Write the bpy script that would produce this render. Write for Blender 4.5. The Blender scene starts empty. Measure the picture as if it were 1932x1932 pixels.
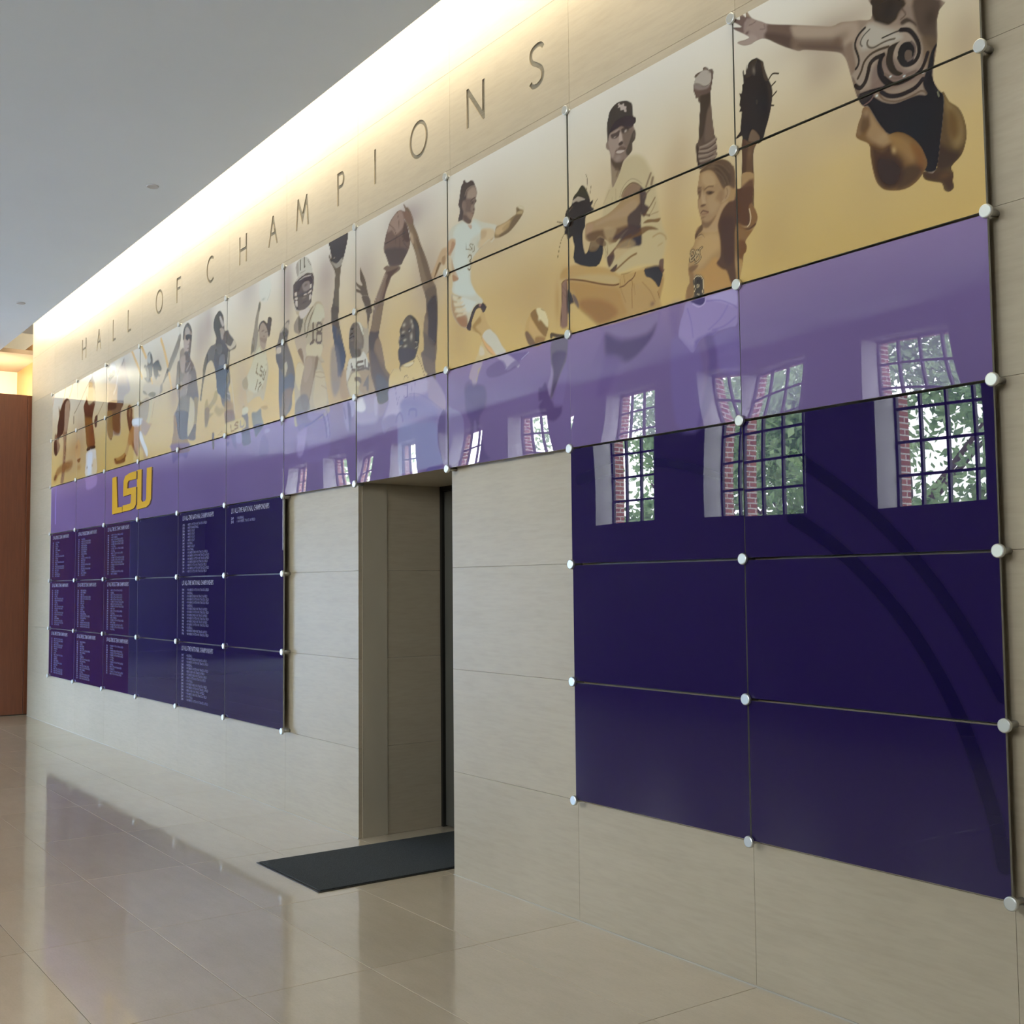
import bpy, bmesh, math, random
import numpy as np
from mathutils import Matrix, Vector

# ------------------------------------------------------------------ camera, world, light, exposure
scene = bpy.context.scene
col = scene.collection
random.seed(7)

cam_data = bpy.data.cameras.new('camera')
cam_data.sensor_width = 36.0
cam_data.lens = 40.138
cam_data.clip_start = 0.05
cam_data.clip_end = 300
cam = bpy.data.objects.new('camera', cam_data)
col.objects.link(cam)
_r = Vector((0.5809853, 0.81385823, -0.00953229))
_u = Vector((0.05712774, -0.02909314, 0.99794289))
_b = Vector((0.81190671, -0.58033471, -0.06339657))
cam.matrix_world = Matrix(((_r.x, _u.x, _b.x, 15.31621), (_r.y, _u.y, _b.y, -3.66327), (_r.z, _u.z, _b.z, 1.72442), (0, 0, 0, 1)))
scene.camera = cam

world = bpy.data.worlds.new('overcast_sky')
scene.world = world
world.use_nodes = True
_bg = world.node_tree.nodes['Background']
_bg.inputs['Color'].default_value = (0.92, 0.965, 1.0, 1)
_bg.inputs['Strength'].default_value = SKY_STRENGTH = 33.0

scene.view_settings.view_transform = 'Standard'
scene.view_settings.look = 'None'
scene.view_settings.gamma = 1.0
scene.view_settings.use_curve_mapping = False
scene.view_settings.exposure = -0.26
scene.cycles.use_denoising = True
scene.cycles.max_bounces = 7
scene.cycles.diffuse_bounces = 4
scene.cycles.sample_clamp_indirect = 6.0

WALL_Y = 0.075        # face of the stone wall; the room lies towards -y
PANEL_Y = 0.020       # face of the glass panels
CEIL_Z = 4.955
FAR_Y = -8.0          # window wall behind the photographer


def area_light(name, loc, rot, sx, sy, power, color, portal=False, spread=math.pi):
    l = bpy.data.lights.new(name, 'AREA')
    l.shape = 'RECTANGLE'
    l.size, l.size_y = sx, sy
    l.energy = power
    l.color = color
    l.spread = spread
    if portal:
        l.cycles.is_portal = True
    o = bpy.data.objects.new(name, l)
    o.location = loc
    o.rotation_euler = rot
    col.objects.link(o)
    return o


WARM = (1.0, 0.905, 0.70)
# fluorescent strip hidden in the ceiling cove, washing the head of the stone wall
area_light('cove_strip_light', (4.8, -0.26, 5.34), (math.radians(84), 0, 0), 12.8, 0.12, 205.0, WARM)
area_light('cove_strip_light', (12.7, -0.26, 5.34), (math.radians(84), 0, 0), 2.8, 0.12, 46.0, WARM)
# uplight above the timber partition at the far end of the hall
area_light('partition_uplight', (-1.80, -0.35, 4.30), (math.radians(180), math.radians(-35), 0), 0.10, 2.2, 90.0, (1.0, 0.84, 0.56))
# sky portals: the high windows and the glazed entrance in the window wall
WIN_PITCH, WIN_W, WIN_Z0, WIN_Z1 = 2.48, 1.42, 2.62, 4.62
WIN_X = [6.60 + WIN_PITCH * k for k in range(-7, 4)]  # the rightmost windows are unseen, added to brighten the near end
ENT_X0, ENT_X1, ENT_Z = -10.3, 0.3, 2.60
for x in WIN_X:
    area_light('window_sky_portal', (x + WIN_W / 2, FAR_Y - 0.62, (WIN_Z0 + WIN_Z1) / 2), (math.radians(90), 0, 0), WIN_W, WIN_Z1 - WIN_Z0, 1, (1, 1, 1), True)
area_light('entrance_sky_portal', ((ENT_X0 + ENT_X1) / 2, FAR_Y - 0.62, ENT_Z / 2), (math.radians(90), 0, 0), ENT_X1 - ENT_X0, ENT_Z, 1, (1, 1, 1), True)

# ------------------------------------------------------------------ helpers


def tag(o, label=None, cat=None, group=None, kind=None):
    if label: o['label'] = label
    if cat: o['category'] = cat
    if group: o['group'] = group
    if kind: o['kind'] = kind
    return o


def link(name, me, mats=None, parent=None):
    o = bpy.data.objects.new(name, me)
    if me is not None and mats:
        for m in (mats if isinstance(mats, (list, tuple)) else [mats]):
            if m.name not in [x.name for x in me.materials if x]:
                me.materials.append(m)
    col.objects.link(o)
    if parent is not None:
        o.parent = parent
    return o


def bm_box(bm, x0, x1, y0, y1, z0, z1):
    v = [bm.verts.new(p) for p in ((x0, y0, z0), (x1, y0, z0), (x1, y1, z0), (x0, y1, z0), (x0, y0, z1), (x1, y0, z1), (x1, y1, z1), (x0, y1, z1))]
    for f in ((3, 2, 1, 0), (4, 5, 6, 7), (0, 1, 5, 4), (1, 2, 6, 5), (2, 3, 7, 6), (3, 0, 4, 7)):
        bm.faces.new([v[i] for i in f])
    return v


def mesh_of(name, bm, smooth=False):
    me = bpy.data.meshes.new(name)
    bmesh.ops.recalc_face_normals(bm, faces=bm.faces)
    bm.to_mesh(me)
    bm.free()
    if smooth:
        for p in me.polygons: p.use_smooth = True
    return me


def box(name, x0, x1, y0, y1, z0, z1, mat, parent=None, bevel=0.0):
    bm = bmesh.new()
    bm_box(bm, x0, x1, y0, y1, z0, z1)
    if bevel:
        bmesh.ops.bevel(bm, geom=list(bm.edges), offset=bevel, segments=1, affect='EDGES')
    return link(name, mesh_of(name, bm), mat, parent)


_slab_cache = {}


def slab(name, x0, x1, y0, y1, z0, z1, mat, parent, bevel=0.0004):
    """a box that shares its mesh with every slab of the same size; its origin sits at its low corner"""
    key = (name, round(x1 - x0, 4), round(y1 - y0, 4), round(z1 - z0, 4), mat.name)
    if key not in _slab_cache:
        bm = bmesh.new()
        bm_box(bm, 0, key[1], 0, key[2], 0, key[3])
        bmesh.ops.bevel(bm, geom=list(bm.edges), offset=bevel, segments=1, affect='EDGES')
        me = mesh_of(name, bm)
        me.materials.append(mat)
        _slab_cache[key] = me
    o = link(name, _slab_cache[key], None, parent)
    o.location = (x0, y0, z0)
    return o


def lathe(profile, seg=20):
    """profile: (radius, depth) pairs; turned around -y"""
    bm = bmesh.new()
    rings = []
    for r, d in profile:
        rings.append([bm.verts.new((r * math.cos(2 * math.pi * k / seg), d, r * math.sin(2 * math.pi * k / seg))) for k in range(seg)])
    for a, b in zip(rings, rings[1:]):
        for k in range(seg):
            bm.faces.new((a[k], a[(k + 1) % seg], b[(k + 1) % seg], b[k]))
    bm.faces.new(rings[0])
    bm.faces.new(rings[-1][::-1])
    return bm


# ------------------------------------------------------------------ materials


class Nodes:
    def __init__(self, name):
        self.m = bpy.data.materials.new(name)
        self.m.use_nodes = True
        self.t = self.m.node_tree
        self.b = self.t.nodes['Principled BSDF']

    def n(self, kind, **kw):
        nd = self.t.nodes.new(kind)
        for k, v in kw.items():
            if k in nd.inputs: nd.inputs[k].default_value = v
            else: setattr(nd, k, v)
        return nd

    def l(self, a, b): self.t.links.new(a, b)

    def set(self, **kw):
        for k, v in kw.items(): self.b.inputs[k.replace('_', ' ')].default_value = v
        return self

    def coords(self, scale=(1, 1, 1)):
        g = self.n('ShaderNodeNewGeometry')
        mp = self.n('ShaderNodeMapping')
        mp.inputs['Scale'].default_value = scale
        self.l(g.outputs['Position'], mp.inputs['Vector'])
        return mp.outputs['Vector']

    def noise(self, vec, scale, detail=4.0, rough=0.55):
        nz = self.n('ShaderNodeTexNoise')
        nz.inputs['Scale'].default_value = scale
        nz.inputs['Detail'].default_value = detail
        nz.inputs['Roughness'].default_value = rough
        self.l(vec, nz.inputs['Vector'])
        return nz.outputs['Fac']

    def ramp(self, fac, stops):
        r = self.n('ShaderNodeValToRGB')
        e = r.color_ramp.elements
        while len(e) < len(stops): e.new(0.5)
        for el, (p, c) in zip(e, stops):
            el.position = p
            el.color = (*c, 1)
        self.l(fac, r.inputs['Fac'])
        return r.outputs['Color']

    def mix(self, a, b, fac, blend='MIX'):
        mx = self.n('ShaderNodeMix', data_type='RGBA', blend_type=blend)
        mx.inputs[0].default_value = fac if not hasattr(fac, 'links') else 0
        if hasattr(fac, 'links'): self.l(fac, mx.inputs[0])
        self.l(a, mx.inputs[6])
        self.l(b, mx.inputs[7])
        return mx.outputs[2]


def stone(name, c1, c2, grain, rough, spec=0.5, coat=0.0, per_piece=0.05, vein=0.22, coat_rough=0.05):
    """limestone: long bedding streaks, soft clouds, a slightly different tone for every piece"""
    N = Nodes(name)
    v1 = N.coords(grain)
    streak = N.noise(v1, 3.0, 6.0, 0.62)
    v2 = N.coords((1, 1, 1))
    cloud = N.noise(v2, 1.1, 3.0)
    fine = N.noise(N.coords((grain[0] * 3, grain[1] * 3, grain[2] * 1.4)), 9.0, 3.0)
    a = N.ramp(streak, [(0.30, c1), (0.70, c2)])
    bcol = N.ramp(cloud, [(0.3, tuple(x * 0.95 for x in c1)), (0.75, tuple(min(1, x * 1.04) for x in c2))])
    c = N.mix(a, bcol, 0.5)
    f = N.ramp(fine, [(0.25, (1 - vein * 0.35,) * 3), (0.6, (1, 1, 1))])
    c = N.mix(c, f, 1.0, 'MULTIPLY')
    oi = N.n('ShaderNodeObjectInfo')
    pr = N.ramp(oi.outputs['Random'], [(0.0, (1 - per_piece, 1 - per_piece, 1 - per_piece * 1.15)), (1.0, (1, 1, 1))])
    c = N.mix(c, pr, 1.0, 'MULTIPLY')
    N.l(c, N.b.inputs['Base Color'])
    N.set(Roughness=rough)
    N.b.inputs['Specular IOR Level'].default_value = spec
    if coat:
        N.b.inputs['Coat Weight'].default_value = coat
        N.b.inputs['Coat Roughness'].default_value = coat_rough
    return N.m


def plain(name, color, rough=0.5, metal=0.0, noise=0.0, scale=20.0, spec=0.5):
    N = Nodes(name)
    N.set(Roughness=rough, Metallic=metal)
    N.b.inputs['Specular IOR Level'].default_value = spec
    if noise:
        nz = N.noise(N.coords(), scale, 4.0)
        c = N.ramp(nz, [(0.3, tuple(x * (1 - noise) for x in color)), (0.7, tuple(min(1, x * (1 + noise)) for x in color))])
        N.l(c, N.b.inputs['Base Color'])
    else:
        N.set(Base_Color=(*color, 1))
    return N.m


def wood(name, dark, light, axis_scale):
    N = Nodes(name)
    v = N.coords(axis_scale)
    g = N.noise(v, 4.0, 8.0, 0.65)
    big = N.noise(N.coords((1, 1, 0.15)), 2.2, 2.0)
    c = N.mix(N.ramp(g, [(0.3, dark), (0.72, light)]), N.ramp(big, [(0.3, dark), (0.8, light)]), 0.35)
    N.l(c, N.b.inputs['Base Color'])
    N.set(Roughness=0.35)
    return N.m


M = {}
M['wall_stone'] = stone('honed_limestone', (0.385, 0.322, 0.228), (0.425, 0.363, 0.265), (0.30, 0.30, 5.0), 0.45, 0.35)
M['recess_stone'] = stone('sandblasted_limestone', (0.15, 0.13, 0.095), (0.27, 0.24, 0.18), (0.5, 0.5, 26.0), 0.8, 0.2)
M['floor_stone'] = stone('polished_limestone', (0.49, 0.415, 0.30), (0.60, 0.52, 0.395), (1.4, 5.0, 1.0), 0.28, 0.5, coat=1.0, per_piece=0.10, coat_rough=0.06)
M['joint'] = plain('dark_mortar', (0.16, 0.14, 0.11), 0.9)
M['wall_joint'] = plain('pale_mortar', (0.40, 0.35, 0.26), 0.9)
M['ceiling'] = plain('ceiling_paint', (0.76, 0.835, 0.93), 0.85, noise=0.012, scale=1.2)
M['cove'] = plain('cove_paint', (0.82, 0.81, 0.78), 0.9)
M['plaster'] = plain('plaster', (0.21, 0.20, 0.195), 0.85, noise=0.02, scale=2.0)
M['reveal'] = plain('white_reveal', (0.72, 0.72, 0.72), 0.8)
M['lobby'] = plain('taupe_wall', (0.19, 0.185, 0.20), 0.85, noise=0.1, scale=0.6)
M['cream'] = plain('cream_plaster', (0.80, 0.70, 0.50), 0.85)
M['wood'] = wood('stained_cherry_veneer', (0.13, 0.040, 0.017), (0.21, 0.068, 0.028), (9.0, 9.0, 0.6))
M['oak'] = wood('honey_oak_veneer', (0.42, 0.20, 0.06), (0.58, 0.31, 0.11), (9.0, 9.0, 0.6))
M['steel'] = plain('satin_steel', (0.60, 0.61, 0.58), 0.42, 1.0)
M['steel_dark'] = plain('barrel_steel', (0.42, 0.42, 0.40), 0.35, 1.0)
M['bronze'] = plain('dark_bronze', (0.035, 0.033, 0.028), 0.4, 0.6)
M['frame'] = plain('dark_window_steel', (0.03, 0.03, 0.035), 0.5)


def carpet_material():
    N = Nodes('charcoal_carpet')
    v = N.coords()
    nz = N.noise(v, 160.0, 3.0)
    c = N.ramp(nz, [(0.3, (0.010, 0.013, 0.014)), (0.7, (0.035, 0.042, 0.043))])
    N.l(c, N.b.inputs['Base Color'])
    N.set(Roughness=0.95)
    bp = N.n('ShaderNodeBump', Strength=0.6, Distance=0.004)
    N.l(nz, bp.inputs['Height'])
    N.l(bp.outputs['Normal'], N.b.inputs['Normal'])
    return N.m


def brick_material():
    N = Nodes('red_brick')
    g = N.n('ShaderNodeNewGeometry')
    sep = N.n('ShaderNodeSeparateXYZ')
    N.l(g.outputs['Position'], sep.inputs[0])
    add = N.n('ShaderNodeMath', operation='ADD')
    N.l(sep.outputs['X'], add.inputs[0])
    N.l(sep.outputs['Y'], add.inputs[1])
    cmb = N.n('ShaderNodeCombineXYZ')
    N.l(add.outputs[0], cmb.inputs['X'])
    N.l(sep.outputs['Z'], cmb.inputs['Y'])
    br = N.n('ShaderNodeTexBrick')
    br.inputs['Color1'].default_value = (0.30, 0.12, 0.09, 1)
    br.inputs['Color2'].default_value = (0.42, 0.20, 0.15, 1)
    br.inputs['Mortar'].default_value = (0.62, 0.58, 0.54, 1)
    br.inputs['Scale'].default_value = 1.0
    br.inputs['Brick Width'].default_value = 0.22
    br.inputs['Row Height'].default_value = 0.075
    br.inputs['Mortar Size'].default_value = 0.010
    N.l(cmb.outputs[0], br.inputs['Vector'])
    N.l(br.outputs['Color'], N.b.inputs['Base Color'])
    N.set(Roughness=0.9)
    return N.m


def print_material():
    """ink behind glass: the colours of the print sit in the mesh, the glass gives a clear sharp coat"""
    N = Nodes('printed_glass')
    a = N.n('ShaderNodeAttribute', attribute_name='ink')
    N.l(a.outputs['Color'], N.b.inputs['Base Color'])
    N.set(Roughness=0.6)
    N.b.inputs['Specular IOR Level'].default_value = 0.0
    N.b.inputs['Coat Weight'].default_value = 1.0
    N.b.inputs['Coat Roughness'].default_value = 0.0
    N.b.inputs['Coat IOR'].default_value = 1.55
    return N.m


def ink_plain(name, color, emit=0):
    N = Nodes(name)
    N.set(Base_Color=(*color, 1), Roughness=0.6)
    N.b.inputs['Specular IOR Level'].default_value = 0.0
    N.b.inputs['Coat Weight'].default_value = 1.0
    N.b.inputs['Coat Roughness'].default_value = 0.0
    N.b.inputs['Coat IOR'].default_value = 1.55
    return N.m


M['carpet'] = carpet_material()
M['brick'] = brick_material()
M['print'] = print_material()
M['indigo'] = ink_plain('deep_indigo_glass', (0.0135, 0.0075, 0.052))
M['panel_edge'] = plain('glass_edge', (0.27, 0.27, 0.23), 0.3)
M['white_ink'] = ink_plain('pale_ink', (0.34, 0.33, 0.42))
M['gold_ink'] = ink_plain('gold_ink', (0.62, 0.36, 0.035))
M['gold_edge'] = ink_plain('gold_edge_ink', (0.10, 0.045, 0.03))
M['dim_ink'] = ink_plain('dim_ink', (0.20, 0.19, 0.30))
M['cap'] = plain('cap_grey', (0.5, 0.5, 0.52), 0.6)

# ------------------------------------------------------------------ the setting
# stone wall with the doorway
SX = [-1.36, -0.15, 1.05, 2.25, 3.45, 4.65, 5.85, 7.05, 8.25, 9.46, 10.65, 11.85, 13.05, 14.25, 15.45, 16.65, 17.85]
SZ = [0.0, 0.61, 1.22, 1.83, 2.44, 3.055, 3.67, 4.30, 4.92, 5.62]
DOOR_X0, DOOR_X1, DOOR_Z = 8.25, 9.46, 2.44
bm = bmesh.new()
bm_box(bm, -1.352, DOOR_X0 + 0.004, WALL_Y + 0.028, 0.30, 0.0, 5.62)
bm_box(bm, DOOR_X1 - 0.004, 18.0, WALL_Y + 0.028, 0.30, 0.0, 5.62)
bm_box(bm, DOOR_X0 + 0.004, DOOR_X1 - 0.004, WALL_Y + 0.028, 0.30, DOOR_Z + 0.004, 5.62)
wall_back = tag(link('wall_back', mesh_of('wall_back', bm), M['wall_joint']), 'pale limestone slab wall carrying the glass panels, with a doorway', kind='structure')

LETTERS = [('H', 1.146, 1.329), ('A', 1.765, 1.955), ('L', 2.40, 2.511), ('L', 2.948, 3.062), ('O', 3.872, 4.098), ('F', 4.494, 4.614), ('C', 5.302, 5.486), ('H', 6.075, 6.244), ('A', 6.689, 6.877),
           ('M', 7.219, 7.455), ('P', 7.927, 8.042), ('I', 8.489, 8.513), ('O', 8.968, 9.198), ('N', 9.650, 9.848), ('S', 10.296, 10.431)]
LZ0, LZ1, LS = 4.492, 4.736, 0.026


def bar(p, q, w):
    (x0, z0), (x1, z1) = p, q
    d = math.hypot(x1 - x0, z1 - z0)
    nx, nz = -(z1 - z0) / d * w / 2, (x1 - x0) / d * w / 2
    return [(x0 + nx, z0 + nz), (x1 + nx, z1 + nz), (x1 - nx, z1 - nz), (x0 - nx, z0 - nz)]


def ribbon(pts, w):
    L, R = [], []
    for i, p in enumerate(pts):
        a, b = pts[max(0, i - 1)], pts[min(len(pts) - 1, i + 1)]
        d = math.hypot(b[0] - a[0], b[1] - a[1]) or 1
        nx, nz = -(b[1] - a[1]) / d * w / 2, (b[0] - a[0]) / d * w / 2
        L.append((p[0] + nx, p[1] + nz))
        R.append((p[0] - nx, p[1] - nz))
    return L + R[::-1]


def letter_loops(ch, a, b):
    """closed outlines of a thin capital in wall coordinates (x, z)"""
    z0, z1, w, h = LZ0, LZ1, LS, LZ1 - LZ0
    m = (a + b) / 2
    if ch == 'I': return [[(m - w / 2, z0), (m + w / 2, z0), (m + w / 2, z1), (m - w / 2, z1)]]
    if ch == 'L': return [[(a, z0), (b, z0), (b, z0 + w), (a + w, z0 + w), (a + w, z1), (a, z1)]]
    if ch == 'F': return [[(a, z0), (a + w, z0), (a + w, z0 + h * .50), (b - .012, z0 + h * .50), (b - .012, z0 + h * .50 + w), (a + w, z0 + h * .50 + w), (a + w, z1 - w), (b, z1 - w), (b, z1), (a, z1)]]
    if ch == 'H': return [[(a, z0), (a + w, z0), (a + w, z0 + h * .5 - w / 2), (b - w, z0 + h * .5 - w / 2), (b - w, z0), (b, z0), (b, z1), (b - w, z1), (b - w, z0 + h * .5 + w / 2), (a + w, z0 + h * .5 + w / 2), (a + w, z1), (a, z1)]]
    if ch == 'N': return [[(a, z0), (a + w, z0), (a + w, z1 - w * 2.2), (b - w * .9, z0), (b, z0), (b, z1), (b - w, z1), (b - w, z0 + w * 2.2), (a + w * .9, z1), (a, z1)]]
    if ch == 'M':
        s = .030
        return [[(a, z0), (a + w, z0), (a + s + w * .75, z1 - w * 3.2), (m, z0 + h * .10), (b - s - w * .75, z1 - w * 3.2), (b - w, z0), (b, z0), (b - s, z1), (b - s - w * .8, z1), (m, z0 + h * .10 + w * 3.4), (a + s + w * .8, z1), (a + s, z1)]]
    if ch == 'A':
        t = .34
        xl = lambda z: a + (m - w * .45 - a) * (z - z0) / h
        il = lambda z: a + w + (m - a - w) * (z - z0) / (h - w * 2.6)
        zc = z0 + h * t
        outer = [(a, z0), (a + w, z0), (il(zc), zc), (2 * m - il(zc), zc), (b - w, z0), (b, z0), (m + w * .45, z1), (m - w * .45, z1)]
        inner = [(il(zc + w), zc + w), (m, z1 - w * 2.6), (2 * m - il(zc + w), zc + w)]
        return [outer, inner]
    if ch == 'O':
        rx, rz, zc = (b - a) / 2, h / 2 + .003, (z0 + z1) / 2
        e = lambda rx, rz: [(m + rx * math.cos(t * math.pi / 20), zc + rz * math.sin(t * math.pi / 20)) for t in range(40)]
        return [e(rx, rz), e(rx - w, rz - w)]
    if ch == 'C':
        rx, rz, zc = (b - a) * .60, h / 2 + .003, (z0 + z1) / 2
        cx = a + rx
        t0, t1 = math.radians(52), math.radians(308)
        pts = [(cx + (rx - w / 2) * math.cos(t0 + (t1 - t0) * k / 30), zc + (rz - w / 2) * math.sin(t0 + (t1 - t0) * k / 30)) for k in range(31)]
        return [ribbon(pts, w)]
    if ch == 'P':
        r = h * .25
        zc = z1 - r
        ex = b - a
        o = [(a, z0), (a + w, z0), (a + w, z1 - 2 * r)] + [(a + ex - r * .8 + r * .8 * math.sin(t * math.pi / 12), zc - r * math.cos(t * math.pi / 12)) for t in range(13)] + [(a, z1)]
        r2 = r - w
        i = [(a + w, z1 - 2 * r + w)] + [(a + ex - r * .8 + (r * .8 - w) * math.sin(t * math.pi / 12), zc - r2 * math.cos(t * math.pi / 12)) for t in range(13)] + [(a + w, z1 - w)]
        return [o, i]
    if ch == 'S':
        q = [(b - .006, z1 - .036), (b - .026, z1 - .014), (m + .006, z1 - .008), (a + .026, z1 - .022), (a + .014, z1 - .055), (a + .026, z1 - .090), (m, z0 + h * .52), (b - .028, z0 + .098), (b - .012, z0 + .062), (b - .024, z0 + .026), (m + .004, z0 + .008), (a + .030, z0 + .013), (a + .008, z0 + .038)]
        pts = []
        for i in range(len(q) - 1):
            p0, p1, p2, p3 = q[max(0, i - 1)], q[i], q[i + 1], q[min(len(q) - 1, i + 2)]
            for k in range(4):
                t = k / 4
                pts.append(tuple(0.5 * (2 * p1[j] + (p2[j] - p0[j]) * t + (2 * p0[j] - 5 * p1[j] + 4 * p2[j] - p3[j]) * t * t + (3 * p1[j] - p0[j] - 3 * p2[j] + p3[j]) * t ** 3) for j in (0, 1)))
        pts.append(q[-1])
        return [ribbon(pts, w * 1.05)]


def filled(name, loops, extrude):
    """flat 2D outline with holes (even-odd) given thickness; lies in the x-z plane, centred on y = 0"""
    cu = bpy.data.curves.new(name, 'CURVE')
    cu.dimensions = '2D'
    cu.fill_mode = 'BOTH'
    cu.extrude = extrude
    for lp in loops:
        sp = cu.splines.new('POLY')
        sp.points.add(len(lp) - 1)
        for p, (x, z) in zip(sp.points, lp): p.co = (x, z, 0, 1)
        sp.use_cyclic_u = True
    o = bpy.data.objects.new(name, cu)
    col.objects.link(o)
    dg = bpy.context.evaluated_depsgraph_get()
    me = bpy.data.meshes.new_from_object(o.evaluated_get(dg))
    bpy.data.objects.remove(o)
    bpy.data.curves.remove(cu)
    me.transform(Matrix.Rotation(math.radians(90), 4, 'X'))
    me.name = name
    return me


J = 0.0007
for j in range(len(SZ) - 1):
    z0, z1 = SZ[j], SZ[j + 1]
    for i in range(len(SX) - 1):
        x0, x1 = SX[i], SX[i + 1]
        if z1 <= DOOR_Z + .001 and x0 >= DOOR_X0 - .001 and x1 <= DOOR_X1 + .001: continue
        lt = [L for L in LETTERS if L[2] > x0 and L[1] < x1] if j == 7 else []
        if lt:
            loops = [[(x0 + J, z0 + J), (x1 - J, z0 + J), (x1 - J, z1 - J), (x0 + J, z1 - J)]]
            for L in lt: loops += letter_loops(*L)
            me = filled('stone_slab', loops, 0.014)
            o = link('stone_slab', me, M['wall_stone'], wall_back)
            o.location.y = WALL_Y + 0.014
        else:
            slab('stone_slab', x0 + J, x1 - J, WALL_Y, WALL_Y + 0.03, z0 + J, z1 - J, M['wall_stone'], wall_back)
for L in LETTERS:      # the sandblasted bed of each engraved letter, 5 mm below the face
    me = filled('engraved_letter', letter_loops(*L)[:1] if L[0] not in 'OAP' else letter_loops(*L), 0.002)
    o = link('engraved_letter', me, M['recess_stone'], wall_back)
    o.location.y = WALL_Y + 0.009
    o['label'] = 'engraved capital letter ' + L[0]

# end face and doorway lining
box('wall_end_slab', -1.372, -1.352, WALL_Y, 0.9, 0, 5.62, M['wall_stone'], wall_back)
box('wall_core', DOOR_X0 - 0.45, DOOR_X0 - 0.031, 0.2, 1.2, 0, 3.0, M['wall_joint'], wall_back)  # solid backing added around the recess to shut out sky light
box('wall_core', DOOR_X1 + 0.031, DOOR_X1 + 0.45, 0.2, 1.2, 0, 3.0, M['wall_joint'], wall_back)
box('wall_core', DOOR_X0 - 0.45, DOOR_X1 + 0.45, 0.2, 1.2, DOOR_Z + 0.032, 3.0, M['wall_joint'], wall_back)
box('wall_core', DOOR_X0 - 0.45, DOOR_X1 + 0.45, 1.05, 1.2, 0, 3.0, M['wall_joint'], wall_back)
wall_door = tag(link('wall_doorway', None), 'limestone lined doorway recess in the panel wall', kind='structure')
for z0, z1 in zip(SZ[:4], SZ[1:5]):
    slab('jamb_slab', DOOR_X0 - 0.03, DOOR_X0, WALL_Y + 0.031, 0.74, z0 + J, z1 - J, M['wall_stone'], wall_door)
    slab('jamb_slab', DOOR_X1, DOOR_X1 + 0.03, WALL_Y + 0.031, 0.74, z0 + J, z1 - J, M['wall_stone'], wall_door)
slab('soffit_slab', DOOR_X0, DOOR_X1, WALL_Y + 0.002, 0.74, DOOR_Z + 0.001, DOOR_Z + 0.031, M['wall_stone'], wall_door)
door = tag(link('door_1', None), 'dark bronze glazed door at the back of the doorway', kind='structure')
box('door_frame', DOOR_X0 - 0.03, DOOR_X0 + 0.02, 0.742, 0.80, 0, DOOR_Z, M['bronze'], door)
box('door_frame', DOOR_X1 - 0.02, DOOR_X1 + 0.03, 0.742, 0.80, 0, DOOR_Z, M['bronze'], door)
box('door_head', DOOR_X0 - 0.03, DOOR_X1 + 0.03, 0.742, 0.80, DOOR_Z - 0.03, DOOR_Z + 0.03, M['bronze'], door)
M['door_metal'] = plain('bronze_door_leaf', (0.10, 0.10, 0.085), 0.25, 0.3)
leaf = box('door_leaf', DOOR_X0 + 0.026, (DOOR_X0 + DOOR_X1) / 2 - 0.003, 0.762, 0.79, 0.01, DOOR_Z - 0.035, M['door_metal'], door, 0.002)
leaf = box('door_leaf', (DOOR_X0 + DOOR_X1) / 2 + 0.003, DOOR_X1 - 0.026, 0.762, 0.79, 0.01, DOOR_Z - 0.035, M['door_metal'], door, 0.002)

# floor
bm = bmesh.new()
bm_box(bm, -16, 19, FAR_Y, 1.2, -0.10, -0.0025)
floor = tag(link('floor', mesh_of('floor', bm), M['joint']), 'polished limestone tile floor', kind='structure')
TX = [9.44 + 1.2067 * k for k in range(-14, 6)]
TY = [0.0725 - 0.6015 * k for k in range(0, 8)]
for i in range(len(TX) - 1):
    for j in range(len(TY) - 1):
        slab('floor_tile', TX[i] + .0018, TX[i + 1] - .0018, TY[j + 1] + .0018, TY[j] - .0018, -0.02, 0.0, M['floor_stone'], floor, 0.0008)
slab('floor_tile', -16, TX[0] - .0012, -4.1370, 0.0713, -0.02, 0.0, M['floor_stone'], floor)
slab('floor_tile', TX[-1] + .0012, 19, -4.1370, 0.0713, -0.02, 0.0, M['floor_stone'], floor)
slab('floor_tile', -16, 19, FAR_Y, -4.1395, -0.02, 0.0, M['floor_stone'], floor)
slab('floor_tile', DOOR_X0, DOOR_X1, 0.0737, 1.1, -0.02, 0.0, M['floor_stone'], floor)
slab('floor_tile', -16, -1.375, 0.0737, 1.15, -0.02, 0.0, M['floor_stone'], floor)
M['bead'] = plain('pale_sealant', (0.40, 0.37, 0.31), 0.6)
bs = tag(link('baseboard_back', None), 'thin pale sealant bead along the foot of the stone wall', kind='structure')
for x0, x1 in ((-1.36, DOOR_X0), (DOOR_X1, 18.0)):
    box('sealant_bead', x0, x1, WALL_Y - 0.006, WALL_Y, 0.0, 0.006, M['bead'], bs)

# ceiling and light cove
bm = bmesh.new()
bm_box(bm, -16, 19, FAR_Y, -0.400, CEIL_Z, CEIL_Z + 0.14)
ceiling = tag(link('ceiling', mesh_of('ceiling', bm), M['ceiling']), 'flat grey-white ceiling stopping short of the stone wall', kind='structure')
bm = bmesh.new()
bm_box(bm, -16, 18, -0.70, 1.2, 5.60, 5.70)
bm_box(bm, -16, 18, -0.72, -0.66, CEIL_Z + 0.1, 5.62)
tag(link('ceiling_cove', mesh_of('ceiling_cove', bm), M['cove']), 'white light cove above the ceiling edge', kind='structure')

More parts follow.
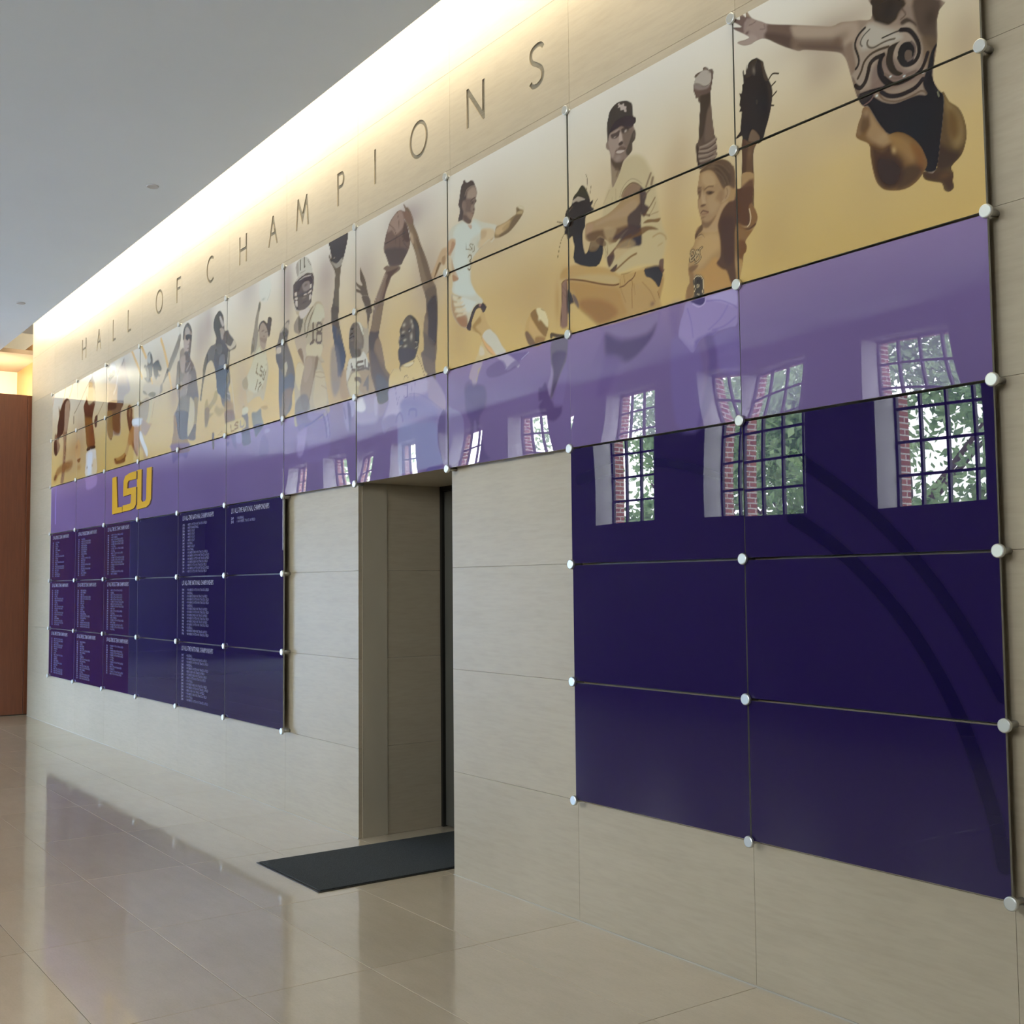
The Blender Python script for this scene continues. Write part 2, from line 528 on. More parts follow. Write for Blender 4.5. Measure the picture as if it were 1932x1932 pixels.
# far end: timber partition with a lit cream recess above, oak return
M_part = tag(link('wall_left', None), 'reddish brown timber partition closing the end of the hall', kind='structure')
for k, (y0, y1) in enumerate(((-1.45, -0.70), (-0.70, 0.05), (0.05, 0.80))):
    box('timber_board', -1.62, -1.50, y0 + .002, y1 - .002, 0.012, 4.43, M['wood'], M_part, 0.002)
box('timber_plinth', -1.61, -1.51, -1.44, 0.79, 0.0, 0.012, M['bronze'], M_part)
M['soffit'] = plain('soffit_taupe', (0.30, 0.22, 0.15), 0.8)
rec = tag(link('wall_recess', None), 'lit cream plaster wall above and behind the timber partition', kind='structure')
box('cream_wall', -3.0, -2.9, -1.6, 1.2, 4.0, 5.62, M['cream'], rec)
box('recess_soffit', -2.9, -1.40, -0.95, 1.2, 4.99, 5.05, M['soffit'], rec)
oak = tag(link('trim_1', None), 'honey coloured oak return beside the stone wall', kind='structure')
box('oak_panel', -2.9, -1.64, 0.20, 0.26, 4.0, 5.25, M['oak'], oak)

# window wall behind the photographer
wf = link('wall_front', None)
tag(wf, 'window wall behind the viewpoint, plaster inside and brick outside', kind='structure')
openings = [(x, x + WIN_W, WIN_Z0, WIN_Z1) for x in WIN_X] + [(ENT_X0, ENT_X1, 0.0, ENT_Z)]


def pierced(name, y0, y1, mat, parent, ops, xa, xb, za, zb):
    xs = sorted({xa, xb, *[o[0] for o in ops], *[o[1] for o in ops]})
    zs = sorted({za, zb, *[o[2] for o in ops], *[o[3] for o in ops]})
    bm = bmesh.new()
    for x0, x1 in zip(xs, xs[1:]):
        run = None
        for z0, z1 in zip(zs, zs[1:]):
            hole = any(o[0] - 1e-6 <= x0 and x1 <= o[1] + 1e-6 and o[2] - 1e-6 <= z0 and z1 <= o[3] + 1e-6 for o in ops)
            if not hole: run = (run[0], z1) if run else (z0, z1)
            if (hole or z1 == zs[-1]) and run:
                bm_box(bm, x0, x1, y0, y1, *run)
                run = None
    return link(name, mesh_of(name, bm), mat, parent)


pierced('plaster_face', FAR_Y - 0.38, FAR_Y, M['plaster'], wf, openings, -16, 19, 0, 5.1)
for x in WIN_X:
    for xa, xb in ((x - 0.006, x + 0.004), (x + WIN_W - 0.004, x + WIN_W + 0.006)):
        box('window_reveal', xa, xb, FAR_Y - 0.379, FAR_Y + 0.002, WIN_Z0, WIN_Z1, M['reveal'], wf)
pierced('brick_face', FAR_Y - 0.66, FAR_Y - 0.381, M['brick'], wf, openings, -16, 19, -0.2, 6.5)


def window(name, x0, x1, z0, z1, nx, nz, label):
    w = tag(link(name, None), label, kind='structure')
    y0, y1 = FAR_Y - 0.43, FAR_Y - 0.382
    bm = bmesh.new()
    t = 0.035
    bm_box(bm, x0, x0 + t, y0, y1, z0, z1); bm_box(bm, x1 - t, x1, y0, y1, z0, z1)
    bm_box(bm, x0 + t, x1 - t, y0, y1, z0, z0 + t); bm_box(bm, x0 + t, x1 - t, y0, y1, z1 - t, z1)
    link('window_frame', mesh_of('window_frame', bm), M['frame'], w)
    for k in range(1, nx):
        xx = x0 + (x1 - x0) * k / nx
        box('glazing_bar', xx - .016, xx + .016, y0, y1, z0 + t, z1 - t, M['frame'], w)
    for k in range(1, nz):
        zz = z0 + (z1 - z0) * k / nz
        box('glazing_bar', x0 + t, x1 - t, y0 + .004, y1 - .004, zz - .016, zz + .016, M['frame'], w)
    return w


for k, x in enumerate(WIN_X):
    window('window_%d' % (k + 1), x, x + WIN_W, WIN_Z0, WIN_Z1, 4, 5, 'high steel window number %d from the left in the window wall, seen mirrored in the glass panels' % (k + 1))
window('window_%d' % (len(WIN_X) + 1), ENT_X0, ENT_X1, 0.0, ENT_Z, 9, 2, 'wide glazed entrance in the window wall')
NG = Nodes('blue_tinted_glass')  # tint added to turn the daylight from the entrance blue
_t = NG.n('ShaderNodeBsdfTransparent')
_t.inputs['Color'].default_value = (0.66, 0.80, 1.0, 1)
NG.l(_t.outputs[0], NG.t.nodes['Material Output'].inputs['Surface'])
M['tint'] = NG.m
_w = bpy.data.objects['window_%d' % (len(WIN_X) + 1)]
for k in range(9):
    xa = ENT_X0 + (ENT_X1 - ENT_X0) * k / 9
    for z0, z1 in ((0.035, ENT_Z / 2), (ENT_Z / 2, ENT_Z - 0.035)):
        box('pane', xa + 0.016, xa + (ENT_X1 - ENT_X0) / 9 - 0.016, FAR_Y - 0.41, FAR_Y - 0.404, z0 + 0.016, z1 - 0.016, M['tint'], _w)
tag(box('wall_right', 18.0, 18.2, FAR_Y, 0.3, 0, 5.1, M['plaster']), 'plain plaster wall at the near end of the hall', kind='structure')
tag(box('wall_side', -16.2, -1.374, 1.2, 1.4, 0, 5.7, M['lobby']), 'taupe plaster side wall of the lobby beyond the stone wall', kind='structure')
tag(box('wall_lobby', -16.2, -16.0, FAR_Y, 1.2, 0, 5.7, M['lobby']), 'taupe plaster wall at the far end of the lobby', kind='structure')

# charcoal walk-off mat in the doorway
mat = tag(link('door_mat', None), 'charcoal carpet mat laid across the doorway threshold', 'mat')
box('carpet_pile', 8.475, 9.325, -0.74, 0.728, 0.003, 0.010, M['carpet'], mat, 0.002)
bm = bmesh.new()
bm_box(bm, 8.460, 9.340, -0.755, 0.735, 0.0005, 0.0045)
link('rubber_backing', mesh_of('rubber_backing', bm), M['bronze'], mat)


# ------------------------------------------------------------------ the printed mural, drawn in wall millimetres (x, z)
ART = [
["E",0,[12451,3959],[305,85],0,[138,118,104],0.55,1],
["E",0,[12396,3809],[156,97],0,[138,118,104],0.35,1],
["E",0,[12519,3592],[173,126],0,[138,118,104],0.3,1],
["E",0,[13017,3679],[81,171],0,[138,118,104],0.35,1],
["E",0,[12371,3884],[105,151],0,[138,118,104],0.3,1],
["E",0,[12199,3483],[195,267],0,[138,118,104],0.18,1],
["E",0,[12609,3289],[143,164],0,[138,118,104],0.15,1],
["E",0,[6407,4228],[246,268],0,[142,124,122],0.45,1],
["E",0,[7190,4036],[136,333],0,[142,124,122],0.75,1],
["E",0,[7859,3988],[206,195],0,[142,124,122],0.6,1],
["E",0,[7873,3594],[188,350],0,[142,124,122],0.45,1],
["E",0,[8442,3855],[229,258],0,[142,124,122],0.5,1],
["E",0,[9021,4105],[270,121],0,[142,124,122],0.75,1],
["E",0,[9278,3664],[223,369],0,[142,124,122],0.5,1],
["E",0,[8513,3327],[300,364],0,[142,124,122],0.35,1],
["E",0,[5308,3981],[187,293],0,[142,124,122],0.5,1],
["E",0,[5504,4089],[130,192],0,[142,124,122],0.5,1],
["E",0,[4147,3872],[222,213],0,[142,124,122],0.3,1],
["E",0,[2461,4078],[199,239],0,[142,124,122],0.55,1],
["E",0,[3034,4047],[222,230],0,[142,124,122],0.4,1],
["E",0,[4611,3594],[148,205],0,[142,124,122],0.5,1],
["E",0,[1314,3492],[320,382],0,[142,124,122],0.4,1],
["E",0,[1769,3196],[302,247],0,[142,124,122],0.4,1],
["E",0,[860,3216],[481,261],0,[142,124,122],0.35,1],
["E",0,[8039,3104],[181,229],0,[142,124,122],0.4,1],
["E",0,[7609,3325],[180,358],0,[142,124,122],0.4,1],
["E",0,[6297,3353],[159,269],0,[142,124,122],0.35,1],
["E",0,[9930,3796],[273,249],0,[150,118,86],0.25,1],
["E",0,[10433,3283],[286,203],0,[150,118,86],0.35,1],
["E",0,[10135,3347],[413,181],0,[150,118,86],0.2,1],
["E",0,[11547,3691],[104,223],0,[150,118,86],0.25,1],
["E",0,[11470,3412],[85,301],0,[150,118,86],0.3,1],
["E",0,[11571,3236],[103,222],0,[150,118,86],0.3,1],
["E",0,[11019,3777],[163,134],0,[150,118,86],0.15,1],
["E",0,[9639,3259],[117,224],0,[150,118,86],0.3,1],
["E",0,[11055,3525],[241,160],0,[150,118,86],0.12,1],
["E",0,[12078,3202],[116,158],0,[150,118,86],0.2,1],
["S",0,[12165,2248,12349,2130,12545,1985,12724,1813,12869,1638,12984,1464,13065,1324],57.0,9.9,[22,15,52],0.75,1,1],  # faint dark arcs across the indigo panels right of the doorway
["S",0,[12157,1991,12341,1882,12512,1747,12670,1587,12795,1417,12893,1245,12965,1070,13024,882,13049,745],62.0,9.7,[22,15,52],0.75,1,1],
["S",0,[10776,2257,11027,2290,11407,2288,11823,2172],49.1,15.2,[24,16,58],0.5,1,1],
["B",1,[12909,3518,12940,3473,12975,3438,12995,3395,13005,3343,13000,3302,12981,3260,12939,3230,12947,3203,12943,3175,12947,3150,12926,3140,12907,3152,12898,3180,12868,3194,12831,3213,12820,3233,12826,3246,12881,3244,12884,3361],1.5,[88,68,44],1.0,1,0],
["P",1,[12914,3502,12950,3464,12985,3408,12996,3346,12987,3306,12956,3297,12937,3362,12933,3422],19.2,[134,110,68],0.8,1,0],
["P",1,[12939,3439,12969,3409,12973,3349,12952,3328,12932,3369],17.3,[92,66,36],0.8,1,0],
["P",1,[12883,3332,12935,3295,12976,3266,12944,3233,12880,3234],15.4,[58,42,34],0.9,1,0],
["P",1,[12826,3242,12880,3234,12943,3205,12944,3156,12926,3142,12900,3184,12836,3214],9.7,[66,46,34],0.9,1,0],
["E",1,[12912,3205],[26,15],0,[96,68,44],0.6,0],
["B",1,[12625,3999,12917,3868,12911,3831,12900,3792,12898,3714,12882,3637,12877,3580,12898,3532,12919,3500,12912,3420,12899,3346,12875,3236,12826,3251,12717,3367,12614,3474,12580,3569,12556,3599,12535,3643,12515,3714,12495,3791,12477,3828,12449,3852,12371,3889,12285,3927,12254,3934,12217,3957,12154,4000,12075,4060,12024,4071,11994,4068,11954,4077,11921,4098,11918,4109,11964,4101,11983,4104,11949,4133,11892,4178,11894,4184,11942,4167,11889,4215,11893,4228,11931,4203,11930,4230,11943,4228,11966,4200,11965,4226,11975,4222,12003,4181,12055,4144,12106,4111,12239,4053,12360,3998,12425,3970,12470,3968,12527,3949,12557,3940,12612,3922,12620,3970],1.7,[134,116,100],1.0,1,0],
["P",1,[11889,4227,11958,4209,11996,4181,11973,4156,11949,4136,11888,4180],7.0,[98,80,76],0.9,1,0],
["P",1,[11973,4191,12099,4128,12083,4058,12031,4068,11957,4124],6.9,[142,124,116],0.8,1,0],
["S",1,[11984,4157,12003,4155,12022,4158],3.3,3.5,[92,74,68],0.8,1,0],
["S",1,[12047,4113,12073,4105,12069,4126],3.2,3.4,[96,78,72],0.8,1,0],
["P",1,[11994,4112,12031,4079,11994,4068,11925,4090,11918,4108,11964,4098],6.9,[150,134,124],0.9,1,0],
["E",1,[11972,4127],[12,8],0,[80,62,58],0.8,0],
["P",1,[12099,4117,12239,4054,12225,4032,12217,3955,12154,4000,12075,4058,12083,4092],11.2,[96,78,68],0.95,1,0],
["P",1,[12083,4083,12218,4008,12217,3955,12154,3999,12083,4053],13.5,[78,62,54],0.8,1,0],
["P",1,[12226,4057,12360,3996,12445,3962,12489,3959,12545,3937,12550,3875,12487,3869,12450,3916,12266,3988,12225,4021],15.0,[156,138,120],0.85,1,0],
["P",1,[12218,4008,12266,3979,12450,3903,12474,3869,12486,3824,12449,3852,12292,3924,12254,3934,12215,3957],15.2,[104,86,72],0.85,1,0],
["P",1,[12258,3963,12449,3884,12461,3850,12292,3924],13.0,[86,68,58],0.7,1,0],
["E",1,[12456,3898],[32,27],0,[92,72,58],0.7,0],
["E",1,[12488,3906],[25,21],0,[128,108,90],0.6,0],
["P",1,[12487,3853,12525,3864,12542,3783,12552,3705,12545,3666,12521,3707,12495,3791],14.7,[120,100,84],0.8,1,0],
["P",1,[12618,4002,12764,3936,12746,3884,12705,3866,12676,3867,12647,3886,12623,3919],6.1,[56,46,38],1,1,0],
["E",1,[12695,3916],[35,30],0,[36,30,28],0.7,0],
["P",1,[12746,3899,12786,3906,12796,3862,12801,3824,12745,3839,12728,3866],8.0,[128,110,96],0.9,1,0],
["S",1,[12755,3900,12768,3874,12746,3864],5.3,4.0,[66,52,44],0.8,1,0],
["P",1,[12745,3854,12774,3859,12807,3827,12812,3810,12785,3837,12754,3837],5.0,[58,46,38],0.95,1,0],
["P",1,[12803,3919,12917,3868,12900,3792,12898,3709,12870,3696,12838,3754,12812,3810],11.8,[72,58,48],0.9,1,0],
["E",1,[12873,3818],[27,39],0,[52,42,36],0.6,0],
["P",1,[12839,3759,12899,3724,12885,3646,12847,3661,12832,3726],13.7,[98,80,60],0.7,1,0],
["P",1,[12620,3908,12693,3861,12746,3839,12778,3838,12806,3804,12824,3757,12836,3715,12826,3674,12793,3647,12748,3644,12689,3650,12642,3671,12615,3658,12552,3655,12529,3672,12515,3729,12536,3751,12529,3814,12523,3856,12539,3885,12578,3905],7.6,[146,130,114],0.85,1,0],
["P",1,[12599,3908,12673,3861,12726,3824,12751,3790,12692,3786,12618,3805,12566,3814,12560,3852],15.3,[168,160,146],0.8,1,0],
["P",1,[12691,3751,12755,3667,12818,3637,12843,3621,12833,3602,12721,3605,12641,3621,12604,3638,12609,3707,12644,3747],12.5,[108,88,80],0.7,1,0],
["P",1,[12901,3713,12885,3678,12881,3640,12874,3604,12877,3586,12900,3534,12919,3502,12916,3420,12903,3304,12880,3236,12809,3258,12796,3348,12749,3416,12680,3436,12638,3489,12608,3544,12585,3582,12561,3585,12541,3626,12586,3633,12653,3575,12713,3547,12772,3546,12816,3543,12847,3532,12833,3580,12850,3624,12873,3689],3.7,[34,30,32],1,1,0],
["P",1,[12530,3644,12611,3641,12621,3626,12610,3600,12585,3588,12561,3588,12544,3618],3.9,[40,32,32],1,1,0],
["P",1,[12518,3725,12539,3687,12552,3672,12548,3641,12534,3640,12522,3684],3.9,[96,80,66],0.8,1,0],
["S",1,[12584,3898,12557,3885,12539,3864,12535,3839,12546,3804,12551,3778,12545,3759,12535,3750],9.7,1.9,[44,37,31],1.0,1,0],
["S",1,[12606,3883,12578,3870,12563,3854,12561,3840,12568,3829],5.4,1.9,[44,37,31],0.9,1,0],
["S",1,[12596,3842,12591,3831,12599,3814,12621,3803,12659,3806,12692,3805,12717,3800],7.5,1.9,[84,74,62],1.0,1,0],
["S",1,[12661,3825,12699,3825,12736,3823,12768,3815,12793,3793,12813,3759,12822,3721,12813,3687,12787,3675,12755,3685,12735,3713,12735,3742,12754,3753,12776,3751,12792,3730,12788,3709],6.1,1.9,[44,37,31],1.0,1,0],
["S",1,[12745,3823,12778,3809,12803,3777,12819,3739,12820,3704,12804,3680,12775,3676,12749,3690,12733,3720],17.5,1.9,[38,32,30],1.0,1,0],
["P",1,[12747,3752,12776,3757,12792,3733,12788,3712,12801,3712,12805,3728,12792,3756,12764,3768,12741,3760,12729,3736,12733,3699,12755,3673,12756,3696,12743,3718],1.9,[36,32,30],1.0,1,0],
["P",1,[12729,3733,12736,3756,12751,3767,12773,3764,12792,3750,12798,3728,12799,3701,12791,3676,12771,3668,12749,3679,12733,3702],1.9,[36,32,31],1.0,1,0],
["S",1,[12688,3780,12645,3785,12604,3781,12575,3762,12561,3732,12543,3708],10.2,1.9,[68,56,44],1.0,1,0],
["S",1,[12664,3756,12630,3758,12603,3745,12592,3714,12577,3681,12552,3666,12531,3683],17.8,1.9,[44,35,30],1.0,1,0],
["P",1,[12658,3765,12671,3762,12657,3730,12660,3699,12676,3664,12708,3628,12688,3621,12662,3640,12639,3678,12633,3713,12642,3747],2.5,[36,30,28],1.0,1,0],
["P",1,[12692,3779,12738,3781,12725,3772,12711,3749,12707,3716,12722,3675,12748,3653,12728,3649,12702,3665,12683,3693,12675,3725,12681,3755],2.5,[48,39,31],1.0,1,0],
["S",1,[12685,3634,12728,3620,12773,3620,12815,3629,12838,3649,12857,3689],15.6,1.9,[40,32,30],1.0,1,0],
["S",1,[12651,3614,12681,3588,12720,3574,12759,3571,12804,3577,12833,3597],17.7,1.9,[38,29,29],1.0,1,0],
["S",1,[12597,3638,12641,3633,12682,3629],8.2,1.9,[38,30,28],1.0,1,0],
["S",1,[12636,3617,12660,3581,12707,3556,12752,3549,12797,3551,12823,3555,12842,3545,12846,3534],7.9,1.5,[104,86,70],1.0,1,0],
["S",1,[12617,3623,12610,3606,12592,3595,12564,3590],5.7,1.5,[98,78,74],1.0,1,0],
["S",1,[12669,3678,12702,3650,12738,3639,12774,3640,12803,3640],10.4,1.9,[104,88,78],0.9,1,0],
["P",1,[12758,3721,12766,3734,12782,3729,12790,3717,12788,3697,12775,3690,12761,3700],1.9,[92,78,68],1.0,1,0],
["S",1,[12772,3691,12794,3695,12805,3716,12802,3741,12789,3760],7.8,1.9,[96,82,76],1.0,1,0],
["E",1,[12693,3660],[5,3],0,[215,225,222],0.95,0],
["E",1,[12753,3639],[5,3],0,[215,225,222],0.95,0],
["E",1,[12838,3621],[5,3],0,[215,225,222],0.95,0],
["E",1,[12630,3607],[5,4],0,[215,225,222],0.95,0],
["E",1,[12782,3425],[83,85],0,[30,32,36],0.6,0],
["S",1,[12894,3526,12899,3507],4.1,2.4,[150,150,120],0.7,1,0],
["B",1,[12561,3576,12571,3582,12589,3574,12603,3550,12615,3526,12632,3496,12655,3465,12675,3438,12713,3434,12747,3418,12785,3385,12815,3345,12833,3304,12841,3272,12826,3246,12798,3220,12758,3205,12713,3207,12661,3223,12635,3242,12615,3272,12601,3323,12593,3377,12588,3426,12546,3458,12528,3477,12532,3502,12542,3530,12555,3552],1.6,[112,84,52],1.0,1,0],
["P",1,[12561,3576,12589,3571,12609,3538,12602,3509,12566,3491,12541,3478,12532,3497,12545,3535],10.4,[124,98,70],0.8,1,0],
["P",1,[12567,3553,12591,3539,12596,3501,12565,3480,12547,3497,12554,3531],12.4,[88,66,44],0.85,1,0],
["P",1,[12597,3547,12632,3494,12678,3431,12689,3402,12653,3399,12607,3430,12577,3466,12596,3501],12.3,[148,120,86],0.85,1,0],
["E",1,[12579,3554],[14,16],0,[140,114,86],0.7,0],
["E",1,[12654,3434],[29,20],0,[154,126,90],0.7,0],
["P",1,[12600,3416,12647,3385,12683,3394,12705,3361,12738,3310,12737,3259,12702,3225,12655,3234,12621,3275,12601,3343],18.3,[68,46,34],0.95,1,0],
["P",1,[12623,3357,12681,3343,12732,3291,12713,3231,12655,3239,12621,3290],18.3,[52,38,34],0.85,1,0],
["P",1,[12684,3429,12729,3414,12774,3373,12795,3316,12772,3299,12733,3347,12694,3385],18.0,[140,108,64],0.8,1,0],
["P",1,[12774,3368,12817,3334,12835,3278,12810,3247,12794,3301],15.8,[118,76,42],0.7,1,0],
["P",1,[12738,3285,12794,3282,12821,3253,12787,3219,12736,3209,12707,3218],16.0,[62,44,34],0.8,1,0],
["E",1,[12699,3368],[10,15],20,[176,146,100],0.7,0],
["S",1,[12588,3426,12612,3402,12653,3386,12683,3391],4.4,5.1,[84,58,34],0.8,1,0],
["S",1,[12675,3437,12713,3433,12752,3414,12791,3379],3.2,4.0,[92,66,38],0.7,1,0],
["B",2,[11658,3744,11663,3788,11669,3860,11675,3910,11662,3933,11660,3949,11649,3950,11645,3964,11635,3989,11635,4014,11641,4033,11649,4045,11642,4053,11647,4062,11671,4065,11696,4064,11697,4076,11713,4075,11727,4064,11733,4055,11752,4050,11762,4036,11759,4010,11753,3991,11748,3965,11742,3943,11742,3907,11745,3875,11747,3838,11754,3793,11761,3742,11775,3720,11771,3703,11776,3674,11770,3661,11776,3647,11757,3629,11716,3618,11665,3612,11651,3638,11644,3684,11643,3733],1.9,[84,68,56],1.0,1,0],
["P",2,[11641,4033,11651,4048,11696,4064,11725,4055,11747,4032,11749,4008,11736,3982,11699,3988,11657,4015,11638,4019],4.0,[158,148,136],1.0,1,0],
["P",2,[11638,4019,11665,4010,11699,3988,11736,3981,11731,3968,11698,3972,11656,3984,11640,3997],6.8,[126,112,104],0.9,1,0],
["P",2,[11640,3997,11673,3978,11715,3969,11740,3974,11742,3943,11723,3938,11669,3955,11656,3947,11645,3964],6.7,[92,74,64],0.9,1,0],
["S",2,[11640,4024,11666,4013,11699,3990,11723,3985,11744,3991],3.1,1.3,[98,84,76],0.9,1,0],
["E",2,[11715,4066],[13,6],0,[112,102,92],0.9,0],
["E",2,[11745,4044],[13,8],0,[104,92,84],0.8,0],
["P",2,[11749,4035,11762,4036,11757,4004,11746,3954,11740,3968,11748,4005],2.7,[84,68,60],0.9,1,0],
["P",2,[11677,3949,11714,3947,11739,3944,11738,3908,11721,3872,11708,3822,11690,3767,11664,3754,11668,3835,11676,3900],6.7,[62,50,40],0.9,1,0],
["P",2,[11721,3866,11742,3877,11749,3831,11759,3743,11735,3727,11701,3732,11703,3793],9.4,[102,84,70],0.8,1,0],
["P",2,[11645,3736,11668,3716,11718,3715,11771,3727,11776,3677,11774,3642,11716,3624,11662,3635,11648,3670],5.4,[116,98,84],0.9,1,0],
["S",2,[11668,3713,11709,3711,11751,3716,11773,3726],7.7,2.7,[142,124,108],0.8,1,0],
["S",2,[11663,3696,11717,3684,11771,3697],7.8,2.7,[142,124,108],0.8,1,0],
["S",2,[11654,3674,11717,3666,11774,3672],7.8,2.7,[142,124,108],0.8,1,0],
["S",2,[11662,3650,11716,3645,11769,3643],7.8,2.7,[142,124,108],0.8,1,0],
["S",2,[11672,3702,11726,3694,11767,3704],5.6,2.7,[60,44,36],0.9,1,0],
["S",2,[11659,3688,11717,3672,11774,3675],5.6,2.7,[60,44,36],0.9,1,0],
["S",2,[11662,3661,11708,3651,11749,3653],5.7,2.7,[60,44,36],0.9,1,0],
["S",2,[11658,3642,11699,3631,11732,3634],5.7,2.7,[60,44,36],0.9,1,0],
["P",2,[11645,3733,11663,3714,11656,3680,11666,3634,11651,3638,11644,3684],4.1,[56,42,34],0.9,1,0],
["B",2,[11931,3668,11925,3681,11898,3676,11893,3683,11919,3702,11922,3723,11928,3768,11930,3788,11916,3792,11925,3808,11918,3822,11924,3852,11918,3875,11931,3870,11937,3894,11936,3907,11945,3912,11941,3961,11947,3969,11950,3950,11958,3948,11964,3988,11966,3960,11974,3986,11993,3997,12016,3996,12027,3993,12049,3974,12060,3962,12066,3932,12080,3892,12094,3861,12105,3832,12106,3797,12099,3756,12084,3708,12064,3663,12052,3632,12041,3619,12022,3615,12011,3617,11996,3599,11989,3566,11989,3517,11992,3475,11987,3370,11988,3317,11976,3256,11938,3266,11909,3333,11911,3397,11919,3497,11924,3564,11926,3637],1.8,[46,38,34],1.0,1,0],
["P",2,[11974,3986,12016,3994,12030,3987,12011,3957,11992,3927,11961,3926,11954,3947],6.4,[66,56,46],0.6,1,0],
["P",2,[12045,3975,12062,3960,12070,3919,12087,3875,12065,3881,12052,3927],6.3,[84,72,60],0.7,1,0],
["P",2,[12080,3858,12103,3832,12104,3792,12084,3742,12078,3801],7.6,[64,52,44],0.6,1,0],
["E",2,[12005,3945],[8,17],10,[120,110,98],0.7,0],
["E",2,[12048,3784],[40,92],0,[34,30,33],0.8,0],
["E",2,[12019,3800],[15,23],0,[66,62,58],0.5,0],
["E",2,[11954,3788],[23,58],0,[58,46,44],0.5,0],
["E",2,[11960,3713],[23,35],0,[36,32,38],0.6,0],
["P",2,[11986,3688,12009,3673,12030,3640,12019,3629,11970,3640,11969,3661],3.8,[108,88,70],0.9,1,0],
["P",2,[11928,3654,11970,3637,12008,3624,11992,3589,11987,3544,11989,3456,11986,3312,11976,3256,11931,3268,11911,3338,11923,3505],6.4,[92,68,46],1,1,0],
["P",2,[11928,3654,11962,3625,11949,3556,11943,3441,11932,3327,11911,3338,11923,3505],7.8,[74,52,38],0.8,1,0],
["E",2,[11969,3590],[15,29],0,[112,86,60],0.6,0],
["S",2,[12087,3873,12110,3891,12142,3880],7.0,1.5,[58,50,40],1,1,1],
["S",2,[12103,3841,12125,3851],7.0,1.5,[58,50,40],1,1,1],
["S",2,[12106,3794,12129,3807],7.0,1.5,[58,50,40],1,1,1],
["S",2,[12099,3757,12111,3752],7.0,1.5,[58,50,40],1,1,1],
["B",2,[11667,3607,11697,3616,11742,3626,11781,3622,11819,3609,11847,3590,11861,3572,11875,3553,11887,3464,11910,3451,11919,3462,11925,3513,11989,3493,11988,3434,11977,3368,11996,3331,12007,3297,11999,3271,11974,3243,11934,3210,11940,3186,11935,3162,11921,3152,11916,3122,11901,3072,11886,3027,11862,3011,11786,3020,11678,3019,11561,3022,11565,3080,11584,3109,11575,3167,11586,3220,11592,3256,11618,3275,11625,3321,11640,3346,11666,3354,11666,3373,11657,3401,11648,3433,11644,3463,11651,3487,11643,3515,11650,3543,11658,3577],1.9,[150,120,82],1.0,1,0],
["P",2,[11661,3600,11697,3616,11742,3626,11781,3622,11824,3608,11852,3587,11875,3550,11878,3502,11873,3462,11849,3476,11821,3484,11807,3478,11783,3517,11750,3571,11716,3592,11681,3588],6.2,[92,72,54],1,1,0],
["P",2,[11761,3607,11809,3588,11846,3544,11855,3499,11826,3490,11798,3527,11760,3575],12.3,[72,56,44],0.7,1,0],
["S",2,[11717,3606,11770,3590,11818,3539,11840,3489],4.1,4.6,[118,96,72],0.5,1,0],
["S",2,[11742,3613,11800,3591,11846,3541],4.1,4.6,[118,96,72],0.5,1,0],
["S",2,[11760,3575,11798,3541,11821,3498],4.1,4.6,[118,96,72],0.5,1,0],
["P",2,[11669,3592,11716,3590,11753,3568,11783,3517,11802,3476,11826,3476,11845,3477,11847,3455,11834,3430,11800,3418,11755,3366,11710,3331,11676,3344,11662,3396,11648,3444,11646,3477,11651,3491,11644,3518,11653,3560],4.7,[146,118,86],1,1,0],
["P",2,[11681,3585,11721,3583,11750,3556,11759,3517,11729,3512,11695,3525,11676,3553],12.5,[166,138,100],0.8,1,0],
["P",2,[11669,3504,11690,3509,11694,3464,11698,3441,11678,3443,11671,3470],6.3,[168,140,104],0.8,1,0],
["P",2,[11709,3467,11758,3474,11787,3458,11776,3411,11736,3386,11712,3415],14.0,[158,130,94],0.8,1,0],
["P",2,[11645,3522,11655,3534,11672,3518,11666,3486,11651,3476],6.3,[104,80,58],0.8,1,0],
["S",2,[11652,3527,11670,3526],4.3,3.2,[92,70,50],0.8,1,0],
["S",2,[11690,3509,11715,3516,11744,3509],5.9,3.9,[88,66,48],0.9,1,0],
["P",2,[11699,3495,11719,3496,11744,3486,11751,3480,11729,3475,11709,3481],3.9,[80,60,46],0.9,1,0],
["E",2,[11726,3485],[10,4],0,[44,34,28],0.9,0],
["E",2,[11657,3507],[7,6],0,[66,48,38],0.8,0],
["E",2,[11685,3507],[9,22],0,[120,94,66],0.6,0],
["P",2,[11663,3443,11683,3445,11698,3439,11688,3434,11670,3434],3.9,[84,62,46],0.9,1,0],
["S",2,[11665,3408,11677,3415,11692,3409,11711,3400],5.9,3.1,[84,54,42],0.95,1,0],
["S",2,[11670,3401,11692,3397,11709,3397],5.9,3.9,[120,84,66],0.7,1,0],
["E",2,[11677,3384],[15,5],0,[104,78,56],0.7,0],
["P",2,[11666,3373,11696,3357,11726,3356,11756,3370,11710,3328,11673,3345],9.4,[104,78,54],0.8,1,0],
["P",2,[11796,3420,11757,3445,11777,3472,11806,3474,11801,3433],12.4,[124,96,68],0.6,1,0],
["P",2,[11821,3484,11845,3481,11847,3455,11832,3429,11800,3418,11796,3427,11820,3438,11816,3461],3.8,[156,128,94],0.9,1,0],
["S",2,[11826,3476,11832,3456,11820,3434],4.1,3.8,[104,78,56],0.7,1,0],
["P",2,[11671,3335,11710,3328,11755,3359,11795,3413,11838,3411,11800,3383,11774,3336,11768,3298,11715,3305,11675,3315],6.2,[164,134,98],0.8,1,0],
["P",2,[11625,3318,11666,3354,11675,3330,11650,3315,11629,3298],4.7,[84,62,44],0.9,1,0],
["S",2,[11639,3295,11650,3307,11667,3308,11682,3291],5.1,2.4,[78,58,42],0.9,1,0],
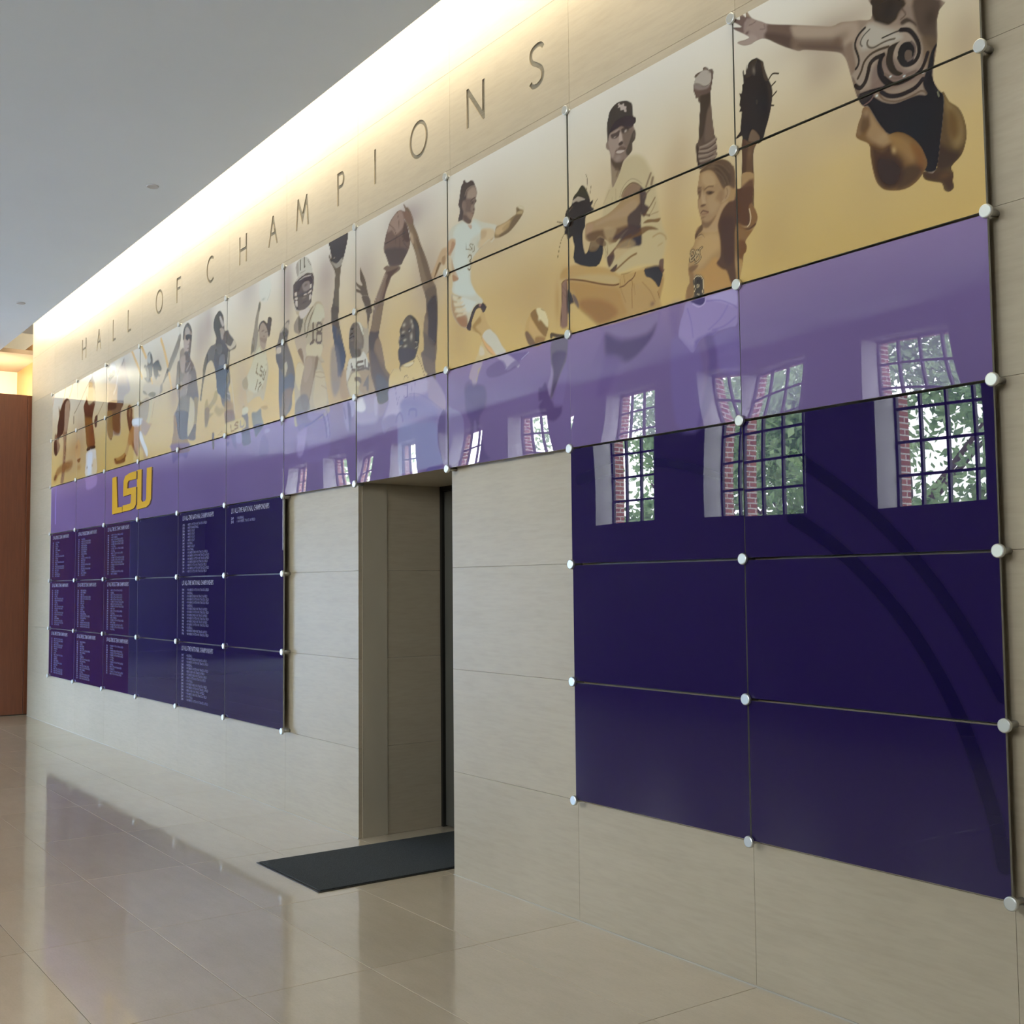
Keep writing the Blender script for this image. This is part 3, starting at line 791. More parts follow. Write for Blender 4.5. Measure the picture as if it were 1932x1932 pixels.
["S",2,[11634,3291,11647,3302,11667,3303,11679,3288],3.1,1.9,[180,156,116],0.8,1,0],
["S",2,[11624,3299,11640,3314,11635,3319],3.9,2.4,[70,52,40],0.9,1,0],
["P",2,[11715,3305,11773,3282,11782,3237,11771,3211,11722,3194,11671,3163,11636,3156,11622,3211,11639,3281],21.9,[176,144,98],0.7,1,0],
["P",2,[11620,3145,11681,3149,11751,3183,11817,3106,11844,3036,11678,3030,11670,3104],15.6,[172,130,74],0.7,1,0],
["P",2,[11838,3411,11872,3412,11887,3464,11910,3451,11983,3436,11977,3368,11963,3358,11956,3269,11878,3300,11865,3152,11872,3044,11844,3036,11817,3103,11788,3120,11755,3153,11780,3180,11782,3251,11769,3312,11774,3343,11800,3386],6.1,[82,58,44],1,1,0],
["P",2,[11784,3344,11860,3337,11873,3256,11865,3152,11817,3128,11790,3206],15.3,[68,48,42],0.7,1,0],
["P",2,[11910,3451,11986,3470,11977,3371,11962,3337,11943,3279,11883,3306,11881,3431],9.0,[84,56,40],0.9,1,0],
["P",2,[11977,3364,11996,3331,12007,3297,11993,3273,11961,3261,11933,3264,11956,3272,11964,3309,11958,3356],6.0,[120,88,56],1,1,0],
["S",2,[11960,3345,11967,3308,11961,3281,11947,3270],4.4,2.2,[206,180,140],0.95,1,0],
["S",2,[11883,3297,11915,3271,11956,3257,11993,3269],10.4,4.5,[74,50,38],0.9,1,0],
["P",2,[11883,3296,11942,3255,11974,3247,11934,3210,11940,3186,11935,3162,11912,3144,11916,3122,11879,3134],7.5,[120,86,52],0.9,1,0],
["P",2,[11890,3219,11934,3208,11940,3182,11933,3161,11921,3152,11914,3124,11884,3136],9.0,[98,64,38],0.8,1,0],
["P",2,[11879,3134,11918,3123,11896,3052,11881,3028],6.0,[160,126,76],0.9,1,0],
["S",2,[11879,3467,11881,3324,11881,3042],3.2,2.3,[60,40,30],0.6,1,0],
["S",2,[11597,3217,11615,3224,11618,3242,11604,3249,11593,3229,11591,3204,11607,3204,11622,3215],13.0,1.6,[50,42,36],0.95,1,0],
["S",2,[11624,3200,11630,3235,11638,3240,11633,3216,11645,3235],12.9,1.6,[50,42,36],0.95,1,0],
["S",2,[11666,3248,11651,3241,11648,3220,11655,3203,11639,3189,11621,3186],12.8,1.6,[50,42,36],0.95,1,0],
["S",2,[11597,3217,11615,3224,11618,3242,11604,3249,11593,3229,11591,3204,11607,3204,11622,3215],5.2,1.6,[176,150,108],0.95,1,0],
["S",2,[11624,3200,11630,3235,11638,3240,11633,3216,11645,3235],5.2,1.6,[176,150,108],0.95,1,0],
["S",2,[11666,3248,11651,3241,11648,3220,11655,3203,11639,3189,11621,3186],5.1,1.6,[176,150,108],0.95,1,0],
["P",2,[11577,3170,11601,3179,11641,3173,11621,3156,11590,3149],6.3,[96,70,48],0.8,1,0],
["P",2,[11580,3155,11610,3140,11613,3051,11566,3024,11565,3080,11586,3105],7.9,[120,88,54],0.7,1,0],
["P",2,[11625,3131,11660,3121,11676,3099,11675,3052,11677,3004,11664,2981,11632,2985,11604,3009,11613,3066,11604,3105],1.9,[60,52,44],1,0,0],
["S",2,[11628,3125,11658,3117,11670,3099,11670,3057,11664,3047,11671,3028,11670,3002,11657,2987,11632,2990,11612,3009,11611,3052,11619,3065,11611,3088,11612,3114,11628,3125],3.4,1.6,[206,184,140],1,0,0],
["S",2,[11630,3084,11642,3080,11640,3071,11630,3073,11630,3084],3.9,1.6,[190,170,130],0.9,1,0],
["S",2,[11631,3040,11642,3036,11640,3029],3.9,1.6,[190,170,130],0.9,1,0],
["E",2,[11640,3097],[15,15],0,[48,42,38],0.6,0],
["S",2,[11844,3036,11862,3011],3.3,3.0,[140,100,60],0.5,1,0],
["B",2,[11562,3013,11630,3017,11727,3018,11843,3018,11871,3016,11871,2863,11827,2850,11758,2846,11722,2831,11686,2838,11638,2821,11600,2774,11563,2807,11527,2845,11508,2871,11522,2932,11542,2973],3.6,[140,124,168],0.9,1,0],
["P",2,[11593,3016,11679,3015,11666,2983,11636,2989,11605,3004],3.6,[58,48,92],0.95,1,0],
["S",2,[11685,3014,11678,2989,11641,2979,11605,3000],6.2,2.9,[168,154,190],0.9,1,0],
["P",2,[11691,3012,11871,3012,11869,2940,11773,2977],11.8,[158,146,186],0.8,1,0],
["S",2,[11690,2995,11773,2982,11852,2943,11869,2927],4.0,3.6,[104,88,146],0.7,1,0],
["S",2,[11568,2985,11591,2918,11601,2845],4.2,4.9,[104,88,146],0.6,1,0],
["S",2,[11723,2857,11793,2861,11862,2890],5.0,7.1,[104,88,150],0.6,1,0],
["S",2,[11818,2951,11771,2900,11699,2862],5.0,7.1,[112,96,156],0.6,1,0],
["P",2,[11613,2825,11686,2842,11758,2846,11696,2757,11624,2752],12.0,[98,82,138],0.7,1,0],
["P",2,[11454,3027,11531,3020,11516,2933,11489,2866,11452,2945],24.9,[96,78,132],0.35,1,1],
["P",2,[11463,2853,11576,2814,11648,2748,11646,2440,11479,2460],19.6,[112,98,150],0.5,1,1],
["P",2,[11674,2831,11728,2830,11748,2714,11714,2546,11640,2440,11615,2443,11681,2638,11696,2740],14.4,[84,70,122],0.55,1,1],
["P",2,[11734,2829,11870,2838,11873,2642,11765,2668,11749,2757],18.9,[120,108,164],0.4,1,1],
["B",3,[11045,3728,11101,3778,11157,3824,11230,3820,11287,3786,11323,3732,11350,3682,11367,3625,11384,3530,11404,3429,11435,3357,11424,3296,11405,3250,11381,3218,11313,3247,11218,3263,11120,3260,11030,3281,10996,3349,10976,3408,10989,3507,10974,3545,10981,3611,11008,3685],18.3,[170,154,118],0.75,1,0],
["B",3,[10644,3315,10672,3326,10622,3338,10645,3378,10757,3384,10918,3335,11005,3308,11070,3269,11115,3249,11284,3242,11382,3232,11413,3189,11412,3142,11383,3069,11377,3022,11115,3016,10942,3023,10906,3044,10828,3104,10774,3146,10742,3181,10709,3181,10705,3139,10685,3136,10684,3073,10619,3085,10630,3211,10635,3288],10.8,[166,134,84],0.95,1,0],
["P",3,[10683,3309,10783,3287,11019,3210,11094,3180,11127,3107,11145,3043,10963,3039,10859,3094,10775,3163,10743,3229,10699,3267],18.1,[158,122,72],0.9,1,0],
["P",3,[10808,3188,10966,3154,11067,3093,11066,3053,10943,3033,10859,3094,10785,3151],21.1,[136,98,56],0.8,1,0],
["P",3,[10689,3319,10864,3307,11070,3252,11094,3207,11019,3220,10810,3288],15.1,[172,150,104],0.7,1,0],
["P",3,[11109,3184,11216,3186,11356,3106,11373,3042,11165,3053],14.4,[164,132,84],0.8,1,0],
["P",3,[11284,3242,11377,3236,11404,3207,11403,3169,11379,3127,11352,3158,11321,3185,11288,3202],2.1,[48,44,46],1,1,0],
["P",3,[11387,3256,11405,3259,11416,3252,11413,3211,11420,3203,11404,3191,11382,3225],4.2,[82,56,50],0.9,1,1],
["P",3,[11403,3169,11414,3144,11387,3065,11370,3107,11384,3126],4.2,[150,116,70],0.8,1,0],
["S",3,[11370,3107,11385,3068],3.8,2.8,[92,66,36],0.9,1,0],
["S",3,[11264,3178,11319,3121,11350,3066],3.5,4.3,[112,82,50],0.7,1,0],
["E",3,[11332,3057],[18,14],0,[104,80,64],0.8,0],
["S",3,[10643,3272,10638,3305,10652,3318,10695,3318,10755,3304,10842,3277,10947,3240,11049,3210,11092,3207],8.6,2.3,[88,56,32],0.95,1,1],
["S",3,[11099,3189,11133,3190,11163,3203,11188,3209,11207,3221,11215,3235],7.2,2.2,[92,60,36],0.9,1,0],
["S",3,[11188,3205,11192,3182,11186,3143,11189,3067],4.4,3.6,[112,80,46],0.8,1,0],
["S",3,[11100,3229,11108,3177,11141,3104],3.6,3.7,[124,92,56],0.7,1,0],
["S",3,[11130,3242,11139,3197],3.6,2.9,[110,80,46],0.7,1,0],
["S",3,[11202,3183,11210,3128],3.6,3.6,[120,88,52],0.6,1,0],
["S",3,[11113,3252,11159,3248,11218,3254,11275,3250,11303,3247],9.5,2.9,[88,58,36],0.95,1,0],
["P",3,[10635,3303,10652,3316,10683,3309,10681,3074,10617,3086,10633,3211],3.9,[124,94,82],0.95,1,0],
["S",3,[10641,3305,10635,3210,10625,3084],4.0,2.4,[58,38,32],0.9,1,0],
["S",3,[10679,3310,10678,3201,10681,3074],4.0,2.3,[58,38,30],0.9,1,0],
["S",3,[10646,3293,10677,3258],4.0,3.1,[84,62,54],0.6,1,0],
["S",3,[10643,3262,10676,3223],4.0,3.1,[84,62,54],0.6,1,0],
["P",3,[10685,3263,10710,3247,10726,3219,10734,3182,10709,3184,10705,3139,10685,3140],3.1,[56,50,50],1,1,0],
["P",3,[10726,3233,10754,3213,10775,3174,10774,3146,10742,3179],4.6,[96,82,78],0.9,1,0],
["E",3,[10662,3364],[39,42],0,[150,118,72],0.4,1],
["E",3,[10596,3218],[23,107],0,[150,112,66],0.5,1],
["B",3,[10734,3635,10832,3609,10832,3567,10817,3533,10817,3491,10824,3451,10838,3422,10861,3438,10889,3486,10973,3492,10991,3467,10977,3437,10973,3387,10920,3335,10749,3396,10748,3481,10735,3526],3.3,[46,42,44],1.0,1,0],
["P",3,[10867,3437,10889,3473,10951,3450,10930,3421,10888,3421],9.1,[112,88,58],0.8,1,0],
["E",3,[10782,3542],[22,56],0,[38,38,44],0.7,0],
["E",3,[10887,3377],[63,21],0,[42,42,44],0.6,0],
["B",3,[10833,3619,10848,3570,10869,3550,10890,3541,10900,3511,10889,3483,10861,3445,10838,3422,10824,3451,10817,3505],8.2,[164,142,110],0.4,1,0],
["P",3,[10898,3536,10922,3533,10993,3483,10983,3472,10921,3499,10892,3515],4.5,[166,144,118],1,1,1],
["S",3,[10889,3486,10894,3497,10931,3486,10973,3472],5.9,3.0,[66,50,40],0.9,1,1],
["P",3,[10894,3492,10952,3477,10941,3432,10893,3444,10872,3436],7.6,[120,98,70],0.8,1,1],
["B",3,[11123,3638,11134,3658,11164,3679,11198,3689,11232,3679,11260,3657,11274,3630,11272,3562,11262,3516,11256,3469,11222,3452,11164,3464,11114,3447,11074,3421,11023,3437,10952,3479,10915,3468,10867,3477,10838,3498,10836,3530,10840,3564,10853,3577,10912,3575,11016,3581,11103,3610],4.0,[146,120,86],1.0,1,0],
["P",3,[11128,3640,11154,3672,11203,3682,11241,3669,11269,3635,11264,3610,11197,3630,11138,3624],7.3,[122,98,78],0.9,1,0],
["P",3,[10922,3562,11026,3568,11137,3587,11201,3602,11239,3578,11224,3543,11151,3530,11026,3545,10932,3543],11.8,[154,128,96],0.8,1,0],
["P",3,[10848,3565,10901,3561,10890,3520,10847,3513],9.1,[152,122,96],0.7,1,0],
["P",3,[10847,3517,10932,3519,11075,3491,11174,3484,11222,3462,11114,3441,11074,3421,11013,3443,10952,3483,10915,3468,10867,3479],10.4,[92,68,46],0.9,1,0],
["P",3,[11165,3526,11224,3550,11263,3565,11261,3468,11222,3449,11174,3465],8.7,[62,50,50],0.9,1,0],
["P",3,[10920,3470,10952,3476,10998,3444,10992,3421,10941,3445],4.5,[88,64,46],0.8,1,1],
["S",3,[11121,3642,11139,3667,11174,3683,11203,3686,11236,3672,11265,3649,11274,3630],5.6,2.2,[92,76,58],0.9,1,1],
["S",3,[11116,3650,11134,3675,11169,3694,11198,3699,11232,3687,11270,3658],3.6,2.2,[176,162,128],0.9,1,1],
["S",3,[11108,3642,11124,3674,11159,3700,11199,3707,11237,3690,11272,3660],3.5,2.2,[112,98,76],0.7,1,1],
["P",3,[11255,3633,11283,3634,11306,3598,11291,3557,11319,3530,11285,3494,11262,3500,11259,3370,11206,3371,11123,3379,11078,3400,11174,3465,11256,3469],7.2,[64,50,50],0.95,1,1],
["P",3,[11103,3397,11163,3434,11203,3457,11256,3449,11263,3369,11230,3368,11162,3369],10.2,[52,48,54],0.9,1,1],
["S",3,[11302,3638,11322,3671,11336,3692],13.2,4.3,[100,78,60],0.8,1,1],
["S",3,[11340,3640,11350,3666],16.9,4.3,[98,76,58],0.8,1,1],
["S",3,[11283,3592,11321,3613,11344,3626],10.1,4.3,[92,70,56],0.7,1,1],
["S",3,[11300,3515,11333,3538,11362,3566],7.7,4.3,[92,66,46],0.8,1,1],
["S",3,[11318,3491,11347,3515,11366,3542],6.2,4.3,[120,94,66],0.6,1,1],
["S",3,[11337,3492,11383,3492],5.4,4.3,[122,94,64],0.6,1,1],
["S",3,[11285,3506,11323,3490],11.6,4.3,[92,66,50],0.7,1,1],
["P",3,[11277,3464,11308,3474,11355,3464,11398,3457,11382,3442,11336,3453],4.3,[104,76,46],0.9,1,1],
["P",3,[11198,3433,11270,3447,11335,3434,11381,3406,11316,3420,11260,3410,11192,3408,11162,3370,11167,3395],5.8,[100,72,44],0.9,1,1],
["P",3,[11039,3448,11095,3460,11184,3476,11260,3436,11192,3421,11114,3428],7.3,[72,54,50],0.9,1,1],
["P",3,[11188,3436,11124,3426,11073,3399,11022,3371,11006,3355,11021,3311,11042,3339,11062,3361,11063,3381,11123,3399,11183,3417],4.4,[84,58,42],0.95,1,1],
["P",3,[11006,3362,11062,3361,11057,3336,11021,3307],5.9,[70,50,44],0.9,1,1],
["P",3,[11041,3296,11081,3310,11071,3279,11045,3278,11028,3289],3.7,[66,46,44],0.95,1,1],
["S",3,[11071,3282,11131,3305,11181,3322,11224,3328],10.4,4.4,[104,74,40],0.9,1,1],
["S",3,[11344,3380,11390,3386,11426,3364,11434,3346],6.8,5.6,[140,110,66],0.7,1,1],
["S",3,[11379,3328,11407,3334],6.1,5.6,[146,118,74],0.6,1,1],
["S",3,[11103,3378,11133,3380,11182,3378],4.8,5.9,[140,112,76],0.6,1,1],
["S",3,[11014,3501,11008,3435,11012,3374],3.6,3.0,[98,72,46],0.8,1,1],
["S",3,[10987,3420,11002,3383,10996,3364],3.6,3.0,[120,94,60],0.7,1,1],
["P",3,[10984,3516,11075,3492,11070,3467,11023,3425,11003,3450],11.9,[166,142,104],0.6,1,1],
["P",3,[11073,3399,11173,3413,11220,3375,11147,3354,11072,3332],11.7,[170,142,100],0.5,1,1],
["P",3,[11019,3453,11044,3453,11054,3424,11023,3425],7.4,[124,98,66],0.6,1,1],
["B",3,[10687,3648,10670,3660,10688,3694,10725,3708,10742,3746,10776,3764,10809,3788,10830,3779,10851,3752,10875,3704,10880,3682,10901,3688,10898,3670,10887,3659,10908,3636,10897,3630,10857,3626,10843,3613,10837,3583,10831,3557,10760,3520,10730,3541,10704,3532,10688,3542,10683,3561,10663,3569,10669,3593,10658,3613,10678,3633],3.3,[48,40,36],1.0,1,0],
["P",3,[10759,3765,10809,3786,10846,3757,10872,3705,10829,3724,10786,3740,10753,3732],4.6,[60,54,38],0.9,1,0],
["P",3,[10733,3727,10764,3736,10786,3737,10840,3707,10807,3709,10785,3709,10764,3718,10736,3716],3.1,[152,138,120],1,1,0],
["E",3,[10774,3687],[33,21],0,[44,38,38],0.6,0],
["S",3,[10702,3680,10730,3696],7.1,4.7,[92,76,62],0.7,1,0],
["S",3,[10724,3656,10758,3689],5.3,4.7,[72,60,48],0.6,1,0],
["E",3,[10783,3587],[38,35],0,[34,32,34],0.7,0],
["S",3,[10852,3756,10858,3802,10847,3837],3.8,1.5,[74,62,44],0.9,1,1],
["S",3,[10878,3724,10887,3763],3.7,1.5,[74,62,44],0.9,1,1],
["S",3,[10903,3641,10914,3662,10938,3681],3.7,1.5,[74,62,44],0.9,1,1],
["S",3,[10660,3568,10637,3544,10619,3506,10602,3453],3.9,1.6,[74,62,44],0.9,1,1],
["S",3,[10650,3633,10602,3652],5.4,1.6,[74,62,44],0.9,1,1],
["B",3,[11052,3712,11044,3829,11040,3881,11030,3905,11018,3912,11008,3929,11013,3951,11021,3955,11017,4008,11020,4047,11031,4077,11039,4098,11068,4118,11108,4126,11163,4114,11192,4097,11209,4081,11214,4053,11216,4019,11231,4007,11237,3992,11231,3978,11220,3975,11221,3958,11232,3935,11232,3909,11222,3892,11208,3884,11205,3848,11172,3829,11142,3815,11127,3794,11111,3765,11075,3722],2.6,[120,102,90],1.0,1,0],
["P",3,[11039,4098,11068,4118,11108,4126,11163,4114,11192,4097,11209,4081,11216,4019,11231,4007,11237,3992,11231,3978,11216,3973,11175,3981,11116,4001,11085,3984,11045,3985,11031,3955,11019,3956,11017,4008,11020,4047],2.2,[62,54,48],1,1,0],
["P",3,[11101,4039,11161,4035,11215,4013,11233,3993,11204,3964,11160,3972,11126,3997,11065,3991,11035,3995,11066,4025],4.4,[54,42,44],0.9,1,0],
["P",3,[11103,4117,11118,4119,11115,4111,11138,4102,11143,4108,11153,4101,11150,4092,11167,4083,11164,4071,11169,4054,11152,4062,11150,4073,11125,4078,11120,4095,11103,4099,11110,4105],1.5,[164,150,140],1,0,0],
["P",3,[11037,3984,11065,3991,11106,3991,11125,3964,11129,3923,11114,3898,11083,3891,11063,3857,11048,3869,11033,3917,11026,3950],5.9,[142,124,112],0.9,1,0],
["P",3,[11047,3980,11085,3978,11115,3981,11110,3956,11085,3948,11054,3958],4.4,[64,52,46],0.9,1,0],
["E",3,[11077,3957],[9,3],0,[164,148,136],0.8,0],
["P",3,[11128,3983,11175,3974,11184,3951,11150,3949,11132,3962],4.4,[58,48,42],0.9,1,0],
["E",3,[11159,3960],[8,7],0,[188,172,160],0.95,0],
["P",3,[11115,3968,11127,3957,11137,3920,11124,3911,11109,3923],4.4,[164,146,132],0.9,1,0],
["P",3,[11104,3914,11129,3921,11139,3906,11114,3901],3.7,[60,46,40],0.95,1,0],
["P",3,[11140,3953,11208,3956,11208,3910,11173,3875,11144,3905],8.8,[104,88,76],0.8,1,0],
["P",3,[11183,3892,11213,3941,11232,3935,11227,3897,11207,3884,11204,3849,11172,3832,11158,3860],5.8,[68,58,48],0.95,1,0],
["E",3,[11220,3919],[7,16],0,[98,84,72],0.7,0],
["P",3,[11098,3889,11124,3895,11163,3875,11143,3872,11103,3881],3.7,[88,70,60],0.8,1,0],
["S",3,[11083,3884,11113,3875,11153,3872],5.7,2.2,[70,52,46],0.9,1,0],
["P",3,[11088,3881,11113,3878,11148,3867,11128,3860,11093,3869],2.9,[178,162,150],0.9,1,0],
["S",3,[11086,3870,11113,3859,11138,3860],3.7,2.9,[84,66,58],0.7,1,0],
["E",3,[11098,3843],[25,17],0,[138,120,108],0.8,0],
["P",3,[11047,3859,11082,3828,11122,3818,11142,3822,11127,3794,11111,3775,11081,3791,11052,3827],7.4,[72,58,44],0.9,1,0],
["P",3,[11046,3819,11076,3786,11106,3770,11075,3722,11055,3715],7.4,[132,114,90],0.8,1,0],
["S",3,[11081,3791,11101,3785,11086,3756],10.6,5.9,[96,78,60],0.7,1,0],
["S",3,[11035,3900,11018,3919,11014,3944],4.1,2.2,[128,112,98],0.7,1,0],
["S",3,[11079,3691,11078,3638],3.6,3.0,[140,122,92],0.6,1,1],
["S",3,[11053,3658,11048,3633],3.6,3.0,[140,122,92],0.6,1,1],
["S",3,[11029,3699,11008,3671,10986,3644],5.8,6.0,[140,118,88],0.5,1,1],
["B",3,[10944,3018,10999,3005,11202,3006,11371,3007,11384,2989,11364,2935,11335,2895,11290,2861,11221,2819,11162,2793,11114,2746,11047,2673,11003,2635,10917,2655,10829,2667,10803,2687,10831,2757,10897,2862,10955,2941,10974,2986],15.8,[110,92,136],0.75,1,0],
["P",3,[10944,3018,11084,3005,11338,3013,11382,2993,11364,2935,11291,2911,11142,2931,10999,2973],16.9,[128,112,144],0.7,1,0],
["P",3,[10999,2973,11112,2920,11291,2918,11359,2952,11324,2882,11221,2822,11139,2809,11069,2848,10996,2861,10985,2927],23.7,[78,64,100],0.9,1,0],
["P",3,[10996,2869,11081,2846,11116,2832,11067,2769,11004,2679,10918,2671,10951,2779],24.2,[100,82,130],0.6,1,0],
["B",3,[10540,3020,10665,3019,10674,2950,10656,2885,10621,2840,10586,2790,10557,2743,10532,2708,10522,2748,10548,2809,10549,2860,10536,2896],7.1,[104,96,112],0.9,1,0],
["P",3,[10544,2951,10657,2944,10649,2891,10614,2841,10564,2755,10536,2725,10552,2842],12.8,[80,66,98],0.9,1,0],
["P",3,[10424,2780,10453,2784,10481,2806,10502,2773,10529,2709,10563,2678,10617,2667,10616,2620,10547,2587,10464,2623,10422,2680,10451,2711,10423,2715],11.1,[82,64,106],0.75,1,1],
["P",3,[10536,2892,10551,2851,10544,2809,10522,2727,10502,2781,10528,2838],7.4,[140,124,158],0.8,1,1],
["P",3,[10656,2885,10668,2824,10631,2678,10583,2659,10549,2680,10585,2778,10621,2840],11.0,[118,102,146],0.6,1,1],
["S",3,[10541,3042,10542,3055,10597,3038,10652,3025],19.5,2.8,[62,46,34],0.95,1,1],
["B",4,[10298,3104,10307,3147,10330,3187,10374,3218,10432,3223,10482,3196,10509,3151,10519,3106,10501,3066,10479,3032,10443,3016,10378,3019,10334,3040,10309,3076],2.9,[178,146,92],1.0,1,0],
["P",4,[10352,3207,10403,3223,10431,3171,10473,3132,10514,3094,10493,3051,10430,3097,10380,3155],3.8,[124,92,50],0.95,1,0],
["P",4,[10407,3220,10447,3220,10489,3194,10513,3142,10508,3100,10459,3144,10431,3171],5.6,[200,184,142],1,1,0],
["P",4,[10302,3103,10328,3112,10400,3033,10378,3019,10334,3038],5.7,[104,80,60],0.95,1,0],
["P",4,[10359,3172,10430,3097,10472,3050,10429,3045,10343,3114],7.5,[186,152,98],0.8,1,0],
["P",4,[10400,3068,10479,3053,10486,3030,10443,3016,10400,3024],9.4,[128,92,48],0.8,1,0],
["S",4,[10450,3213,10468,3203,10489,3194],5.0,2.8,[120,92,50],0.9,1,0],
["E",4,[10435,3164],[11,13],0,[206,190,150],0.9,0],
["B",5,[9872,3136,9920,3097,9980,3036,9891,3024,9870,2988,9842,2946,9820,2894,9792,2883,9778,2924,9750,2948,9779,3003,9837,3080],9.4,[190,170,128],0.7,1,0],
["P",5,[9851,3116,9892,3094,9899,3057,9850,3062],8.6,[196,186,160],0.8,1,0],
["P",5,[9896,3304,9964,3282,10003,3236,10039,3175,10015,3160,9969,3196,9922,3236],8.6,[186,158,104],0.6,1,1],
["B",5,[9755,3233,9854,3296,9882,3322,9903,3302,9922,3252,9969,3196,10015,3160,10048,3120,10080,3076,10119,3033,10027,3032,9987,3038,9933,3075,9893,3121,9873,3156,9839,3193],4.6,[180,150,98],1.0,1,0],
["P",5,[9783,3255,9854,3289,9867,3255,9811,3234,9866,3184,9852,3179,9783,3228],10.4,[140,108,60],0.8,1,0],
["P",5,[9880,3166,9908,3192,9955,3195,9989,3173,10028,3143,10080,3080,10119,3033,10020,3035,9974,3083,9920,3124],5.1,[188,182,162],1,1,0],
["P",5,[9880,3158,9920,3116,9980,3074,10013,3038,9967,3053,9906,3107],6.9,[206,158,106],0.8,1,0],
["S",5,[9869,3160,9893,3117,9940,3070,9980,3040],7.2,4.3,[112,80,44],0.8,1,0],
["B",5,[9550,3492,9591,3471,9743,3442,9800,3430,9849,3400,9883,3365,9841,3362,9792,3356,9763,3323,9734,3281,9712,3249,9654,3268,9603,3306,9567,3350,9545,3407,9542,3449],3.8,[186,176,150],1.0,1,0],
["P",5,[9550,3488,9568,3443,9590,3390,9640,3331,9698,3312,9719,3256,9654,3268,9603,3306,9567,3350,9545,3407],12.5,[150,116,80],0.85,1,0],
["P",5,[9604,3330,9699,3332,9727,3290,9712,3253,9654,3268],10.6,[140,98,68],0.8,1,0],
["P",5,[9664,3447,9786,3429,9856,3390,9813,3376,9756,3340,9713,3349,9663,3399],14.1,[188,192,182],0.9,1,0],
["S",5,[9568,3463,9613,3446,9657,3441],14.2,7.2,[198,180,146],0.7,1,0],
["S",5,[9583,3420,9627,3411,9671,3413],14.1,7.2,[198,180,146],0.7,1,0],
["S",5,[9589,3374,9641,3367,9699,3367],14.1,7.1,[198,180,146],0.7,1,0],
["S",5,[9611,3341,9662,3339,9706,3342],14.0,7.1,[198,180,146],0.7,1,0],
["S",5,[9561,3441,9605,3427],8.8,7.2,[158,126,84],0.7,1,0],
["S",5,[9582,3399,9656,3388,9692,3389],8.7,7.1,[158,126,84],0.7,1,0],
["S",5,[9611,3357,9670,3345],8.7,7.1,[158,126,84],0.7,1,0],
["S",5,[9561,3485,9642,3454,9743,3440],7.6,5.4,[150,134,110],0.6,1,0],
["E",5,[9635,3447],[20,8],0,[150,132,104],0.8,0],
["P",5,[9712,3249,9741,3287,9770,3333,9806,3361,9848,3368,9869,3356,9883,3367,9924,3333,9892,3304,9865,3334,9841,3342,9813,3336,9791,3309,9769,3274,9754,3225],2.1,[62,48,46],1,1,1],
["P",5,[9848,3364,9869,3362,9865,3347,9848,3351],2.6,[140,110,100],0.9,1,1],
["B",5,[9575,3901,9649,3905,9678,3906,9736,3866,9771,3861,9793,3887,9821,3881,9877,3848,9972,3811,10033,3783,10019,3752,10015,3722,9984,3699,9950,3719,9860,3687,9797,3663,9768,3630,9760,3569,9766,3511,9814,3441,9883,3383,9855,3369,9657,3451,9558,3497,9562,3557,9549,3642,9546,3716,9505,3738,9498,3806,9522,3866,9545,3888],6.3,[184,180,162],1.0,1,0],
["P",5,[9664,3898,9793,3879,9862,3821,9862,3785,9763,3767,9733,3687,9745,3572,9759,3505,9814,3429,9657,3455,9576,3497,9593,3591,9572,3677,9595,3773,9574,3840,9597,3883],17.8,[186,192,182],0.9,1,0],
["P",5,[9876,3801,9965,3786,10019,3752,9984,3703,9950,3719,9860,3691,9833,3726,9875,3754],10.4,[188,162,122],0.8,1,0],
["P",5,[9876,3793,9931,3779,9917,3744,9868,3748],10.4,[164,140,106],0.6,1,0],
["S",5,[9818,3670,9860,3691,9930,3705,9998,3719],6.2,5.2,[150,124,84],0.7,1,0],
["P",5,[9505,3738,9498,3798,9536,3829,9596,3814,9588,3771,9558,3750,9542,3725],9.0,[176,140,100],0.8,1,0],
["P",5,[9559,3811,9596,3789,9580,3769,9558,3746,9520,3735,9512,3745,9543,3774],7.2,[148,112,88],0.8,1,0],
["P",5,[9550,3711,9579,3643,9629,3566,9592,3558,9563,3573,9552,3641],7.2,[170,134,96],0.7,1,0],
["P",5,[9559,3607,9629,3566,9592,3558,9562,3565],5.4,[150,110,80],0.8,1,0],
["P",5,[9732,3867,9771,3857,9778,3839,9764,3833],3.5,[168,138,116],0.9,1,0],
["E",5,[9840,3728],[21,24],0,[168,166,150],0.6,0],
["S",5,[9710,3763,9712,3724,9741,3717],5.9,1.8,[120,112,92],1,0,0],
["S",5,[9791,3732,9762,3745,9752,3740,9762,3727,9771,3715,9763,3707,9746,3715],5.8,1.8,[120,112,92],1,0,0],
["S",5,[9784,3734,9778,3708,9784,3692,9799,3691,9805,3725],5.8,1.8,[120,112,92],1,0,0],
["S",5,[9734,3670,9751,3680,9768,3670,9767,3651,9750,3645,9766,3631,9764,3607,9749,3589,9732,3603],8.0,1.8,[104,88,62],1,1,0],
["B",5,[10011,3719,10019,3752,10032,3776,10072,3777,10132,3780,10196,3793,10228,3799,10229,3833,10245,3832,10260,3818,10292,3804,10298,3791,10285,3776,10253,3755,10215,3735,10163,3714,10104,3707,10051,3707],4.5,[130,108,76],1.0,1,0],
["P",5,[10018,3744,10039,3770,10118,3776,10170,3777,10144,3746,10078,3725,10038,3728],10.2,[182,154,112],0.9,1,0],
["P",5,[10092,3752,10144,3769,10170,3769,10157,3743,10105,3734],8.4,[148,124,88],0.7,1,0],
["P",5,[10163,3714,10215,3735,10285,3776,10228,3791,10183,3766,10144,3731,10065,3721,10065,3706,10117,3704],6.7,[98,80,58],0.8,1,0],
["P",5,[10232,3798,10254,3807,10292,3797,10279,3785],5.0,[166,146,108],0.8,1,0],
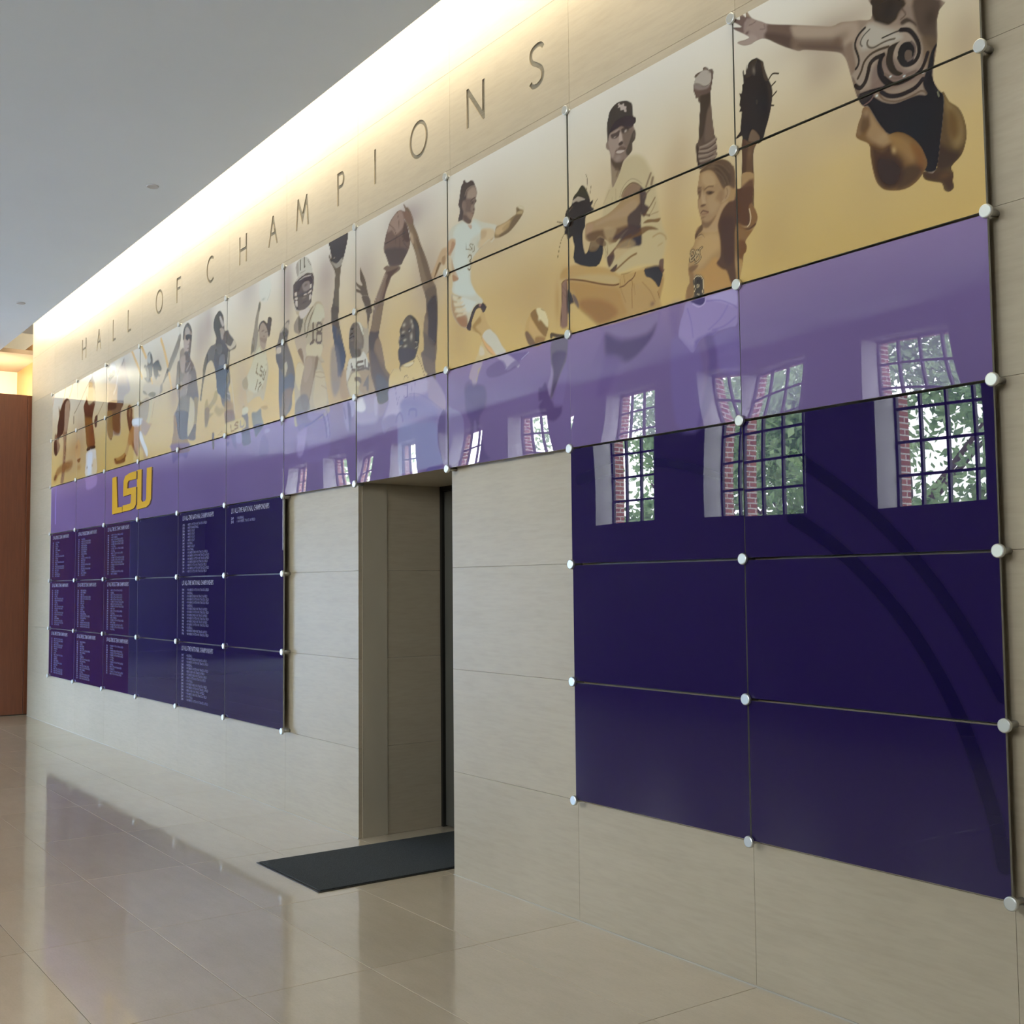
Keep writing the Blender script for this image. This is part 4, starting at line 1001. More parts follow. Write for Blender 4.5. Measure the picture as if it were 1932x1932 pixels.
["E",5,[10248,3816],[14,9],0,[92,80,58],0.8,0],
["S",5,[10254,3837,10286,3824,10304,3804],4.8,5.0,[170,156,118],0.5,1,1],
["B",5,[9293,3617,9326,3669,9358,3703,9389,3737,9405,3758,9444,3790,9498,3785,9501,3723,9466,3686,9435,3701,9404,3675,9364,3626,9340,3598],9.9,[172,142,106],0.8,1,0],
["P",5,[9409,3716,9435,3701,9396,3661,9349,3630,9373,3674],5.5,[98,74,48],0.9,1,0],
["P",5,[9444,3737,9482,3740,9474,3684,9443,3700],5.5,[128,100,70],0.7,1,0],
["B",5,[9627,3921,9650,3978,9632,4015,9640,4038,9652,4083,9667,4123,9686,4134,9690,4149,9705,4148,9718,4132,9740,4124,9769,4127,9797,4115,9814,4088,9831,4055,9834,4026,9823,4002,9830,3984,9809,3970,9810,3938,9801,3916,9779,3891,9764,3871,9736,3873,9707,3890,9671,3912,9638,3914],3.2,[116,98,86],1.0,1,0],
["P",5,[9652,4083,9667,4123,9686,4134,9690,4149,9705,4148,9718,4130,9754,4125,9776,4125,9800,4112,9811,4085,9754,4086,9725,4070,9717,4036,9709,4014,9680,4022,9672,3992,9686,3956,9671,3912,9635,3915,9631,3931,9650,3978,9635,4015],3.6,[74,62,56],1,1,0],
["S",5,[9710,4058,9725,4082,9768,4089,9807,4086],7.5,3.5,[128,112,100],0.8,1,0],
["S",5,[9702,4048,9717,4068,9753,4074],5.4,3.5,[124,108,94],0.7,1,0],
["P",5,[9739,4066,9796,4081,9824,4057,9831,4023,9816,4008,9767,4018,9731,4024],8.8,[148,128,112],0.8,1,0],
["P",5,[9717,4028,9767,4014,9795,3974,9773,3940,9723,3946,9694,3986,9687,4020],10.6,[100,82,74],0.8,1,0],
["S",5,[9767,4002,9785,4009,9813,4011],6.4,3.5,[66,52,46],0.9,1,0],
["E",5,[9788,3988],[16,9],0,[66,52,46],0.8,0],
["E",5,[9818,3991],[6,13],0,[60,48,42],0.8,0],
["P",5,[9780,3978,9808,3954,9801,3920,9766,3950],7.0,[132,112,98],0.8,1,0],
["E",5,[9798,3943],[10,8],0,[72,54,48],0.8,0],
["S",5,[9772,3924,9794,3920],6.4,3.5,[74,54,46],0.8,1,0],
["P",5,[9723,3946,9780,3926,9794,3907,9772,3890,9744,3908],7.1,[136,112,94],0.8,1,0],
["P",5,[9679,3934,9708,3934,9751,3898,9772,3885,9761,3868,9729,3875,9700,3896],7.1,[86,68,58],0.85,1,0],
["P",5,[9680,4026,9709,4018,9716,3980,9694,3966,9676,3991],7.1,[124,104,92],0.6,1,0],
["B",5,[10027,3032,10119,3031,10144,3015,10208,2975,10251,2945,10238,2925,10207,2941,10136,2926,10092,2975,10053,3004],4.5,[166,152,178],0.9,1,0],
["P",5,[10138,3016,10227,3009,10339,2997,10270,2964,10226,2968,10170,3003],6.6,[98,84,132],0.7,1,1],
["P",5,[9931,2967,10072,2997,10130,2946,10110,2934,10207,2971,10251,2941,10117,2910,9958,2912],8.4,[96,78,122],0.7,1,1],
["S",5,[10270,2968,10336,2995],4.3,3.3,[170,160,196],0.8,1,1],
["B",5,[9787,3017,9877,3018,9877,2991,9842,2981,9835,2939,9820,2925,9823,2894,9792,2883,9778,2924,9750,2948,9772,2992],6.3,[156,138,164],0.85,1,0],
["P",5,[9699,2904,9750,2928,9785,2888,9834,2888,9916,2864,9921,2747,9845,2745,9706,2832],13.9,[96,80,118],0.7,1,1],
["P",5,[9709,2884,9818,2898,9923,2843,9904,2746,9850,2673,9900,2499,9943,2440,9666,2456,9723,2567,9761,2664,9707,2752],15.6,[88,74,116],0.75,1,1],
["P",5,[9797,2680,9823,2656,9816,2547,9791,2550],9.4,[116,104,148],0.7,1,1],
["B",6,[7904,4230,8054,4229,8196,4224,8192,4165,8175,4125,8155,4086,8134,4053,8110,4021,8090,3975,8079,3902,8065,3810,8057,3674,7946,3696,7968,3766,7989,3842,8000,3919,8004,3973,7963,4034,7924,4078,7900,4129,7914,4126,7942,4093,7932,4141,7918,4180],3.8,[86,76,64],1.0,1,0],
["P",6,[7904,4230,8054,4229,8196,4224,8192,4165,8175,4125,8155,4086,8134,4053,8066,4035,8025,4038,7949,4072,7956,4096,7932,4141,7918,4180],2.3,[66,60,60],1,1,0],
["E",6,[8040,4127],[69,45],0,[52,46,46],0.7,0],
["P",6,[7942,4074,8025,4038,8114,4058,8100,4011,8039,4003,8004,4014],3.8,[142,134,122],0.95,1,0],
["E",6,[7987,4087],[11,5],0,[160,152,144],0.9,0],
["P",6,[8000,3974,8045,3998,8090,3982,8079,3902,8057,3674,8009,3684],6.0,[98,86,70],0.7,1,0],
["B",6,[7946,3735,8060,3712,8053,3650,8063,3600,8097,3515,8123,3447,8150,3386,8169,3339,8142,3271,8101,3199,8061,3237,8027,3337,8000,3421,7966,3539,7946,3639],4.6,[82,70,60],1.0,1,0],
["P",6,[7946,3607,8035,3564,8116,3461,8163,3359,8142,3271,8101,3206,8061,3253,8007,3404,7959,3553],7.5,[66,68,80],0.95,1,0],
["P",6,[8035,3564,8090,3529,8116,3461,8062,3452,8021,3516],7.5,[92,82,74],0.7,1,0],
["P",6,[8041,3513,8097,3468,8161,3353,8096,3243,8040,3226],9.7,[62,66,80],0.8,1,1],
["P",6,[7946,3434,8041,3426,8096,3243,8077,3134,7982,3082,7926,3244],23.5,[104,98,104],0.6,1,1],
["B",6,[8319,3839,8372,3806,8420,3791,8390,3832,8381,3880,8386,3924,8408,3895,8460,3820,8485,3748,8531,3642,8552,3575,8466,3592,8432,3688,8393,3738,8336,3763,8323,3783,8345,3782,8394,3763,8337,3806],3.7,[92,78,64],1.0,1,0],
["B",6,[8406,3715,8510,3693,8544,3611,8526,3565,8500,3503,8500,3462,8516,3326,8472,3300,8506,3236,8565,3185,8607,3125,8648,3033,8589,3009,8401,3036,8295,3034,8223,3052,8178,3136,8170,3231,8197,3287,8225,3317,8261,3306,8234,3349,8212,3413,8217,3489,8226,3522,8263,3553,8308,3557,8379,3539,8422,3502,8483,3482,8475,3575,8449,3639],4.4,[160,148,128],1.0,1,0],
["P",6,[8406,3715,8510,3693,8544,3611,8526,3565,8500,3503,8500,3470,8483,3515,8466,3619],3.7,[88,74,62],1,1,0],
["P",6,[8226,3522,8263,3553,8308,3555,8352,3545,8396,3481,8430,3433,8430,3366,8403,3337,8377,3308,8315,3306,8261,3306,8234,3349,8212,3413,8222,3480],3.8,[108,94,80],1,1,0],
["P",6,[8226,3513,8272,3547,8299,3555,8294,3483,8288,3319,8252,3321,8225,3368,8217,3429],5.8,[82,70,60],0.85,1,0],
["P",6,[8307,3515,8343,3525,8387,3466,8404,3396,8342,3424],9.5,[122,108,92],0.8,1,0],
["E",6,[8263,3519],[18,7],0,[56,46,40],0.8,0],
["S",6,[8226,3479,8271,3488],8.7,3.8,[60,48,42],0.8,1,0],
["S",6,[8221,3458,8271,3462,8289,3459],8.7,3.8,[64,50,44],0.8,1,0],
["S",6,[8239,3438,8280,3435],7.4,3.8,[120,104,90],0.6,1,0],
["P",6,[8225,3398,8297,3372,8386,3349,8385,3307,8315,3306,8261,3306,8234,3345],9.5,[84,74,64],0.8,1,0],
["E",6,[8325,3516],[16,10],0,[140,126,108],0.7,0],
["P",6,[8317,3573,8361,3560,8413,3499,8426,3442,8396,3481,8361,3534,8317,3560],3.8,[192,186,166],1,1,0],
["S",6,[8361,3560,8405,3517,8426,3459],5.9,2.8,[124,110,92],0.7,1,0],
["E",6,[8408,3345],[17,13],0,[150,138,122],0.8,0],
["P",6,[8197,3287,8243,3314,8315,3302,8385,3302,8421,3330,8464,3297,8506,3240,8506,3195,8385,3197,8314,3209,8252,3236,8215,3190,8188,3160,8174,3205],5.7,[188,182,168],1,1,0],
["P",6,[8314,3209,8420,3209,8574,3168,8640,3035,8539,3024,8436,3031,8358,3084,8384,3130],11.2,[152,130,102],0.9,1,0],
["P",6,[8215,3190,8296,3211,8367,3183,8384,3130,8313,3057,8241,3050,8197,3125],11.4,[190,176,140],0.8,1,0],
["S",6,[8245,3271,8265,3229,8305,3221],18.5,2.9,[92,78,68],0.95,0,0],
["S",6,[8416,3264,8341,3268,8323,3249,8341,3234,8429,3228,8437,3210,8341,3215],18.2,2.8,[92,78,68],0.95,0,0],
["S",6,[8451,3266,8454,3211,8506,3195,8498,3238],17.9,2.8,[92,78,68],0.95,0,0],
["P",6,[8296,3169,8340,3169,8389,3151,8388,3113,8349,3136,8305,3142],3.8,[104,90,76],1,1,0],
["P",6,[8313,3107,8358,3092,8348,3052,8313,3057],5.7,[170,154,112],0.9,1,0],
["P",6,[8419,3092,8488,3152,8501,3146,8496,3047,8471,3059,8462,3085],3.7,[108,96,88],1,1,0],
["S",6,[8206,3166,8260,3209,8296,3211],13.6,4.8,[128,110,90],0.8,1,0],
["S",6,[8197,3278,8171,3223,8178,3140,8214,3054],6.0,2.9,[120,98,78],0.8,1,0],
["P",6,[8472,3300,8515,3318,8549,3262,8574,3192,8515,3210,8498,3258],7.4,[112,102,88],0.9,1,0],
["P",6,[8096,3226,8161,3250,8178,3136,8223,3048,8132,3039,8077,3090],13.5,[150,124,98],0.7,1,1],
["B",6,[8308,3016,8433,3017,8618,3013,8654,3012,8653,2892,8617,2826,8478,2825,8336,2842,8307,2892],25.4,[160,150,176],0.75,1,0],
["P",6,[8308,3011,8423,3013,8460,2936,8413,2915,8337,2929,8308,2956],12.2,[206,202,208],0.95,1,0],
["P",6,[8423,3013,8618,3013,8626,2914,8498,2895,8460,2945],16.0,[158,146,166],0.8,1,0],
["P",6,[8581,2982,8627,2985,8626,2878,8590,2874],11.9,[176,166,190],0.8,1,0],
["P",6,[8636,3010,8788,3019,8788,2963,8725,2866,8653,2848,8636,2913],15.7,[148,134,150],0.7,1,1],
["P",6,[8130,3017,8210,3011,8249,2927,8239,2831,8189,2813,8140,2913],12.4,[150,140,176],0.6,1,1],
["P",6,[8190,3009,8225,2995,8249,2927,8243,2816,8219,2810,8204,2904],8.2,[76,62,106],0.85,1,1],
["S",6,[8135,2979,8170,2899],13.7,8.3,[84,70,112],0.8,1,1],
["P",6,[8225,3018,8293,3013,8298,2920,8254,2898,8244,2964],8.2,[160,154,184],0.8,1,1],
["B",7,[8506,3265,8499,3349,8508,3431,8543,3495,8578,3624,8612,3675,8663,3730,8729,3800,8746,3817,8713,3841,8763,3850,8795,3838,8843,3831,8907,3816,8938,3797,8922,3780,8826,3762,8794,3729,8744,3671,8711,3597,8677,3501,8651,3433,8643,3393,8675,3342,8715,3230,8739,3161,8819,3092,8843,3048,8795,3015,8778,2946,8647,2935,8606,3010,8540,3135,8515,3222],4.3,[108,88,72],1.0,1,0],
["P",7,[8746,3797,8827,3802,8914,3798,8810,3762,8761,3708,8719,3636,8695,3645,8745,3720],7.3,[78,56,46],0.9,1,0],
["P",7,[8612,3675,8679,3734,8738,3795,8770,3779,8712,3719,8653,3641,8594,3555,8577,3542],9.2,[124,104,88],0.8,1,0],
["S",7,[8577,3583,8612,3667,8679,3738,8738,3795],5.6,2.8,[178,160,138],0.8,1,0],
["P",7,[8543,3495,8611,3576,8694,3600,8660,3492,8643,3430,8576,3426,8525,3461],9.2,[118,98,76],0.8,1,0],
["P",7,[8508,3447,8593,3435,8651,3429,8643,3393,8592,3366,8575,3311,8608,3248,8541,3284,8507,3356],11.1,[74,62,58],0.95,1,0],
["P",7,[8609,3379,8659,3362,8732,3219,8707,3191,8650,3241,8592,3324],12.9,[124,102,82],0.8,1,0],
["P",7,[8524,3320,8608,3272,8674,3180,8755,3110,8843,3056,8795,3024,8778,2946,8655,2938,8590,3062,8540,3176],11.0,[88,74,68],0.9,1,0],
["P",7,[8615,3144,8739,3088,8787,3025,8770,2947,8655,2942,8606,3043],14.6,[84,80,82],0.8,1,0],
["B",7,[8982,4199,8990,4201,9013,4175,9036,4167,9066,4136,9088,4099,9103,4071,9110,4034,9155,3964,9191,3892,9234,3823,9277,3748,9312,3671,9340,3615,9368,3582,9382,3545,9388,3494,9390,3380,9385,3268,9377,3157,9362,3091,9368,3007,9360,2971,9252,2953,9203,3071,9189,3181,9219,3199,9227,3240,9217,3315,9236,3411,9258,3445,9252,3523,9224,3583,9202,3630,9159,3756,9130,3837,9093,3905,9064,3948,9057,3997,9019,4070,8958,4150,8966,4164,9005,4149],4.1,[112,92,72],1.0,1,0],
["P",7,[9019,4070,9065,4034,9110,3975,9168,3851,9211,3763,9283,3624,9253,3600,9202,3634,9159,3756,9116,3880,9064,3956],12.2,[124,104,82],0.7,1,0],
["P",7,[9057,3997,9094,3972,9109,3913,9079,3928],8.8,[170,146,120],0.7,1,0],
["P",7,[9132,3938,9212,3848,9298,3685,9340,3611,9268,3635,9197,3782],10.4,[94,76,58],0.7,1,0],
["P",7,[8966,4160,9066,4129,9103,4063,9065,4050,8989,4110],7.1,[112,86,74],0.8,1,0],
["S",7,[8982,4199,9028,4155,9051,4133],6.6,3.6,[90,74,66],0.7,1,0],
["P",7,[9238,3564,9354,3585,9382,3526,9387,3381,9294,3377,9251,3423],12.0,[90,74,58],0.8,1,0],
["P",7,[9266,3482,9353,3524,9392,3471,9385,3268,9349,3199,9278,3258,9280,3402],11.9,[62,50,48],0.95,1,0],
["P",7,[9220,3314,9292,3266,9363,3197,9348,3101,9262,3115,9197,3180,9226,3198],10.3,[88,74,64],0.8,1,0],
["P",7,[9196,3172,9291,3133,9362,3084,9360,2978,9260,2959,9203,3079],10.3,[106,88,74],0.8,1,0],
["B",7,[8719,3987,8732,4024,8749,4061,8774,4095,8798,4129,8839,4155,8895,4176,8935,4177,8966,4164,8989,4118,8996,4092,9019,4070,9042,4017,9060,3957,9063,3924,9040,3883,8977,3835,8946,3811,8851,3825,8795,3838,8771,3876,8739,3933,8723,3949],3.5,[100,80,70],1.0,1,0],
["P",7,[8798,4125,8895,4176,8958,4166,8989,4102,8972,4051,8877,4028,8830,4072,8773,4071],10.8,[146,122,108],0.8,1,0],
["P",7,[8988,4078,9026,4044,9060,3957,9025,3942,8971,3987],8.9,[70,52,46],0.8,1,0],
["P",7,[8731,3959,8829,3951,8986,3912,9024,3879,8954,3817,8811,3838,8763,3886],14.4,[72,60,56],0.8,1,0],
["S",7,[8790,4123,8854,4074,8885,4026,8881,3994],5.5,2.2,[74,58,50],0.9,1,0],
["S",7,[8899,4174,8918,4113,8925,4047,8932,3926],5.4,2.2,[82,64,56],0.8,1,0],
["S",7,[8740,4002,8829,4004,8909,4007,8995,4013],6.8,2.2,[68,52,46],0.9,1,0],
["S",7,[8964,3997,8979,3954,9032,3901],5.3,2.1,[64,50,44],0.8,1,0],
["S",7,[8877,3995,8868,3941,8828,3911],5.5,2.7,[74,60,54],0.6,1,0],
["B",7,[8787,3029,8779,3071,8796,3116,8828,3143,8915,3137,8946,3152,9092,3156,9137,3187,9189,3170,9211,3120,9232,3071,9261,3036,9128,3029,8898,3033],5.2,[188,164,116],1.0,1,0],
["P",7,[8796,3112,8915,3129,8977,3135,9099,3147,9145,3174,9203,3083,9246,3034,8898,3037,8795,3036],14.1,[196,172,118],0.7,1,0],
["S",7,[9137,3183,9188,3120,9231,3037],5.1,2.1,[112,88,62],0.9,1,0],
["S",7,[8930,3115,8946,3144,9038,3125,9092,3136,9103,3154],5.3,2.1,[120,98,68],0.9,1,0],
["P",7,[8969,3144,9092,3148,9084,3133,9023,3128],3.5,[200,186,146],0.9,1,0],
["S",7,[8795,3108,8836,3138],5.5,2.7,[150,122,80],0.7,1,0],
["S",7,[9026,3057,9015,3072,8988,3074,8976,3057,8980,3040],5.5,1.8,[98,82,62],0.95,0,0],
["S",7,[9091,3043,9102,3033],5.4,1.7,[98,82,62],0.9,1,0],
["B",7,[8915,3118,8923,3168,8904,3199,8900,3251,8916,3272,8909,3305,8913,3336,8925,3350,8921,3382,8949,3413,8973,3436,9012,3456,9058,3459,9110,3433,9155,3389,9173,3343,9174,3304,9164,3252,9153,3223,9130,3188,9100,3162,8946,3148],4.1,[74,64,56],1.0,1,0],
["P",7,[8980,3439,9019,3451,9057,3447,9064,3391,9094,3350,9064,3332,9003,3351,8949,3362,8933,3388],8.8,[92,78,64],0.8,1,0],
["E",7,[9080,3415],[20,16],0,[176,162,140],0.75,0],
["E",7,[9087,3379],[14,17],0,[176,162,140],0.75,0],
["E",7,[8980,3407],[19,12],0,[176,162,140],0.75,0],
["E",7,[9071,3315],[15,23],0,[176,162,140],0.75,0],
["E",7,[8968,3362],[19,8],0,[176,162,140],0.75,0],
["E",7,[8987,3307],[20,8],0,[176,162,140],0.75,0],
["E",7,[8994,3266],[20,9],0,[176,162,140],0.75,0],
["E",7,[8917,3332],[9,16],0,[176,162,140],0.75,0],
["E",7,[8932,3277],[17,5],0,[176,162,140],0.75,0],
["P",7,[9065,3449,9132,3405,9169,3336,9168,3243,9123,3267,9124,3344,9087,3406],7.0,[52,44,38],0.8,1,0],
["E",7,[9049,3359],[30,17],0,[44,36,34],0.9,0],
["E",7,[9045,3355],[6,5],0,[190,180,160],0.9,0],
["E",7,[8956,3340],[28,11],0,[44,34,32],0.9,0],
["E",7,[8948,3298],[23,17],0,[46,36,34],0.9,0],
["E",7,[8941,3387],[14,12],0,[48,40,36],0.7,0],
["P",7,[8916,3256,9009,3252,9115,3222,9122,3189,9054,3162,8946,3152,8923,3184,8908,3218],10.6,[66,56,58],0.9,1,0],
["S",7,[9123,3271,9149,3262,9145,3236,9123,3232],5.2,2.6,[162,146,122],0.9,1,0],
["E",7,[9134,3249],[10,10],0,[56,48,42],0.7,0],
["B",7,[8788,3024,8969,3023,9247,3023,9334,3018,9477,2878,9476,2769,9415,2753,9391,2674,9398,2579,9442,2506,9472,2463,8963,2441,8913,2446,8898,2731,8873,2764,8777,2763,8724,2729,8697,2772,8689,2817,8725,2866,8779,2933],10.2,[136,124,164],0.9,1,0],
["P",7,[8788,3019,9247,3023,9278,2935,9166,2926,9035,2941,8934,2899,8950,2845,8778,2833,8707,2815,8778,2929],19.0,[172,160,186],0.85,1,0],
["P",7,[9279,3018,9334,3018,9477,2878,9476,2785,9293,2884],14.6,[156,140,162],0.8,1,0],
["P",7,[8934,2908,9101,2902,9292,2842,9385,2789,9353,2736,9164,2784,8967,2783],26.0,[120,112,156],0.7,1,0],
["P",7,[8915,2738,9164,2750,9384,2716,9412,2549,9472,2455,9209,2446,8913,2454],25.8,[132,134,172],0.8,1,0],
["P",7,[8689,2817,8813,2846,8899,2817,8881,2763,8777,2754,8724,2729],11.6,[118,102,142],0.8,1,0],
["S",7,[8866,3019,8900,2899],5.4,2.9,[110,98,140],0.8,1,0],
["S",7,[8891,2900,8926,2952],5.4,2.9,[110,98,140],0.7,1,0],
["S",7,[8977,3015,9028,3008,9027,2933,8993,2930,8977,2949],6.0,2.8,[96,84,128],0.85,0,0],
["S",7,[9085,3006,9072,2931],5.2,2.8,[116,104,146],0.7,1,0],
["S",7,[9122,3009,9109,2905],5.2,2.8,[110,98,144],0.75,1,0],
["S",7,[8877,2790,8899,2826,8933,2839,8958,2814,8967,2783],15.7,5.7,[104,94,134],0.8,1,0],
["S",7,[9046,2816,9059,2844,9133,2834,9136,2796],15.3,5.6,[98,92,140],0.8,1,0],
["S",7,[9044,2948,9166,2931,9293,2879,9446,2793],5.1,4.6,[112,102,146],0.7,1,0],
["P",7,[9415,2753,9480,2777,9472,2467,9420,2532,9394,2608,9391,2674],5.4,[98,86,126],0.85,1,1],
["P",7,[9240,2430,9288,2455,9441,2449,9388,2434,9248,2430],3.6,[88,80,134],0.8,1,1],
["P",7,[9491,2783,9565,2782,9652,2746,9687,2679,9677,2522,9641,2471,9560,2439,9486,2441],8.8,[132,122,160],0.7,1,1],
["B",8,[7008,3640,7024,3665,7057,3721,7107,3744,7139,3768,7188,3787,7224,3783,7220,3753,7204,3742,7212,3693,7196,3654,7188,3621,7212,3576,7268,3498,7307,3423,7331,3352,7331,3284,7323,3251,7283,3189,7268,3089,7156,3035,7107,2986,7075,2983,7050,3083,7033,3224,7033,3433,6991,3492,6974,3548,6983,3567,6974,3618],8.3,[96,88,84],0.95,1,0],
["P",8,[7057,3721,7139,3762,7204,3773,7212,3734,7204,3708,7139,3741,7090,3715],6.5,[172,158,140],0.8,1,0],
["P",8,[7107,3712,7172,3700,7196,3668,7156,3662,7115,3683],6.5,[80,70,62],0.9,1,0],
["S",8,[7107,3744,7172,3728,7196,3703],7.4,4.1,[110,96,84],0.8,1,0],
["P",8,[6991,3601,7041,3604,7078,3589,7066,3553,6991,3562],3.3,[182,166,144],1,1,0],
["P",8,[6983,3553,7041,3550,7098,3527,7107,3421,7033,3440,6991,3492],6.6,[86,80,80],0.9,1,0],
["P",8,[7041,3432,7139,3347,7252,3364,7315,3320,7299,3221,7220,3232,7066,3116,7033,3259],13.0,[90,90,98],0.8,1,0],
["P",8,[7139,3451,7180,3465,7196,3414,7172,3377,7155,3345,7143,3398],4.9,[166,156,132],0.9,1,0],
["P",8,[7212,3617,7307,3607,7424,3444,7393,3423,7346,3417,7268,3505],9.6,[140,122,104],0.8,1,0],
["P",8,[7107,3231,7283,3240,7236,3128,7140,3037,7099,3042],16.2,[128,106,88],0.7,1,0],
["B",8,[7340,3859,7410,3814,7547,3817,7622,3801,7696,3829,7783,3804,7826,3740,7840,3676,7804,3641,7804,3504,7818,3469,7782,3411,7831,3357,7781,3352,7831,3273,7866,3171,7880,3127,7901,3038,7908,2973,7722,2945,7469,2949,7331,2946,7331,3115,7323,3251,7338,3317,7362,3408,7424,3421,7493,3383,7455,3426,7378,3513,7323,3618,7394,3639,7315,3673,7308,3729,7363,3770,7386,3789,7347,3817],6.0,[166,152,126],1.0,1,0],
["P",8,[7347,3810,7394,3787,7463,3750,7440,3670,7394,3639,7323,3672,7308,3723],6.4,[124,110,96],0.8,1,0],
["P",8,[7402,3779,7471,3745,7432,3658,7401,3657,7382,3722],4.8,[92,82,68],0.95,1,0],
["P",8,[7410,3814,7532,3820,7600,3796,7501,3752,7440,3751,7409,3777],4.7,[188,176,164],0.9,1,0],
["P",8,[7424,3640,7516,3623,7531,3487,7500,3385,7470,3437,7440,3519,7378,3513,7331,3616],7.9,[168,150,128],0.8,1,0],
["P",8,[7378,3513,7455,3518,7493,3383,7432,3430],4.8,[118,96,74],0.95,1,0],
["S",8,[7637,3805,7547,3750,7501,3692,7501,3635],13.0,1.9,[98,86,68],0.95,1,0],
["S",8,[7696,3793,7614,3737,7569,3679,7547,3630,7535,3592],13.9,1.9,[98,86,68],0.95,1,0],
["S",8,[7667,3799,7577,3744,7535,3686,7524,3635],11.0,1.9,[180,170,150],0.8,1,0],
["P",8,[7696,3806,7783,3788,7826,3740,7840,3666,7783,3658,7695,3675,7622,3676,7622,3715],9.3,[184,176,150],0.9,1,0],
["P",8,[7546,3537,7782,3495,7796,3441,7760,3408,7694,3422,7546,3451],7.7,[184,170,138],0.9,1,0],
["P",8,[7783,3671,7847,3658,7832,3467,7810,3438,7804,3537],7.6,[148,128,106],0.7,1,0],
["S",8,[7644,3676,7643,3533],22.7,1.8,[96,80,66],1,0,0],
["S",8,[7606,3530,7658,3547],22.7,1.8,[96,80,66],1,0,0],
["S",8,[7710,3649,7725,3663,7768,3656,7786,3638,7786,3605,7768,3589,7724,3597,7710,3619,7710,3649],19.5,1.8,[96,82,70],1,0,0],
["S",8,[7710,3580,7699,3536,7717,3517,7768,3508,7786,3521,7786,3573,7710,3590,7710,3574],19.5,1.8,[96,80,70],1,0,0],
["P",8,[7523,3445,7606,3439,7694,3419,7731,3400,7709,3358,7679,3297,7650,3236,7605,3166,7575,3082,7530,3038,7454,3065,7424,3192,7454,3299,7500,3385],4.7,[144,124,100],1,1,0],
["P",8,[7694,3416,7738,3399,7694,3301,7635,3225,7590,3146,7545,3059,7620,3175,7650,3269],7.8,[112,92,70],0.8,1,0],
["P",8,[7531,3427,7621,3418,7620,3339,7530,3254,7485,3294],9.4,[156,136,112],0.7,1,0],
["P",8,[7439,3167,7545,3152,7590,3047,7485,3027,7346,3012,7338,3114],12.6,[106,98,94],0.8,1,0],
["P",8,[7362,3408,7424,3418,7493,3380,7470,3330,7439,3268,7408,3205,7346,3282,7338,3323],7.9,[190,172,134],0.9,1,0],
["P",8,[7694,3314,7810,3283,7852,3180,7866,3043,7722,2997,7649,3105,7679,3231],10.7,[182,164,130],0.8,1,0],
["S",8,[7694,3301,7767,3293,7831,3273],6.8,4.6,[136,116,90],0.7,1,0],
["S",8,[7687,3276,7767,3251,7852,3244],6.8,4.6,[136,116,90],0.7,1,0],
["S",8,[7781,3190,7838,3169,7866,3152],6.7,4.6,[136,116,90],0.7,1,0],
["S",8,[7738,3399,7781,3365,7831,3357],6.8,4.6,[136,116,90],0.7,1,0],
["B",8,[7339,3836,7324,3859,7308,3904,7293,3955,7289,4010,7301,4045,7348,4072,7372,4084,7348,4133,7341,4176,7365,4205,7427,4217,7496,4215,7557,4189,7602,4142,7624,4097,7638,4057,7653,4037,7657,3996,7649,3948,7630,3903,7615,3866,7611,3841,7562,3817,7486,3813,7394,3821],4.1,[168,160,150],1.0,1,0],
["P",8,[7348,4133,7380,4208,7496,4214,7572,4175,7616,4112,7638,4053,7549,4081,7457,4088,7372,4084],9.5,[180,176,164],0.9,1,0],
["P",8,[7341,4176,7380,4201,7395,4123,7372,4087,7348,4127],9.6,[138,130,122],0.7,1,0],
["S",8,[7418,4206,7426,4132],15.3,1.9,[74,68,58],1,0,0],
["S",8,[7488,4212,7496,4136],16.2,1.9,[74,68,58],1,0,0],
["S",8,[7549,4184,7602,4128],6.6,1.9,[104,98,88],0.9,1,0],
["S",8,[7419,4107,7457,4105,7503,4108],6.8,2.4,[130,122,112],0.7,1,0],
["P",8,[7395,4065,7488,4078,7601,4062,7646,4038,7653,3981,7638,3934,7615,3873,7611,3841,7502,3813,7379,3828,7332,3871,7300,3939,7301,4042],3.2,[84,72,70],1,1,0],
["P",8,[7332,4028,7457,4054,7594,4040,7623,3987,7457,4021,7395,3980,7348,3991],7.9,[66,54,54],0.9,1,0],
["P",8,[7457,4004,7503,4021,7571,4012,7593,3981,7578,3947,7487,3954],6.3,[132,120,114],0.9,1,0],
["E",8,[7518,3994],[33,12],0,[76,64,62],0.8,0],
["P",8,[7395,4055,7457,4065,7488,4081,7601,4055,7594,4047,7503,4058,7426,4055],3.2,[170,160,152],0.9,1,0],
["P",8,[7379,3923,7502,3917,7615,3906,7615,3860,7502,3816,7394,3832],7.9,[98,86,78],0.8,1,0],
["E",8,[7495,3905],[30,8],0,[128,116,104],0.7,0],
["E",8,[7494,3868],[46,8],0,[74,62,56],0.7,0],
["S",8,[7313,4025,7379,4058,7503,4071,7631,4055],13.2,1.9,[76,64,58],0.9,1,0],
["S",8,[7363,3940,7472,3933,7615,3946],11.1,1.9,[76,64,58],0.9,1,0],
["S",8,[7308,3944,7394,3933,7502,3917,7623,3914],11.2,1.9,[76,64,58],0.9,1,0],
["S",8,[7308,3917,7379,3909],10.3,1.9,[76,64,58],0.9,1,0],
["S",8,[7301,4042,7293,3955,7324,3893,7363,3838],13.5,1.9,[76,64,58],0.9,1,0],
["S",8,[7638,4050,7653,3997,7630,3903],14.9,1.9,[76,64,58],0.9,1,0],
["S",8,[7472,4071,7533,4077,7594,4064],10.1,1.9,[76,64,58],0.9,1,0],
["P",8,[7324,3975,7356,3975,7363,3946,7328,3951],1.9,[188,176,164],0.95,1,0],
["P",8,[7328,3934,7375,3930,7371,3914,7332,3919],1.9,[188,176,164],0.95,1,0],
